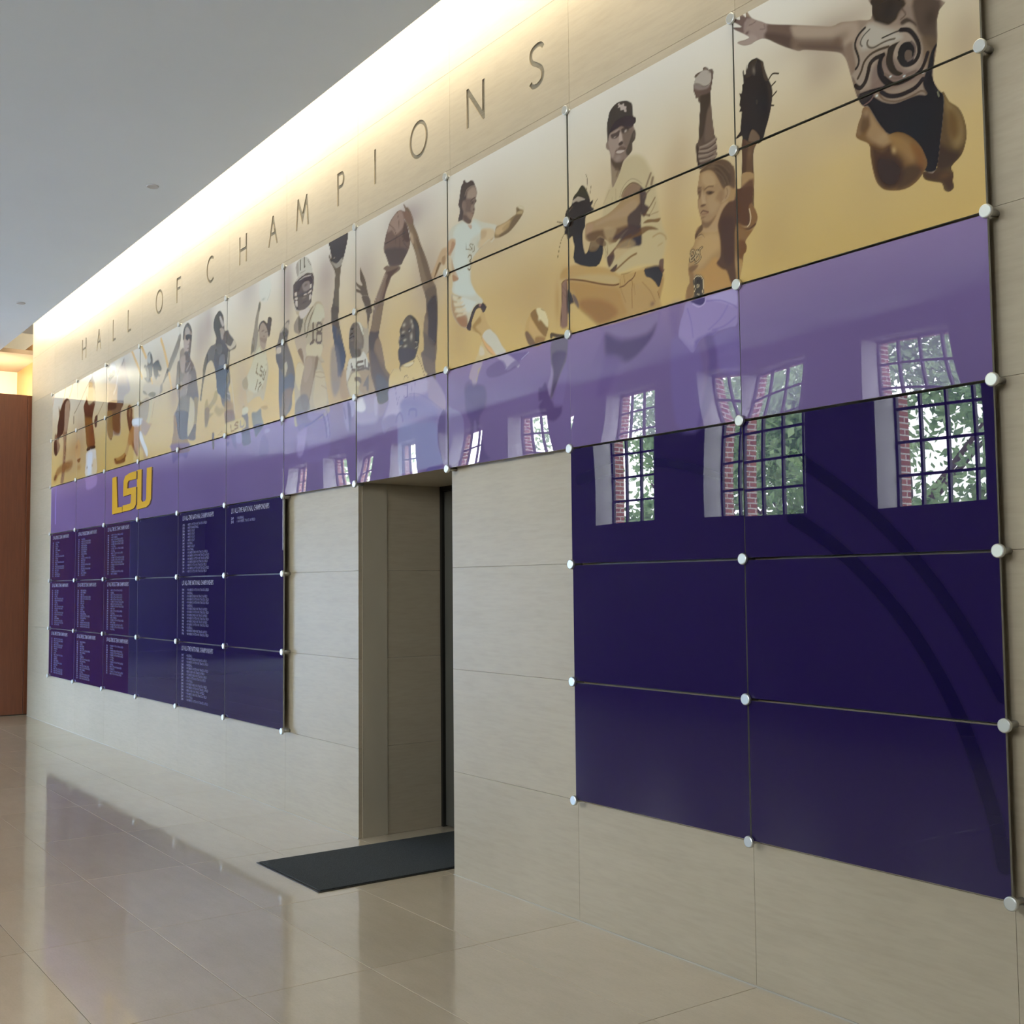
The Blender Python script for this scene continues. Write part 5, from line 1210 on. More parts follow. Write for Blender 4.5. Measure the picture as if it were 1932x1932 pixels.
["P",8,[7336,3908,7375,3900,7375,3856,7340,3877],1.9,[188,176,164],0.95,1,0],
["P",8,[7555,3926,7608,3937,7612,3923,7563,3917],1.9,[188,176,164],0.95,1,0],
["P",8,[7479,3928,7533,3927,7533,3917,7487,3920],1.9,[188,176,164],0.95,1,0],
["P",8,[7578,3901,7608,3904,7608,3874,7578,3868],1.9,[188,176,164],0.95,1,0],
["P",8,[7593,3981,7619,3978,7612,3953,7589,3955],1.9,[188,176,164],0.95,1,0],
["B",8,[7356,3031,7553,3028,7833,3017,7904,2994,7920,2916,7935,2778,7911,2666,7840,2637,7553,2646,7382,2718,7373,2870,7399,2882,7373,2945],23.7,[122,106,152],0.5,1,0],
["P",8,[7356,3031,7553,3024,7760,2987,7801,2967,7637,2929,7520,2917,7417,2888,7373,2945],10.3,[100,84,124],0.8,1,0],
["P",8,[7553,3017,7785,3013,7849,3001,7784,2976,7620,2946],10.2,[138,122,162],0.7,1,0],
["P",8,[7373,2881,7520,2909,7545,2895,7520,2816,7468,2710,7330,2704,7382,2812],13.9,[146,130,172],0.8,1,0],
["S",8,[7801,2971,7604,2929,7520,2921],12.2,4.3,[88,74,126],0.9,1,0],
["S",8,[7813,2969,7856,2888,7872,2803],19.3,5.0,[86,72,124],0.9,1,0],
["S",8,[7873,2983,7904,2900,7927,2797],9.6,5.0,[84,70,120],0.9,1,0],
["S",8,[7841,2991,7880,2907,7904,2810],10.7,5.0,[150,138,176],0.8,1,0],
["B",9,[6656,4077,6636,4146,6663,4206,6729,4224,6820,4222,6865,4171,6872,4111,6852,4062,6807,4029,6742,4029,6683,4050],26.0,[198,202,194],0.6,1,0],
["S",9,[6859,4098,6846,4058,6801,4030],7.5,5.3,[140,140,132],0.7,1,0],
["E",9,[6722,4052],[39,11],0,[140,140,130],0.6,0],
["B",9,[6465,3639,6487,3737,6510,3786,6539,3846,6568,3929,6612,3998,6641,4048,6670,4039,6677,4008,6641,3951,6612,3850,6641,3792,6655,3751,6655,3707,6670,3669,6727,3630,6770,3657,6784,3614,6798,3566,6826,3503,6833,3444,6805,3362,6770,3281,6728,3223,6657,3268,6526,3268,6408,3249,6377,3349,6316,3375,6285,3440,6376,3478,6406,3485,6495,3557,6525,3623,6525,3659],8.8,[172,160,132],0.9,1,0],
["P",9,[6473,3641,6487,3737,6510,3786,6539,3846,6568,3929,6612,3998,6641,4048,6673,4032,6641,3945,6619,3849,6619,3772,6583,3673,6525,3647],4.3,[132,120,104],0.95,1,0],
["S",9,[6517,3773,6539,3734,6525,3659,6495,3637],10.3,3.6,[98,84,66],0.85,1,0],
["P",9,[6626,4042,6670,4027,6655,3977,6626,3971],4.3,[98,94,80],0.8,1,0],
["P",9,[6495,3730,6539,3680,6495,3634,6469,3642],5.8,[98,86,66],0.7,1,0],
["P",9,[6641,3827,6663,3858,6713,3872,6784,3817,6812,3777,6826,3740,6798,3710,6770,3652,6727,3636,6677,3674,6655,3719],4.3,[150,132,114],1,1,1],
["P",9,[6569,3634,6670,3681,6684,3643,6741,3607,6784,3620,6812,3534,6791,3451,6742,3372,6599,3305,6422,3360,6406,3482,6495,3557],12.9,[188,180,150],0.8,1,0],
["P",9,[6626,3812,6641,3856,6684,3877,6741,3875,6805,3840,6819,3880,6854,3882,6895,3859,6881,3799,6867,3755,6854,3732,6833,3721,6819,3759,6798,3797,6762,3836,6713,3863,6663,3846,6641,3803],3.5,[88,74,62],1,1,1],
["E",9,[6720,3795],[26,6],0,[92,76,64],0.85,1],
["E",9,[6784,3774],[21,6],0,[92,76,64],0.85,1],
["S",9,[6727,3749,6762,3742],7.4,3.5,[112,88,76],0.8,1,1],
["P",9,[6663,3750,6798,3716,6770,3686,6713,3702,6670,3725],8.5,[128,108,92],0.7,1,1],
["S",9,[6656,3701,6670,3666,6713,3635],7.5,3.6,[112,96,78],0.8,1,0],
["S",9,[6616,3543,6584,3475,6627,3453],13.8,2.0,[104,88,58],0.95,0,0],
["S",9,[6713,3498,6685,3512,6670,3482,6713,3460,6692,3426,6656,3446],13.7,2.0,[104,88,58],0.95,0,0],
["S",9,[6749,3472,6721,3404,6742,3389,6784,3455],13.6,1.9,[104,88,58],0.95,0,0],
["S",9,[6620,3408,6570,3333],13.9,2.0,[104,88,58],0.95,0,0],
["S",9,[6649,3374,6678,3378,6689,3359,6635,3341,6628,3313],13.8,2.0,[104,88,58],0.95,0,0],
["P",9,[6293,3469,6376,3475,6422,3396,6377,3361,6301,3396],8.8,[142,124,88],0.8,1,0],
["P",9,[6407,3350,6526,3316,6497,3266,6408,3249],10.1,[184,166,130],0.7,1,0],
["E",9,[6798,3554],[14,12],0,[150,140,112],0.6,0],
["E",9,[6791,3506],[20,9],0,[150,140,112],0.6,0],
["E",9,[6714,3332],[18,13],0,[140,120,84],0.6,0],
["B",10,[5359,3632,5372,3712,5419,3791,5485,3843,5559,3875,5660,3878,5679,3909,5678,3943,5632,4007,5618,4058,5650,4117,5704,4141,5741,4154,5786,4147,5831,4112,5857,4080,5871,4003,5893,3951,5964,3945,5999,3905,6093,3841,6153,3784,6128,3752,6017,3751,6008,3709,6000,3611,6018,3531,6018,3475,5984,3426,6019,3375,6028,3321,6020,3262,5898,3278,5836,3320,5791,3400,5719,3441,5690,3581,5634,3687,5569,3745,5486,3732,5448,3699,5411,3624,5346,3470,5337,3415,5298,3427,5326,3508],5.6,[96,88,82],1.0,1,0],
["P",10,[5623,4057,5650,4117,5741,4154,5795,4140,5822,4100,5759,4099,5795,4031,5831,4010,5796,3983,5778,3959,5805,3927,5787,3896,5697,3933,5641,3998],4.9,[82,80,74],1,1,0],
["P",10,[5759,4099,5795,4095,5858,4019,5840,3995,5795,4038],4.1,[172,164,156],0.95,1,0],
["P",10,[5769,3992,5813,3993,5876,3961,5858,3917,5832,3881,5796,3915,5787,3957],4.9,[158,146,134],0.9,1,0],
["P",10,[5894,3944,5964,3938,6016,3888,6085,3839,5999,3804,5894,3853,5849,3905],6.5,[92,80,70],0.9,1,0],
["P",10,[5894,3843,5964,3811,6034,3792,6102,3833,6145,3785,6068,3766,5999,3768],4.8,[184,172,150],1,1,0],
["S",10,[6017,3755,6102,3753,6153,3780],13.8,4.8,[112,102,78],0.8,1,0],
["P",10,[5697,3913,5841,3880,5947,3800,5939,3688,5922,3617,5680,3655,5643,3754,5679,3833],8.2,[80,74,72],0.9,1,0],
["P",10,[5688,3866,5805,3852,5824,3774,5743,3761,5688,3804],8.2,[98,94,90],0.8,1,0],
["P",10,[5779,3748,5877,3748,5886,3669,5762,3669],6.5,[106,102,102],0.7,1,0],
["P",10,[5662,3648,5930,3639,5983,3547,5932,3454,5898,3359,5791,3397,5719,3451],8.1,[74,78,88],0.95,1,0],
["S",10,[5973,3749,5965,3683,5957,3638],13.0,3.2,[176,166,144],0.9,1,0],
["S",10,[5995,3745,5991,3632],9.7,3.2,[128,120,88],0.8,1,0],
["P",10,[5931,3555,6018,3575,6010,3509,5940,3470],9.7,[120,108,78],0.7,1,0],
["P",10,[5923,3455,6019,3458,6029,3274,5898,3278],11.3,[104,98,90],0.7,1,0],
["S",10,[5932,3401,6019,3375],8.2,4.8,[168,160,148],0.7,1,0],
["S",10,[5933,3360,6020,3322],8.2,4.8,[160,152,140],0.6,1,0],
["P",10,[5359,3632,5372,3712,5419,3791,5457,3803,5439,3701,5402,3626,5346,3470,5332,3419,5303,3427],5.1,[104,94,74],0.8,1,0],
["P",10,[5485,3840,5651,3866,5643,3744,5514,3737],8.3,[96,90,82],0.7,1,0],
["S",10,[6044,3504,6079,3399,6105,3297,6131,3195],13.8,6.4,[192,178,154],0.7,1,1],
["B",10,[5898,3320,6071,3303,6114,3205,6132,3134,5952,3126,5908,3158],22.9,[142,112,70],0.9,1,0],
["P",10,[5907,3242,6097,3227,6128,3135,5952,3126,5904,3162],9.6,[112,82,50],0.9,1,0],
["B",10,[5669,3450,5723,3443,5724,3378,5656,3339,5565,3303,5537,3273,5639,3263,5593,3241,5538,3224,5492,3161,5455,3153,5426,3172,5415,3288,5424,3364,5451,3402,5489,3403,5518,3351,5619,3392],11.9,[150,130,84],0.9,1,0],
["P",10,[5424,3322,5527,3322,5528,3239,5482,3169,5435,3171],8.4,[116,92,60],0.8,1,0],
["B",10,[5657,3281,5702,3320,5783,3288,5863,3278,5890,3241,5775,3218,5703,3248],18.7,[150,130,84],0.85,1,0],
["B",10,[5605,3041,5609,3085,5632,3093,5659,3076,5660,3035,5661,2950,5624,2947],9.4,[84,62,34],0.95,1,0],
["S",10,[5741,3050,5812,3072,5848,3078,5821,3051,5750,3059],8.3,3.3,[150,124,76],0.8,1,1],
["B",10,[5907,3130,6122,3137,6305,3141,6370,3142,6371,3052,6281,3037,6046,3041,5925,3038],6.8,[190,168,112],0.9,1,0],
["S",10,[6041,3108,6050,3054,6114,3053],14.9,2.0,[128,98,56],1,0,0],
["S",10,[6206,3111,6156,3114,6131,3097,6198,3082,6206,3065,6131,3061],14.7,2.0,[128,98,56],1,0,0],
["S",10,[6256,3114,6256,3069,6306,3060,6338,3072,6338,3124],15.5,2.0,[140,124,108],1,0,0],
["B",10,[6280,3160,6410,3163,6435,3038,6452,3017,6476,2944,6476,2906,6364,2896,6307,2911,6282,2979,6277,3034,6371,3055,6354,3112],8.9,[96,88,82],0.9,1,0],
["P",10,[6289,3026,6452,3017,6476,2944,6468,2904,6364,2896,6307,2914],6.2,[80,72,98],0.9,1,0],
["B",10,[6498,3152,6593,3149,6686,3165,6701,3101,6740,3034,6717,3005,6641,2970,6579,2942,6555,2993,6523,3047],10.9,[110,108,96],0.95,1,0],
["P",10,[6531,3040,6740,3034,6702,3001,6579,2942],6.1,[76,70,92],0.9,1,0],
["B",10,[6055,3020,6148,3020,6166,2959,6175,2892,6115,2912,6081,2955],18.1,[94,84,122],0.8,1,0],
["B",10,[5944,2959,5987,2971,6013,2955,5979,2929],13.7,[88,76,124],0.8,1,0],
["B",10,[5952,3018,6029,3013,5995,2990],13.7,[92,82,128],0.8,1,0],
["P",10,[6680,2903,6740,2946,6809,2911,6839,2861,6832,2779,6657,2780],15.0,[98,84,128],0.55,1,1],
["P",10,[6304,3215,6410,3214,6418,3168,6305,3160],6.2,[192,188,158],0.7,1,1],
["E",10,[6325,3226],[25,10],0,[132,112,70],0.7,1],
["P",10,[6686,3175,6800,3175,6823,3147,6755,3147],9.0,[138,112,76],0.6,1,1],
["P",10,[6165,3021,6273,3025,6290,2932,6182,2941],7.8,[150,142,180],0.6,1,1],
["P",10,[6771,2986,6853,2980,6853,2958,6771,2955],4.5,[160,150,188],0.5,1,1],
["B",11,[4693,4094,4724,4125,4766,4134,4793,4113,4778,4064,4716,3987,4642,3925,4525,3848,4405,3779,4327,3791,4437,3884,4501,3949,4577,4003],12.9,[146,138,128],0.9,1,0],
["S",11,[4777,4123,4778,4079,4726,4007,4642,3933],10.0,4.5,[98,94,86],0.9,1,0],
["S",11,[4693,4094,4730,4125],9.5,3.6,[98,96,90],0.8,1,0],
["S",11,[4501,3949,4437,3869,4350,3788],11.6,4.5,[104,98,88],0.8,1,0],
["S",11,[4525,3848,4405,3787],10.3,4.5,[98,94,84],0.7,1,0],
["B",11,[4748,3885,4779,3968,4862,3983,4883,3936,4872,3974,4861,4049,4840,4068,4850,4132,4881,4174,4932,4197,4983,4198,5034,4166,5074,4119,5085,4066,5066,3976,5037,3873,5067,3832,5138,3771,5188,3706,5208,3655,5229,3575,5269,3446,5250,3406,5241,3343,5214,3206,5196,3102,5187,3074,5058,3081,4997,3102,4987,3096,5049,3032,4999,2980,4540,3026,4590,3206,4597,3372,4682,3424,4723,3499,4679,3601,4646,3643,4666,3751,4696,3872],7.5,[142,128,116],1.0,1,0],
["P",11,[4850,4132,4881,4174,4932,4197,4983,4198,5034,4166,5074,4119,5080,4082,5024,4121,4963,4162,4901,4144,4871,4062,4845,4067],5.3,[88,86,80],0.9,1,0],
["P",11,[4901,4151,4963,4162,5024,4114,5004,4081,4923,4089],8.8,[164,158,150],0.8,1,0],
["P",11,[4917,4086,4963,4092,5045,4074,5080,4053,5065,4012,5025,4027,4994,4047,4964,4031,4923,4053],3.5,[72,66,60],1,1,0],
["P",11,[4882,4060,4964,4031,5015,4036,5025,3984,4986,3925,4904,3936,4872,3992],8.8,[170,156,148],0.9,1,0],
["P",11,[5025,4027,5075,4047,5066,3969,5037,3873,4986,3911,4995,3945],8.7,[100,88,80],0.9,1,0],
["S",11,[4965,3956,5006,3953],9.2,4.4,[104,84,76],0.8,1,0],
["E",11,[4990,3993],[16,6],0,[110,92,84],0.8,0],
["P",11,[4893,3938,5036,3913,5037,3866,5047,3836,4946,3838,4904,3881],8.7,[98,86,78],0.9,1,0],
["P",11,[4769,3889,4904,3903,4905,3837,4865,3738,4802,3766],10.6,[166,150,138],0.8,1,0],
["P",11,[4675,3860,4759,3869,4802,3766,4886,3724,4825,3653,4763,3604,4657,3641,4676,3749],8.9,[112,104,92],0.8,1,0],
["P",11,[4925,3834,5067,3832,5138,3771,5069,3732,5028,3731,4906,3732,4906,3786],8.7,[98,84,76],0.9,1,0],
["S",11,[5037,3812,4987,3781,4947,3758],15.8,5.2,[164,150,140],0.8,1,0],
["S",11,[5058,3762,5018,3732,4968,3719],13.3,5.2,[160,146,136],0.7,1,0],
["P",11,[5008,3734,5148,3740,5208,3655,5239,3556,5259,3454,5112,3446,4909,3524,4989,3610],12.1,[98,88,82],0.9,1,0],
["P",11,[4886,3717,5049,3699,5069,3652,4969,3613,4846,3650],10.5,[140,126,118],0.6,1,0],
["S",11,[4804,3664,4795,3592],16.1,3.5,[190,176,158],0.8,1,0],
["S",11,[4960,3575,4930,3529],15.8,4.4,[186,172,150],0.8,1,0],
["P",11,[4671,3447,4827,3529,5052,3483,5033,3407,5014,3337,4995,3232,4976,3162,5008,3094,4792,3117,4707,3193,4662,3308],14.0,[116,106,92],0.85,1,0],
["P",11,[4671,3399,4993,3354,4995,3232,4976,3155,5008,3094,4792,3117,4707,3200,4662,3308],14.0,[88,80,78],0.95,1,0],
["P",11,[5042,3484,5092,3470,5152,3412,5163,3318,5155,3230,5116,3175,4997,3124,4985,3215,5014,3337,5033,3414],8.6,[186,172,140],0.95,1,0],
["P",11,[5152,3462,5259,3447,5251,3342,5214,3206,5196,3102,5177,3083,5058,3088,5017,3122,5106,3183,5155,3248,5173,3352],5.1,[134,116,82],0.95,1,0],
["P",11,[5057,3153,5155,3213,5204,3207,5192,3081,5058,3088,5007,3115],6.9,[94,76,64],0.9,1,0],
["P",11,[4597,3372,4673,3325,4707,3200,4792,3117,4997,3099,5049,3011,4999,2980,4540,3026,4590,3206],8.8,[142,112,78],0.95,1,0],
["P",11,[4516,3100,5038,3059,5020,2982,4960,2924,4837,2957,4691,2935,4596,2914,4561,3028],17.6,[92,78,128],0.55,1,1],
["B",12,[4703,4090,4778,4077,4705,3988,4622,3930,4521,3864,4419,3810,4315,3742,4271,3725,4264,3660,4202,3639,4175,3658,4209,3728,4271,3740,4349,3809,4401,3854,4452,3893,4503,3944,4587,4009],13.0,[132,124,112],0.95,1,0],
["S",12,[4494,3945,4435,3872,4366,3818,4280,3742],12.2,3.7,[86,82,72],0.9,1,0],
["S",12,[4521,3864,4401,3800,4280,3736],9.8,3.7,[92,88,78],0.8,1,0],
["P",12,[4383,3851,4453,3840,4488,3805,4401,3800],4.4,[88,86,80],0.8,1,0],
["B",12,[3798,4092,3835,4117,3882,4112,3930,4076,3963,4025,3968,3978,4087,3992,4142,3986,4187,3936,4233,3890,4224,3867,4180,3868,4134,3884,4153,3842,4194,3827,4181,3817,4117,3823,4082,3799,4026,3828,3989,3877,3960,3949,3952,3889,3952,3858,3915,3845,3916,3799,3813,3808,3707,3871,3774,3867,3763,3931,3744,3946,3724,3987,3696,3972,3695,3997,3724,4008,3781,3990,3799,4030],13.5,[98,96,92],0.95,1,0],
["P",12,[3808,4078,3873,4107,3902,4050,3884,3998,3818,4015],7.7,[166,168,162],0.9,1,0],
["P",12,[3753,3982,3839,3937,3850,3861,3822,3816,3746,3859,3773,3917],9.3,[150,146,138],0.8,1,0],
["P",12,[3883,4090,3930,4070,3963,4009,3960,3949,3934,3861,3859,3860,3839,3937,3800,3987,3894,3996],6.2,[92,90,86],0.9,1,0],
["P",12,[3978,3976,4133,3984,4187,3936,4224,3888,4171,3872,4107,3895,4135,3845,4081,3838,4007,3880],4.5,[82,82,80],0.95,1,0],
["B",12,[3689,3805,3822,3807,3916,3799,4009,3764,4182,3714,4201,3669,4157,3630,4067,3634,4012,3617,3919,3639,3806,3677,3662,3722],26.9,[178,168,152],0.7,1,0],
["P",12,[3662,3747,3748,3722,3806,3680,3691,3711],4.7,[120,112,92],0.9,1,0],
["P",12,[3825,3683,3937,3695,4048,3673,4057,3647,3993,3632,3919,3639],4.6,[122,114,92],0.95,1,0],
["P",12,[3560,3625,3852,3649,3832,3463,3713,3407,3614,3475,3539,3500],17.2,[150,134,112],0.85,1,1],
["S",12,[3947,3620,3903,3501,3834,3385],46.4,10.2,[188,176,140],0.8,1,1],
["S",12,[4019,3571,3952,3433],13.5,6.7,[140,120,84],0.6,1,1],
["S",13,[3275,4239,3389,4130,3500,4029,3570,3955,3630,3883],39.3,2.5,[206,170,110],0.9,1,1],
["S",13,[3584,4232,3663,4162,3751,4079],44.1,2.5,[206,170,110],0.9,1,1],
["S",13,[4210,4179,4292,4081,4400,3913,4417,3887],46.2,2.4,[206,170,110],0.9,1,1],
["S",13,[4453,3801,4498,3715,4533,3633],40.3,2.3,[206,170,110],0.9,1,1],
["S",13,[3915,3836,3954,3784],32.1,2.4,[206,170,110],0.9,1,1],
["B",14,[3211,3378,3184,3430,3128,3560,3152,3639,3229,3662,3321,3609,3337,3509,3514,3487,3651,3462,3834,3393,3953,3371,3906,3345,3860,3312,3765,3267,3667,3310,3718,3225,3816,3137,3843,3040,3723,3036,3696,3117,3572,3178,3512,3080,3372,3166,3319,3212,3241,3228,3166,3138,3101,3112,3089,3072,2984,3061,2766,3068,2696,3092,2695,3142,2846,3136,3060,3165,3162,3269],11.2,[176,146,108],1.0,1,0],
["P",14,[3128,3560,3152,3639,3229,3662,3321,3609,3337,3493,3289,3369,3211,3394],10.7,[98,72,52],0.9,1,0],
["P",14,[3217,3639,3270,3599,3246,3521,3206,3550],8.9,[150,122,96],0.8,1,0],
["P",14,[3337,3493,3651,3466,3640,3408,3466,3397,3339,3428],10.5,[204,208,214],1,1,0],
["P",14,[3639,3456,3834,3385,3906,3345,3717,3265,3642,3313],13.7,[152,130,114],0.8,1,0],
["P",14,[3543,3316,3617,3332,3717,3233,3841,3119,3819,3050,3720,3131,3620,3220],8.6,[208,208,208],1,1,0],
["P",14,[3313,3415,3541,3388,3547,3188,3512,3080,3371,3174,3215,3231,3187,3316],17.5,[160,118,80],0.8,1,0],
["P",14,[3318,3269,3421,3193,3512,3080,3372,3166],14.0,[128,88,58],0.8,1,0],
["P",14,[2695,3142,2846,3136,3060,3165,3128,3117,3089,3072,2984,3061,2766,3068],10.8,[128,92,54],0.95,1,0],
["P",14,[2764,3144,3060,3165,3035,3118,2820,3105],10.8,[168,132,88],0.6,1,0],
["B",15,[2440,4060,2510,4118,2508,4196,2621,4203,2720,4161,2735,4100,2818,4112,2952,4166,3011,4193,3046,4158,3075,4087,3197,3920,3239,3807,3042,3778,3018,3698,2939,3634,2915,3545,2917,3453,2893,3373,2672,3398,2589,3364,2547,3356,2460,3404,2409,3479,2410,3608,2434,3777,2459,3894,2484,4010],17.5,[172,160,152],0.9,1,0],
["P",15,[2449,4050,2481,4114,2580,4128,2679,4109,2667,4060,2512,4015],11.2,[104,102,98],0.95,1,0],
["P",15,[2509,4127,2508,4196,2621,4203,2720,4161,2730,4092,2665,4119],11.2,[206,210,214],0.95,1,0],
["P",15,[2484,4019,2681,4049,2711,3976,2628,3921,2487,3924],18.6,[176,166,160],0.8,1,0],
["S",15,[2792,4040,2740,3921,2658,3865],30.8,14.7,[206,198,200],0.8,1,0],
["S",15,[3076,4021,3199,3854],44.3,14.4,[166,156,154],0.8,1,0],
["S",15,[2940,4126,3011,4189],18.0,9.1,[90,90,92],0.8,1,0],
["S",15,[2778,4051,2832,4084],21.4,9.2,[96,96,98],0.8,1,0],
["P",15,[2433,3794,3044,3728,3018,3682,2926,3636,2888,3549,2917,3462,2865,3401,2670,3449,2439,3604],14.6,[112,88,66],0.9,1,0],
["P",15,[2409,3634,2436,3699,2550,3693,2609,3634,2645,3384,2547,3356,2460,3404,2408,3487],11.2,[142,116,84],0.95,1,0],
["P",15,[2609,3626,2886,3616,2917,3462,2865,3384,2672,3406],21.9,[120,88,64],0.7,1,0],
["P",15,[2433,3785,2717,3764,2747,3684,2465,3704],14.9,[82,62,50],0.8,1,0],
["S",15,[2575,3366,2634,3292,2665,3196,2704,3108],21.6,7.4,[112,82,48],0.95,1,0],
["S",15,[2604,3346,2679,3203,2709,3132],11.7,5.5,[180,146,92],0.5,1,0],
["B",16,[1462,3876,1552,3937,1579,3982,1632,3943,1661,4060,1659,4133,1743,4160,1825,4212,1832,4163,1897,4105,1927,4021,1959,3882,1868,3751,1843,3658,1918,3491,1950,3361,1645,3368,1567,3530,1519,3674,1500,3782],12.5,[124,98,76],1.0,1,0],
["P",16,[1659,4133,1743,4160,1825,4204,1897,4105,1958,3898,1864,3863,1829,4059,1799,4136,1715,4140],14.2,[150,152,160],0.6,1,0],
["P",16,[1619,4066,1913,4023,1959,3882,1836,3851,1640,3877],21.3,[214,196,160],0.7,1,0],
["P",16,[1468,3867,1580,3958,1696,3869,1918,3879,1840,3754,1843,3666,1588,3738,1515,3780],14.3,[92,70,56],0.85,1,0],
["P",16,[1517,3706,1842,3690,1918,3491,1937,3362,1659,3367,1567,3530],17.7,[132,98,70],0.9,1,0],
["P",16,[1734,3591,1873,3607,1918,3491,1936,3370,1714,3385],21.2,[112,76,54],0.7,1,0],
["S",16,[1825,4208,1770,4172,1687,4128],12.8,5.3,[84,84,92],0.9,1,0],
["S",16,[1631,4113,1462,4031,1290,3940,1054,3847],13.3,5.5,[110,98,84],0.85,1,1],
["S",16,[1025,3808,1029,3733],25.7,5.6,[104,82,62],0.9,1,1],
["S",16,[2256,3810,2139,3747,2033,3698],12.3,5.2,[140,118,94],0.8,1,1],
["P",16,[1912,3650,1952,3700,2033,3702,2048,3665,2010,3575,1970,3564,1928,3592],7.0,[88,66,48],0.95,1,1],
["P",16,[1636,3365,1937,3362,1952,3329,1661,3323],5.3,[62,44,38],1,1,1],
["S",16,[1772,3355,1787,3322],12.7,3.5,[170,160,150],0.9,1,1],
["B",16,[1619,3315,1952,3321,2009,3244,2018,3024,1588,3036,1595,3204],12.3,[206,200,192],1.0,1,0],
["P",16,[1662,3286,1857,3291,1835,3166,1785,3036,1672,3045],17.7,[206,214,226],0.8,1,0],
["E",16,[1646,3135],[23,16],0,[96,78,60],0.8,0],
["E",16,[1863,3140],[28,16],0,[150,124,96],0.7,0],
["P",16,[1889,3193,2011,3197,2018,3024,1868,3029],17.5,[206,180,136],0.6,1,0],
["B",16,[1574,3025,2018,3020,2036,2913,1956,2888,1764,2870,1623,2885,1591,2963],15.4,[158,136,178],0.9,1,0],
["B",17,[106,3589,151,3698,236,3680,263,3799,325,3896,302,4038,371,3977,513,4062,704,4083,816,4038,850,3966,823,3851,766,3739,709,3610,700,3457,676,3290,594,3041,449,3035,520,3218,572,3471,550,3601,499,3650,371,3621,340,3581,408,3522,362,3457,216,3407,113,3465],13.4,[140,116,98],1.0,1,0],
["P",17,[236,3671,263,3799,341,3894,514,4045,704,4079,768,4053,612,4014,591,3760,499,3650,338,3616],11.5,[82,64,52],0.95,1,0],
["P",17,[106,3589,206,3613,260,3529,265,3432,216,3407,113,3465],11.6,[84,64,48],0.95,1,0],
["P",17,[628,4012,769,4045,834,3968,779,3788,659,3666,591,3760],15.1,[160,138,120],0.8,1,0],
["S",17,[688,4081,832,4019,837,3900,782,3737,693,3611,654,3419,557,3130],14.8,7.6,[104,82,62],0.8,1,0],
["S",17,[302,4038,354,3979,392,3870],20.4,7.7,[110,88,74],0.8,1,0],
["S",17,[168,3700,221,3646],17.2,7.8,[110,84,62],0.8,1,0],
["P",17,[1131,3455,1248,3508,1340,3424,1316,3296,1138,3296],14.6,[196,158,114],0.8,1,1],
["E",17,[1177,3425],[48,25],0,[120,88,58],0.7,1],
["P",17,[1199,3266,1361,3275,1319,3230,1260,3227],10.9,[128,90,50],0.9,1,1],
["P",17,[131,3113,291,3239,708,3287,988,3277,961,3196,777,3162,458,3172,199,3107],26.5,[130,94,58],0.7,1,1],
["E",17,[198,3125],[80,44],0,[104,72,40],0.8,1],
["E",17,[1072,3419],[456,167],0,[150,116,84],0.45,1],
["E",17,[1293,3167],[89,41],0,[140,104,62],0.6,1],
["E",17,[773,3238],[189,51],0,[126,92,60],0.6,1],
["S",17,[77,4201,14,4094,-51,4014],28.0,7.9,[206,162,118],0.8,1,1],
["S",17,[635,4226,575,4123,529,4060],26.7,7.6,[206,162,118],0.8,1,1],
["S",17,[978,4234,890,4129,814,4081],26.0,7.5,[206,162,118],0.8,1,1],
["S",17,[35,3015,9,2883,11,2560],20.8,5.8,[150,138,200],0.8,1,1],
["S",17,[253,3016,228,2868,231,2549],30.7,5.8,[150,138,200],0.8,1,1],
]
FIGURES = [('', ''), ('gymnast', 'print of a gymnast in a dark swirl-patterned leotard, mid leap'), ('softball_pitcher', 'print of a softball player, arm raised with the ball and glove up'), ('baseball_pitcher', 'print of a baseball pitcher in a cap, knee raised and glove at his chest'), ('volleyball', 'print of a striped ball'), ('soccer_player', 'print of a soccer player in a white jersey numbered 3, kicking'), ('reaching_basketball_player', 'print of a basketball player with headband reaching for a dark ball'), ('basketball_player', 'print of a tall basketball player lifting the ball with both arms, head tilted back'), ('football_player', 'print of a football player in a helmet and white jersey numbered 18'), ('volleyball_server', 'print of a player numbered 12 reaching up to serve a ball'), ('hurdler', 'print of a dark-clad hurdler clutching a bag strap'), ('swimmer', 'print of a swimmer in dark goggles with a hand on his chest'), ('batter', 'print of a batter with a dark pony tail holding a bat over the shoulder'), ('court_lines', 'printed orange court lines'), ('runner', 'print of a runner in a white top bent low at the start'), ('tennis_player', 'print of a player in a white cap bending over a racket'), ('golfer', 'print of a golfer in white trousers, club raised overhead'), ('racket_player', 'print of a dark player swinging a long racket')]
LOGO = [('L', [(2646, 2930), (2797, 2936), (2847, 2593), (3007, 2594), (3009, 2535), (2654, 2530)]), ('S', [(3487, 2936), (3264, 2933), (3112, 2912), (3056, 2866), (3043, 2699), (3321, 2707), (3310, 2623), (3281, 2607), (3036, 2604), (3018, 2537), (3295, 2540), (3418, 2553), (3482, 2590), (3488, 2772), (3187, 2774), (3193, 2833), (3231, 2854), (3489, 2854)]), ('U', [(3509, 2941), (3657, 2940), (3652, 2623), (3689, 2602), (3773, 2604), (3808, 2623), (3824, 2936), (3976, 2936), (3960, 2613), (3905, 2564), (3808, 2540), (3501, 2533)])]
SPRINKLERS = [(6.318, -0.758), (1.744, -0.76)]

GAIN = 1.06            # ink reflectance per unit of the tone it was drawn with
PW, PH = 1.1887, 0.600  # pitch of the panel grid
TOP_Z = 4.225
GAP = 0.0055


def lin(c):
    c = np.asarray(c, float) / 255.0
    return np.where(c <= 0.04045, c / 12.92, ((c + 0.055) / 1.055) ** 2.4)


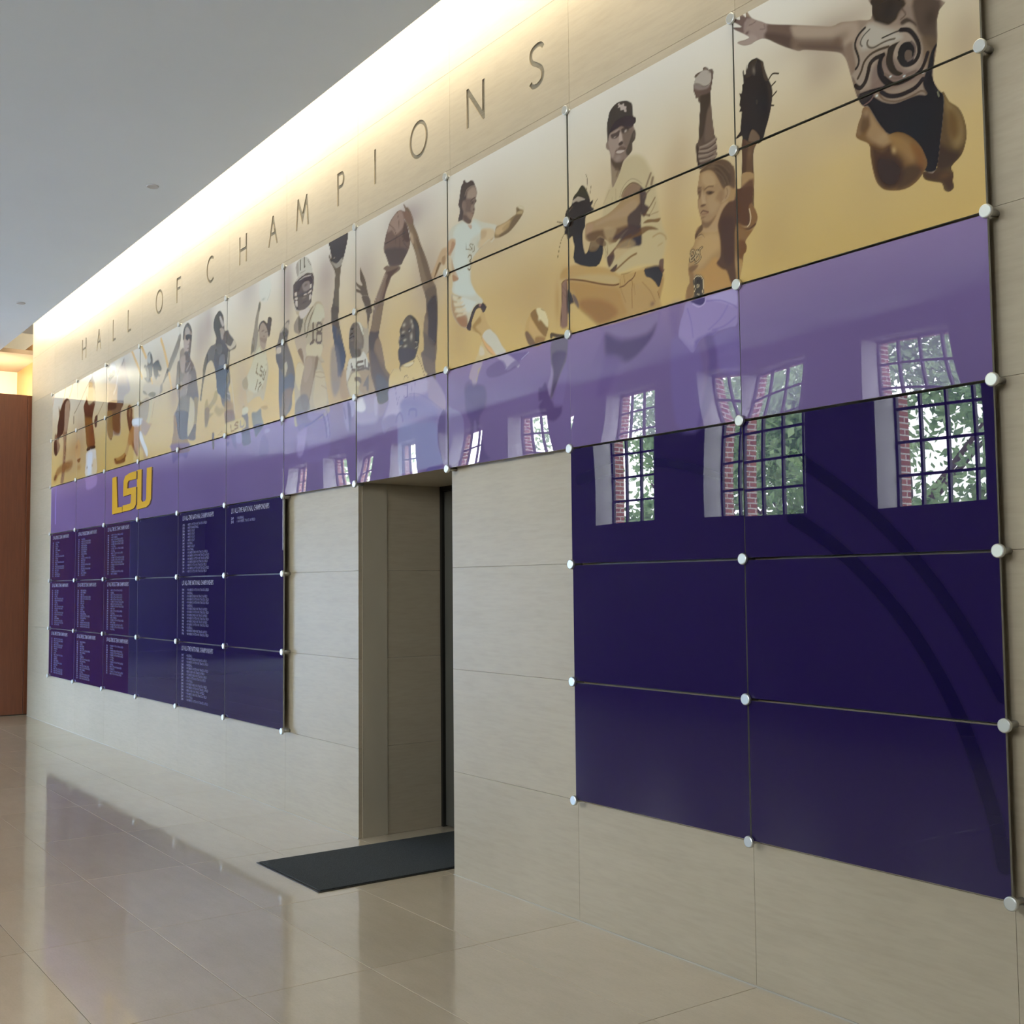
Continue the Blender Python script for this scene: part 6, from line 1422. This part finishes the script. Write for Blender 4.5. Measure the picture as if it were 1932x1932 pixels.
def ink(c, x):
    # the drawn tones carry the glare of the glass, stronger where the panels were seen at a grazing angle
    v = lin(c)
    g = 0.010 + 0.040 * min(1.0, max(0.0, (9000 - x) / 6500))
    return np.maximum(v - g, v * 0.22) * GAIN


def spline(p, closed):
    n = len(p)
    if n < 3: return p
    out = []
    rng = range(n) if closed else range(n - 1)
    for i in rng:
        if closed: p0, p1, p2, p3 = p[i - 1], p[i], p[(i + 1) % n], p[(i + 2) % n]
        else: p0, p1, p2, p3 = p[max(0, i - 1)], p[i], p[i + 1], p[min(n - 1, i + 2)]
        for t in (0.0, 0.34, 0.67):
            out.append(0.5 * (2 * p1 + (p2 - p0) * t + (2 * p0 - 5 * p1 + 4 * p2 - p3) * t * t + (3 * p1 - p0 - 3 * p2 + p3) * t ** 3))
    if not closed: out.append(p[-1])
    return np.array(out)


def seg_dist(X, Z, pts, closed):
    d2 = np.full(X.shape, 1e18)
    inside = np.zeros(X.shape, bool)
    n = len(pts)
    for i in range(n if closed else n - 1):
        x0, z0 = pts[i]
        x1, z1 = pts[(i + 1) % n]
        dx, dz = x1 - x0, z1 - z0
        L = dx * dx + dz * dz + 1e-9
        t = np.clip(((X - x0) * dx + (Z - z0) * dz) / L, 0, 1)
        d2 = np.minimum(d2, (X - x0 - t * dx) ** 2 + (Z - z0 - t * dz) ** 2)
        if closed and z0 != z1:
            cr = ((z0 > Z) != (z1 > Z)) & (X < dx * (Z - z0) / dz + x0)
            inside ^= cr
    d = np.sqrt(d2)
    return np.where(inside, -d, d) if closed else d


def prep(op):
    k = op[0]
    p = np.array(op[2], float).reshape(-1, 2)
    if k == 'E':
        rx, rz = max(op[3][0], 1), max(op[3][1], 1)
        return dict(k=k, f=op[1], p=p, rx=rx, rz=rz, ang=math.radians(op[4]), c=ink(op[5], p[0, 0]), a=op[6], u=op[7], box=(p[0, 0] - 2 * rx, p[0, 0] + 2 * rx, p[0, 1] - 2 * rz, p[0, 1] + 2 * rz))
    if k == 'S':
        q = spline(p, False) if op[7] else p
        m = op[3] / 2 + op[4] * 1.5
        return dict(k=k, f=op[1], p=q, w=op[3] / 2, s=max(op[4], .5), c=ink(op[5], p[0, 0]), a=op[6], u=op[8], box=(q[:, 0].min() - m, q[:, 0].max() + m, q[:, 1].min() - m, q[:, 1].max() + m))
    q = spline(p, True) if op[6] else p
    m = op[3] * 1.5 + 1
    return dict(k=k, f=op[1], p=q, s=max(op[3], .5), c=ink(op[4], p[0, 0]), a=op[5], u=op[7], box=(q[:, 0].min() - m, q[:, 0].max() + m, q[:, 1].min() - m, q[:, 1].max() + m))


OPS = [prep(o) for o in ART]
BG_ROWS = [(0.0, (206, 203, 194)), (0.45, (198, 188, 166)), (0.95, (190, 171, 134)), (1.4, (188, 162, 108)), (2.0, (186, 156, 92))]
LAV_ROWS = [(2.0, (126, 106, 146)), (2.35, (108, 90, 134)), (3.0, (102, 86, 128))]


def paint(x0, x1, z0, z1, nx, nz, row):
    """ink colours and figure ids on a grid of wall points (millimetres)"""
    xs = np.linspace(x0, x1, nx + 1)
    zs = np.linspace(z1, z0, nz + 1)
    X, Z = np.meshgrid(xs, zs)
    r = (TOP_Z * 1000 - Z) / (PH * 1000)
    tab = BG_ROWS if row < 2 else LAV_ROWS
    C = np.stack([np.interp(r, [t[0] for t in tab], [lin(t[1])[k] * GAIN for t in tab]) for k in range(3)], -1)
    if row >= 3:
        C[:] = INDIGO
    else:
        soft = np.sin(X * 0.0031 + 1.3) * np.sin(Z * 0.0045 + X * 0.0013) * 0.035 + np.sin(X * 0.0009 + Z * 0.002) * 0.025
        C *= (1 + soft)[..., None]
    ID = np.zeros(X.shape, int)
    clip = None
    for o in OPS:
        b = o['box']
        if o['k'] == 'B': clip = None
        if b[1] < x0 or b[0] > x1 or b[3] < z0 or b[2] > z1: continue
        i0, i1 = max(0, np.searchsorted(xs, b[0]) - 1), min(nx + 1, np.searchsorted(xs, b[1]) + 1)
        j0, j1 = max(0, np.searchsorted(-zs, -b[3]) - 1), min(nz + 1, np.searchsorted(-zs, -b[2]) + 1)
        if i1 <= i0 or j1 <= j0: continue
        sl = (slice(j0, j1), slice(i0, i1))
        if o['k'] == 'E':
            dx, dz = X[sl] - o['p'][0, 0], Z[sl] - o['p'][0, 1]
            ca, sa = math.cos(o['ang']), math.sin(o['ang'])
            q = ((dx * ca + dz * sa) / o['rx']) ** 2 + ((-dx * sa + dz * ca) / o['rz']) ** 2
            A = np.exp(-q * 1.1) * o['a']
            A[q > 4] = 0
        elif o['k'] == 'S':
            d = seg_dist(X[sl], Z[sl], o['p'], False) - o['w']
            A = np.clip(0.5 - d / (2 * o['s']), 0, 1)
            A = A * A * (3 - 2 * A) * o['a']
        else:
            d = seg_dist(X[sl], Z[sl], o['p'], True)
            A = np.clip(0.5 - d / (2 * o['s']), 0, 1)
            A = A * A * (3 - 2 * A)
            if o['k'] == 'B':
                clip = np.zeros(X.shape)
                clip[sl] = A
                ID[sl] = np.where(A * o['a'] > 0.35, o['f'], ID[sl])
            A = A * o['a']
        if o['k'] != 'B' and not o['u']:
            if clip is None: continue
            A = A * clip[sl]
        C[sl] = C[sl] * (1 - A[..., None]) + o['c'] * A[..., None]
    return X, Z, np.clip(C, 0.002, 0.92), ID


INDIGO = np.array((0.0135, 0.0070, 0.056))


def grid_mesh(name, X, Y, Z, C, keep):
    """mesh of the kept quads of a point grid, colours stored as 'ink'"""
    nz, nx = X.shape[0] - 1, X.shape[1] - 1
    idx = np.arange((nz + 1) * (nx + 1)).reshape(nz + 1, nx + 1)
    quads = np.stack([idx[1:, :-1], idx[1:, 1:], idx[:-1, 1:], idx[:-1, :-1]], -1)[keep]
    used, inv = np.unique(quads.ravel(), return_inverse=True)
    co = np.stack([X.ravel(), Y.ravel(), Z.ravel()], -1)[used]
    me = bpy.data.meshes.new(name)
    me.vertices.add(len(used))
    me.vertices.foreach_set('co', co.ravel())
    nq = len(quads)
    me.loops.add(nq * 4)
    me.polygons.add(nq)
    me.loops.foreach_set('vertex_index', inv.astype(np.int32).ravel())
    me.polygons.foreach_set('loop_start', np.arange(0, nq * 4, 4, dtype=np.int32))
    me.polygons.foreach_set('use_smooth', np.ones(nq, bool))
    me.update(calc_edges=True)
    at = me.color_attributes.new('ink', 'FLOAT_COLOR', 'POINT')
    rgba = np.ones((len(used), 4), np.float32)
    rgba[:, :3] = C.reshape(-1, 3)[used]
    at.data.foreach_set('color', rgba.ravel())
    me.materials.append(M['print'])
    return me


def pieces(keep):
    """connected patches of a quad mask: the large ones apart, small scraps stay with the largest"""
    lab = np.where(keep, np.arange(1, keep.size + 1).reshape(keep.shape), 0)
    while True:
        n = lab.copy()
        for ax in (0, 1):
            for sh in (1, -1):
                m = np.roll(lab, sh, ax)
                if ax == 0: m[0 if sh == 1 else -1, :] = 0
                else: m[:, 0 if sh == 1 else -1] = 0
                n = np.where(keep, np.maximum(n, m), 0)
        n = np.where(keep, np.maximum(n, n.ravel()[np.maximum(n, 1) - 1]), 0)
        if (n == lab).all(): break
        lab = n
    ids, cnt = np.unique(lab[keep], return_counts=True)
    order = ids[np.argsort(-cnt)]
    big = [i for i in order if (lab == i).sum() > 0.012 * keep.size] or [order[0]]
    out = [lab == i for i in big]
    for i in order:
        if i not in big: out[0] |= lab == i
    return out


# which panels exist: (column, row)
CELLS = [(c, r) for r in range(3) for c in range(11)] + [(c, r) for r in range(3, 6) for c in range(6)] + [(c, r) for r in range(3, 6) for c in (9, 10)]
# glass never hangs dead flat: a small lean about the vertical, about the horizontal (degrees) and a bow (metres)
LEAN = {(9, 3): (0.72, 0.0, 0.0012), (10, 3): (0.0, 0.0, -0.0006), (10, 2): (0.25, 0.0, 0.0050), (9, 2): (0.5, 0.1, 0.0045), (8, 2): (0.3, 0.0, 0.0040), (7, 2): (-0.3, 0.1, 0.0030), (6, 2): (0.1, 0, 0.002), (10, 4): (0.1, 0, 0.001), (9, 4): (0.3, 0.05, 0.001), (10, 5): (0, 0, 0.001), (9, 5): (0.2, 0, 0.001)}
for c in range(11):
    for r in (0, 1):
        LEAN[(c, r)] = (0.22 * math.sin(c * 2.1 + r), 0.12 * math.cos(c * 1.7 + r * 2), 0.0016 * math.sin(c * 1.3 + r * 0.7))
for c in range(6): LEAN[(c, 2)] = (0.12 * math.sin(c * 1.9), 0.1 * math.cos(c * 2.3), 0.0)
COLW = ['first', 'second', 'third', 'fourth', 'fifth', 'sixth', 'seventh', 'eighth', 'ninth', 'tenth', 'eleventh']
ROWP = ['top mural row, glass panel printed with athletes, %s from the left end', 'gold lower mural row, glass panel with athletes, %s from the left end', 'lavender glass panel below the mural, %s from the left end']
DEPTH = ['topmost', 'middle', 'bottom']
panels = {}
PIXW = {0: 48, 1: 55, 2: 66, 3: 76, 4: 90, 5: 111, 6: 135, 7: 173, 8: 230, 9: 322, 10: 480}
PIXH = {0: 92, 1: 101, 2: 110, 3: 120, 4: 132, 5: 147, 6: 163, 7: 186, 8: 215, 9: 258, 10: 322}


def panel_label(c, r):
    if r < 3: return ROWP[r] % COLW[c]
    if c >= 9: return 'plain dark indigo glass panel right of the doorway, %s column, %s of three' % ('nearer' if c == 9 else 'rightmost', DEPTH[r - 3])
    if c < 3: return 'indigo glass panel listing SEC team championships, %s column from left, %s of three' % (COLW[c], DEPTH[r - 3])
    if c == 4: return 'indigo glass panel with a long national championships list, %s of three' % DEPTH[r - 3]
    if c == 5 and r == 3: return 'indigo glass panel with only two lines of national championships'
    return 'blank indigo glass panel %s, %s of three' % ('between the championship lists' if c == 3 else 'just left of the doorway', DEPTH[r - 3])


for (c, r) in CELLS:
    x0, x1 = c * PW + GAP, (c + 1) * PW - GAP
    z1, z0 = TOP_Z - r * PH - GAP, TOP_Z - (r + 1) * PH + GAP
    xc, zc = (x0 + x1) / 2, (z0 + z1) / 2
    lean, tip, bow = LEAN.get((c, r), (0, 0, 0))
    hw, hh = (x1 - x0) / 2, (z1 - z0) / 2
    bm = bmesh.new()
    bm_box(bm, -hw, hw, 0.0006 if bow >= 0 else 0.002 - bow, 0.012, -hh, hh)
    body = mesh_of('glass_panel', bm)
    root = link('glass_panel', body, M['panel_edge'])
    root.location = (xc, PANEL_Y, zc)
    root.rotation_euler = (math.radians(tip), 0, math.radians(lean))
    tag(root, panel_label(c, r), 'glass panel', 'mural panels' if r < 2 else 'lavender panels' if r == 2 else 'indigo panels')
    panels[(c, r)] = root
    if r < 3 or c >= 9:
        f = 1.55 if r < 3 else 3.5
        nx, nz = max(30, int(PIXW[c] / f)), max(40, int(PIXH[c] / f))
        if c < 6: nx = int(nx * 1.5)
    else:
        nx, nz = 16, 10
    X, Z, C, ID = paint(x0 * 1000, x1 * 1000, z0 * 1000, z1 * 1000, nx, nz, r)
    lx, lz = X / 1000 - xc, Z / 1000 - zc
    Y = -bow * (1 - (lx / hw) ** 2) * (1 - 0.6 * (lz / hh) ** 2) + (0 if bow >= 0 else 0.001)
    if r < 3:
        q = np.stack([ID[:-1, :-1], ID[:-1, 1:], ID[1:, :-1], ID[1:, 1:]], -1)
        QID = np.where((q[..., 0] == q[..., 3]) | (q[..., 0] == q[..., 1]), q[..., 0], q[..., 2])
    else:
        QID = np.zeros((nz, nx), int)
    for fid in np.unique(QID):
        nm = ('printed_background' if r < 3 else 'printed_face') if fid == 0 else 'printed_' + FIGURES[fid][0]
        for keep in (pieces(QID == fid) if r < 3 else [QID == fid]):
            o = link(nm, grid_mesh(nm, lx, Y, lz, C, keep), None, root)
            if fid: o['label'] = FIGURES[fid][1]

# stand-off bolts at the panel corners
cap_me = mesh_of('bolt_cap', lathe([(0.021, 0.0), (0.0245, 0.0022), (0.0250, 0.006), (0.0250, 0.0135)], 28))
cap_me.materials.append(M['steel'])
bar_me = mesh_of('bolt_barrel', lathe([(0.0125, 0.0136), (0.0125, WALL_Y - 0.0005)], 16), True)
bar_me.materials.append(M['steel_dark'])
bpy.context.view_layer.update()
BOLTS = [(c, r) for c in range(12) for r in range(4)] + [(c, r) for c in range(7) for r in (4, 5, 6)] + [(c, r) for c in (9, 10, 11) for r in (4, 5, 6)]
for (c, r) in BOLTS:
    own = next(panels[k] for k in ((c, r), (c - 1, r), (c, r - 1), (c - 1, r - 1)) if k in panels)
    inv = own.matrix_world.inverted()
    o = link('standoff_bolt', cap_me, None, own)
    o.matrix_basis = inv @ Matrix.Translation((c * PW, 0.0, TOP_Z - r * PH))
    b = link('bolt_barrel', bar_me, None, o)
    if r == 0 and c == 0: o['label'] = 'round satin steel bolt head'

# championship lists
F = bpy.data.curves


def text_mesh(name, rows):
    """rows: (text, x, z, size, squeeze); lettering as one flat mesh in the panel's own x-z plane"""
    verts, faces, off = [], [], 0
    for body, x, z, size, sq in rows:
        cu = F.new('lettering', 'FONT')
        cu.body = body
        cu.size = size
        cu.resolution_u = 1
        cu.offset = size * 0.012
        o = bpy.data.objects.new('lettering', cu)
        col.objects.link(o)
        me = bpy.data.meshes.new_from_object(o.evaluated_get(bpy.context.evaluated_depsgraph_get()))
        n = len(me.vertices)
        co = np.empty(n * 3)
        me.vertices.foreach_get('co', co)
        co = co.reshape(-1, 3)
        verts += [(x + p[0] * sq, 0.0, z + p[1]) for p in co]
        faces += [tuple(i + off for i in p.vertices) for p in me.polygons]
        off += n
        bpy.data.objects.remove(o)
        F.remove(cu)
        bpy.data.meshes.remove(me)
    me = bpy.data.meshes.new(name)
    me.from_pydata(verts, [], faces)
    return me


WI, WO, MI, MO = "WOMEN'S INDOOR TRACK & FIELD", "WOMEN'S OUTDOOR TRACK & FIELD", "MEN'S INDOOR TRACK & FIELD", "MEN'S OUTDOOR TRACK & FIELD"
NATIONAL = {
    (4, 3): [(1933, MO), (1935, "MEN'S BASKETBALL"), (1936, "MEN'S GOLF"), (1940, "MEN'S GOLF"), (1942, "MEN'S GOLF"), (1947, "MEN'S GOLF"), (1949, 'BOXING'), (1955, "MEN'S GOLF"), (1958, 'FOOTBALL'), (1987, WI), (1987, WO), (1988, WO), (1989, WI), (1989, MO), (1989, WO), (1990, MO)],
    (4, 4): [(1990, WO), (1991, 'BASEBALL'), (1991, WI), (1991, WO), (1992, WO), (1993, 'BASEBALL'), (1993, WI), (1993, WO), (1994, WI), (1994, WO), (1995, WI), (1995, WO), (1996, 'BASEBALL'), (1996, WI), (1996, WO)],
    (4, 5): [(1997, 'BASEBALL'), (1997, WI), (1997, WO), (2000, 'BASEBALL'), (2000, WO), (2001, MI), (2002, WI), (2002, MO), (2003, 'FOOTBALL'), (2003, WI), (2003, WO), (2004, MI), (2004, WI), (2007, 'FOOTBALL'), (2008, WO)],
    (5, 3): [(2009, 'BASEBALL'), (2012, "WOMEN'S TRACK & FIELD")]}
SHORT = ['FOOTBALL', 'BASEBALL', "MEN'S GOLF", 'BOXING', "MEN'S BASKETBALL", "MEN'S TENNIS", 'GYMNASTICS', 'SOFTBALL', 'VOLLEYBALL', "MEN'S SWIMMING"]
rnd = random.Random(5)
year = 1909
TEAM = {}
for c in range(3):
    for r in range(3, 6):
        n = 13 if (c, r) == (2, 5) else 18
        rows = []
        for k in range(n):
            year = min(2012, year + rnd.choice((0, 0, 1, 1, 1)))
            rows.append((year, rnd.choice(SHORT) if rnd.random() < (0.72 if year < 1975 else 0.45) else rnd.choice((MO, MI) if year < 1982 else (MO, WO, WI, WO))))
        TEAM[(c, r)] = rows
for cell, rows in list(NATIONAL.items()) + list(TEAM.items()):
    nat = cell in NATIONAL
    root = panels[cell]
    n = 15.5 if nat else 18
    x = -0.47
    title = 'LSU ALL-TIME NATIONAL CHAMPIONSHIPS' if nat else 'LSU ALL-TIME SEC TEAM CHAMPIONSHIPS'
    o = link('list_title', text_mesh('list_title', [(title, x, 0.222, 0.062, 0.66)]), M['white_ink'], root)
    o.location.y = -0.0012
    z = 0.168
    step = 0.445 / n
    o = link('list_years', text_mesh('list_years', [(str(y), x, z - k * step, step * 1.12, 0.9) for k, (y, s) in enumerate(rows)]), M['white_ink'], root)
    o.location.y = -0.0012
    o = link('list_sports', text_mesh('list_sports', [('\u2022 ' + s, x + 0.125, z - k * step, step * 1.12, 0.98) for k, (y, s) in enumerate(rows)]), M['dim_ink'], root)
    o.location.y = -0.0012

# gold letters on the lavender row
for ch, loop in LOGO:
    cell = (3, 2) if ch == 'U' else (2, 2)
    root = panels[cell]
    lp = [(x / 1000 - root.location.x, z / 1000 - root.location.z) for x, z in loop]
    sh = [(x + 0.040, z - 0.006) for x, z in lp]
    o = link('letter_shadow', filled('letter_shadow', [sh], 0.0002), M['gold_edge'], root)
    o.location.y = -0.0010
    o['label'] = 'dark drop edge of the gold letter ' + ch
    o = link('gold_letter', filled('gold_letter', [lp], 0.0002), M['gold_ink'], root)
    o.location.y = -0.0018
    o['label'] = 'gold block letter ' + ch

# sprinkler caps in the ceiling
for k, (x, y) in enumerate(SPRINKLERS):
    bm = lathe([(0.045, -0.004), (0.048, 0.0), (0.048, 0.004)], 24)
    bmesh.ops.rotate(bm, verts=bm.verts, matrix=Matrix.Rotation(math.radians(90), 3, 'X'))
    o = link('sprinkler_cap', mesh_of('sprinkler_cap', bm), M['cap'])
    o.location = (x, y, CEIL_Z - 0.0045)
    tag(o, 'small round cap in the ceiling %s' % ('nearer the viewpoint, above the middle of the wall' if k == 0 else 'far away near the end of the hall'), 'sprinkler cap', 'sprinkler caps')

# ------------------------------------------------------------------ outside the windows
M['lawn'] = plain('pale_paving', (0.44, 0.44, 0.43), 0.95, noise=0.06, scale=3.0)  # unseen ground, made pale to bounce sky light into the hall
M['bark'] = plain('bark', (0.10, 0.08, 0.06), 0.95, noise=0.3, scale=12.0)
M['pink'] = plain('pink_blossom', (0.75, 0.12, 0.30), 0.8)
gr = box('paving_ground', -60, 40, -45, FAR_Y - 0.67, -0.3, -0.2, M['lawn'])
tag(gr, 'pale paving outside the window wall', kind='structure')


def leaf_material():
    N = Nodes('leaves')
    oi = N.noise(N.coords(), 2.6, 3.0)
    c = N.ramp(oi, [(0.3, (0.14, 0.24, 0.12)), (0.7, (0.36, 0.50, 0.26))])
    N.l(c, N.b.inputs['Base Color'])
    N.set(Roughness=0.55)
    tr = N.n('ShaderNodeBsdfTranslucent')
    N.l(c, tr.inputs['Color'])
    mx = N.n('ShaderNodeMixShader')
    mx.inputs[0].default_value = 0.45
    out = N.t.nodes['Material Output']
    N.l(N.b.outputs[0], mx.inputs[1])
    N.l(tr.outputs[0], mx.inputs[2])
    N.l(mx.outputs[0], out.inputs['Surface'])
    return N.m


M['leaf'] = leaf_material()


def crown_mesh(seed, n, rx, rz):
    rg = np.random.default_rng(seed)
    blobs = rg.normal(0, 0.5, (14, 3)) * (rx, rx, rz)
    ctr = blobs[rg.integers(0, 14, n)] + rg.normal(0, 0.30, (n, 3)) * (rx, rx, rz) * 0.8
    a = rg.normal(0, 1, (n, 3)); a /= np.linalg.norm(a, axis=1)[:, None]
    b = np.cross(a, rg.normal(0, 1, (n, 3))); b /= np.linalg.norm(b, axis=1)[:, None]
    s = rg.uniform(0.07, 0.15, (n, 1))
    V = np.stack([ctr - a * s, ctr + b * s * .5, ctr + a * s, ctr - b * s * .5], 1).reshape(-1, 3)
    me = bpy.data.meshes.new('leaf_crown')
    me.from_pydata(V.tolist(), [], np.arange(n * 4).reshape(-1, 4).tolist())
    me.materials.append(M['leaf'])
    return me


def trunk_mesh(h, r, seed):
    rg = random.Random(seed)
    bm = bmesh.new()
    segs = [((0, 0, -0.2), (0.05, 0, h), r, r * .6)]
    for k in range(6):
        a = k * 1.05 + rg.random()
        segs.append(((0.03, 0, h * .7), (math.cos(a) * h * .5, math.sin(a) * h * .5, h * (1.2 + .3 * rg.random())), r * .5, r * .15))
    for p, q, r0, r1 in segs:
        p, q = Vector(p), Vector(q)
        ax = (q - p).normalized()
        s = ax.orthogonal().normalized()
        t = ax.cross(s)
        A = [bm.verts.new(p + (s * math.cos(i * math.pi / 4) + t * math.sin(i * math.pi / 4)) * r0) for i in range(8)]
        B = [bm.verts.new(q + (s * math.cos(i * math.pi / 4) + t * math.sin(i * math.pi / 4)) * r1) for i in range(8)]
        for i in range(8): bm.faces.new((A[i], A[(i + 1) % 8], B[(i + 1) % 8], B[i]))
    me = mesh_of('trunk', bm)
    me.materials.append(M['bark'])
    return me


crowns = [crown_mesh(1, 4200, 2.3, 2.1), crown_mesh(2, 4200, 2.5, 1.9)]
trunks = [trunk_mesh(2.6, 0.16, 3), trunk_mesh(2.9, 0.18, 4)]
bush_me = [crown_mesh(5, 1300, 1.3, 1.0), crown_mesh(6, 1300, 1.4, 1.0)]
TREES = [(5.0, -17.0, 1.0), (-2.5, -18.0, 1.05), (3.5, -26.0, 1.7), (-6.5, -27.0, 1.8), (-14.0, -27.0, 1.5), (-42.0, -25.0, 1.8), (-54.0, -26.0, 1.9)]
for k, (x, y, sc) in enumerate(TREES):
    t = tag(link('shade_tree', None), 'leafy green tree mirrored through the windows, %s from the right outside' % COLW[k], 'tree', 'trees outside the windows')
    t.location = (x, y, -0.2)
    t.rotation_euler.z = k * 1.3
    t.scale = (sc,) * 3
    link('trunk', trunks[k % 2], None, t)
    cr = link('leaf_crown', crowns[k % 2], None, t)
    cr.location.z = 5.0
for k in range(3):
    t = tag(link('shrub', None), 'rounded green shrub mirrored through the windows, %s from the right outside' % COLW[k], 'shrub', 'shrubs outside the windows')
    t.location = (6.2 - 4.2 * k, -13.0 - 0.5 * math.sin(k * 1.7), -0.2)
    t.rotation_euler.z = k * 0.9
    cr = link('foliage', bush_me[k % 2], None, t)
    cr.location.z = 2.9 + 0.3 * math.sin(k)
    st = link('stem', trunks[0], None, t)
    st.scale = (.5, .5, .8)
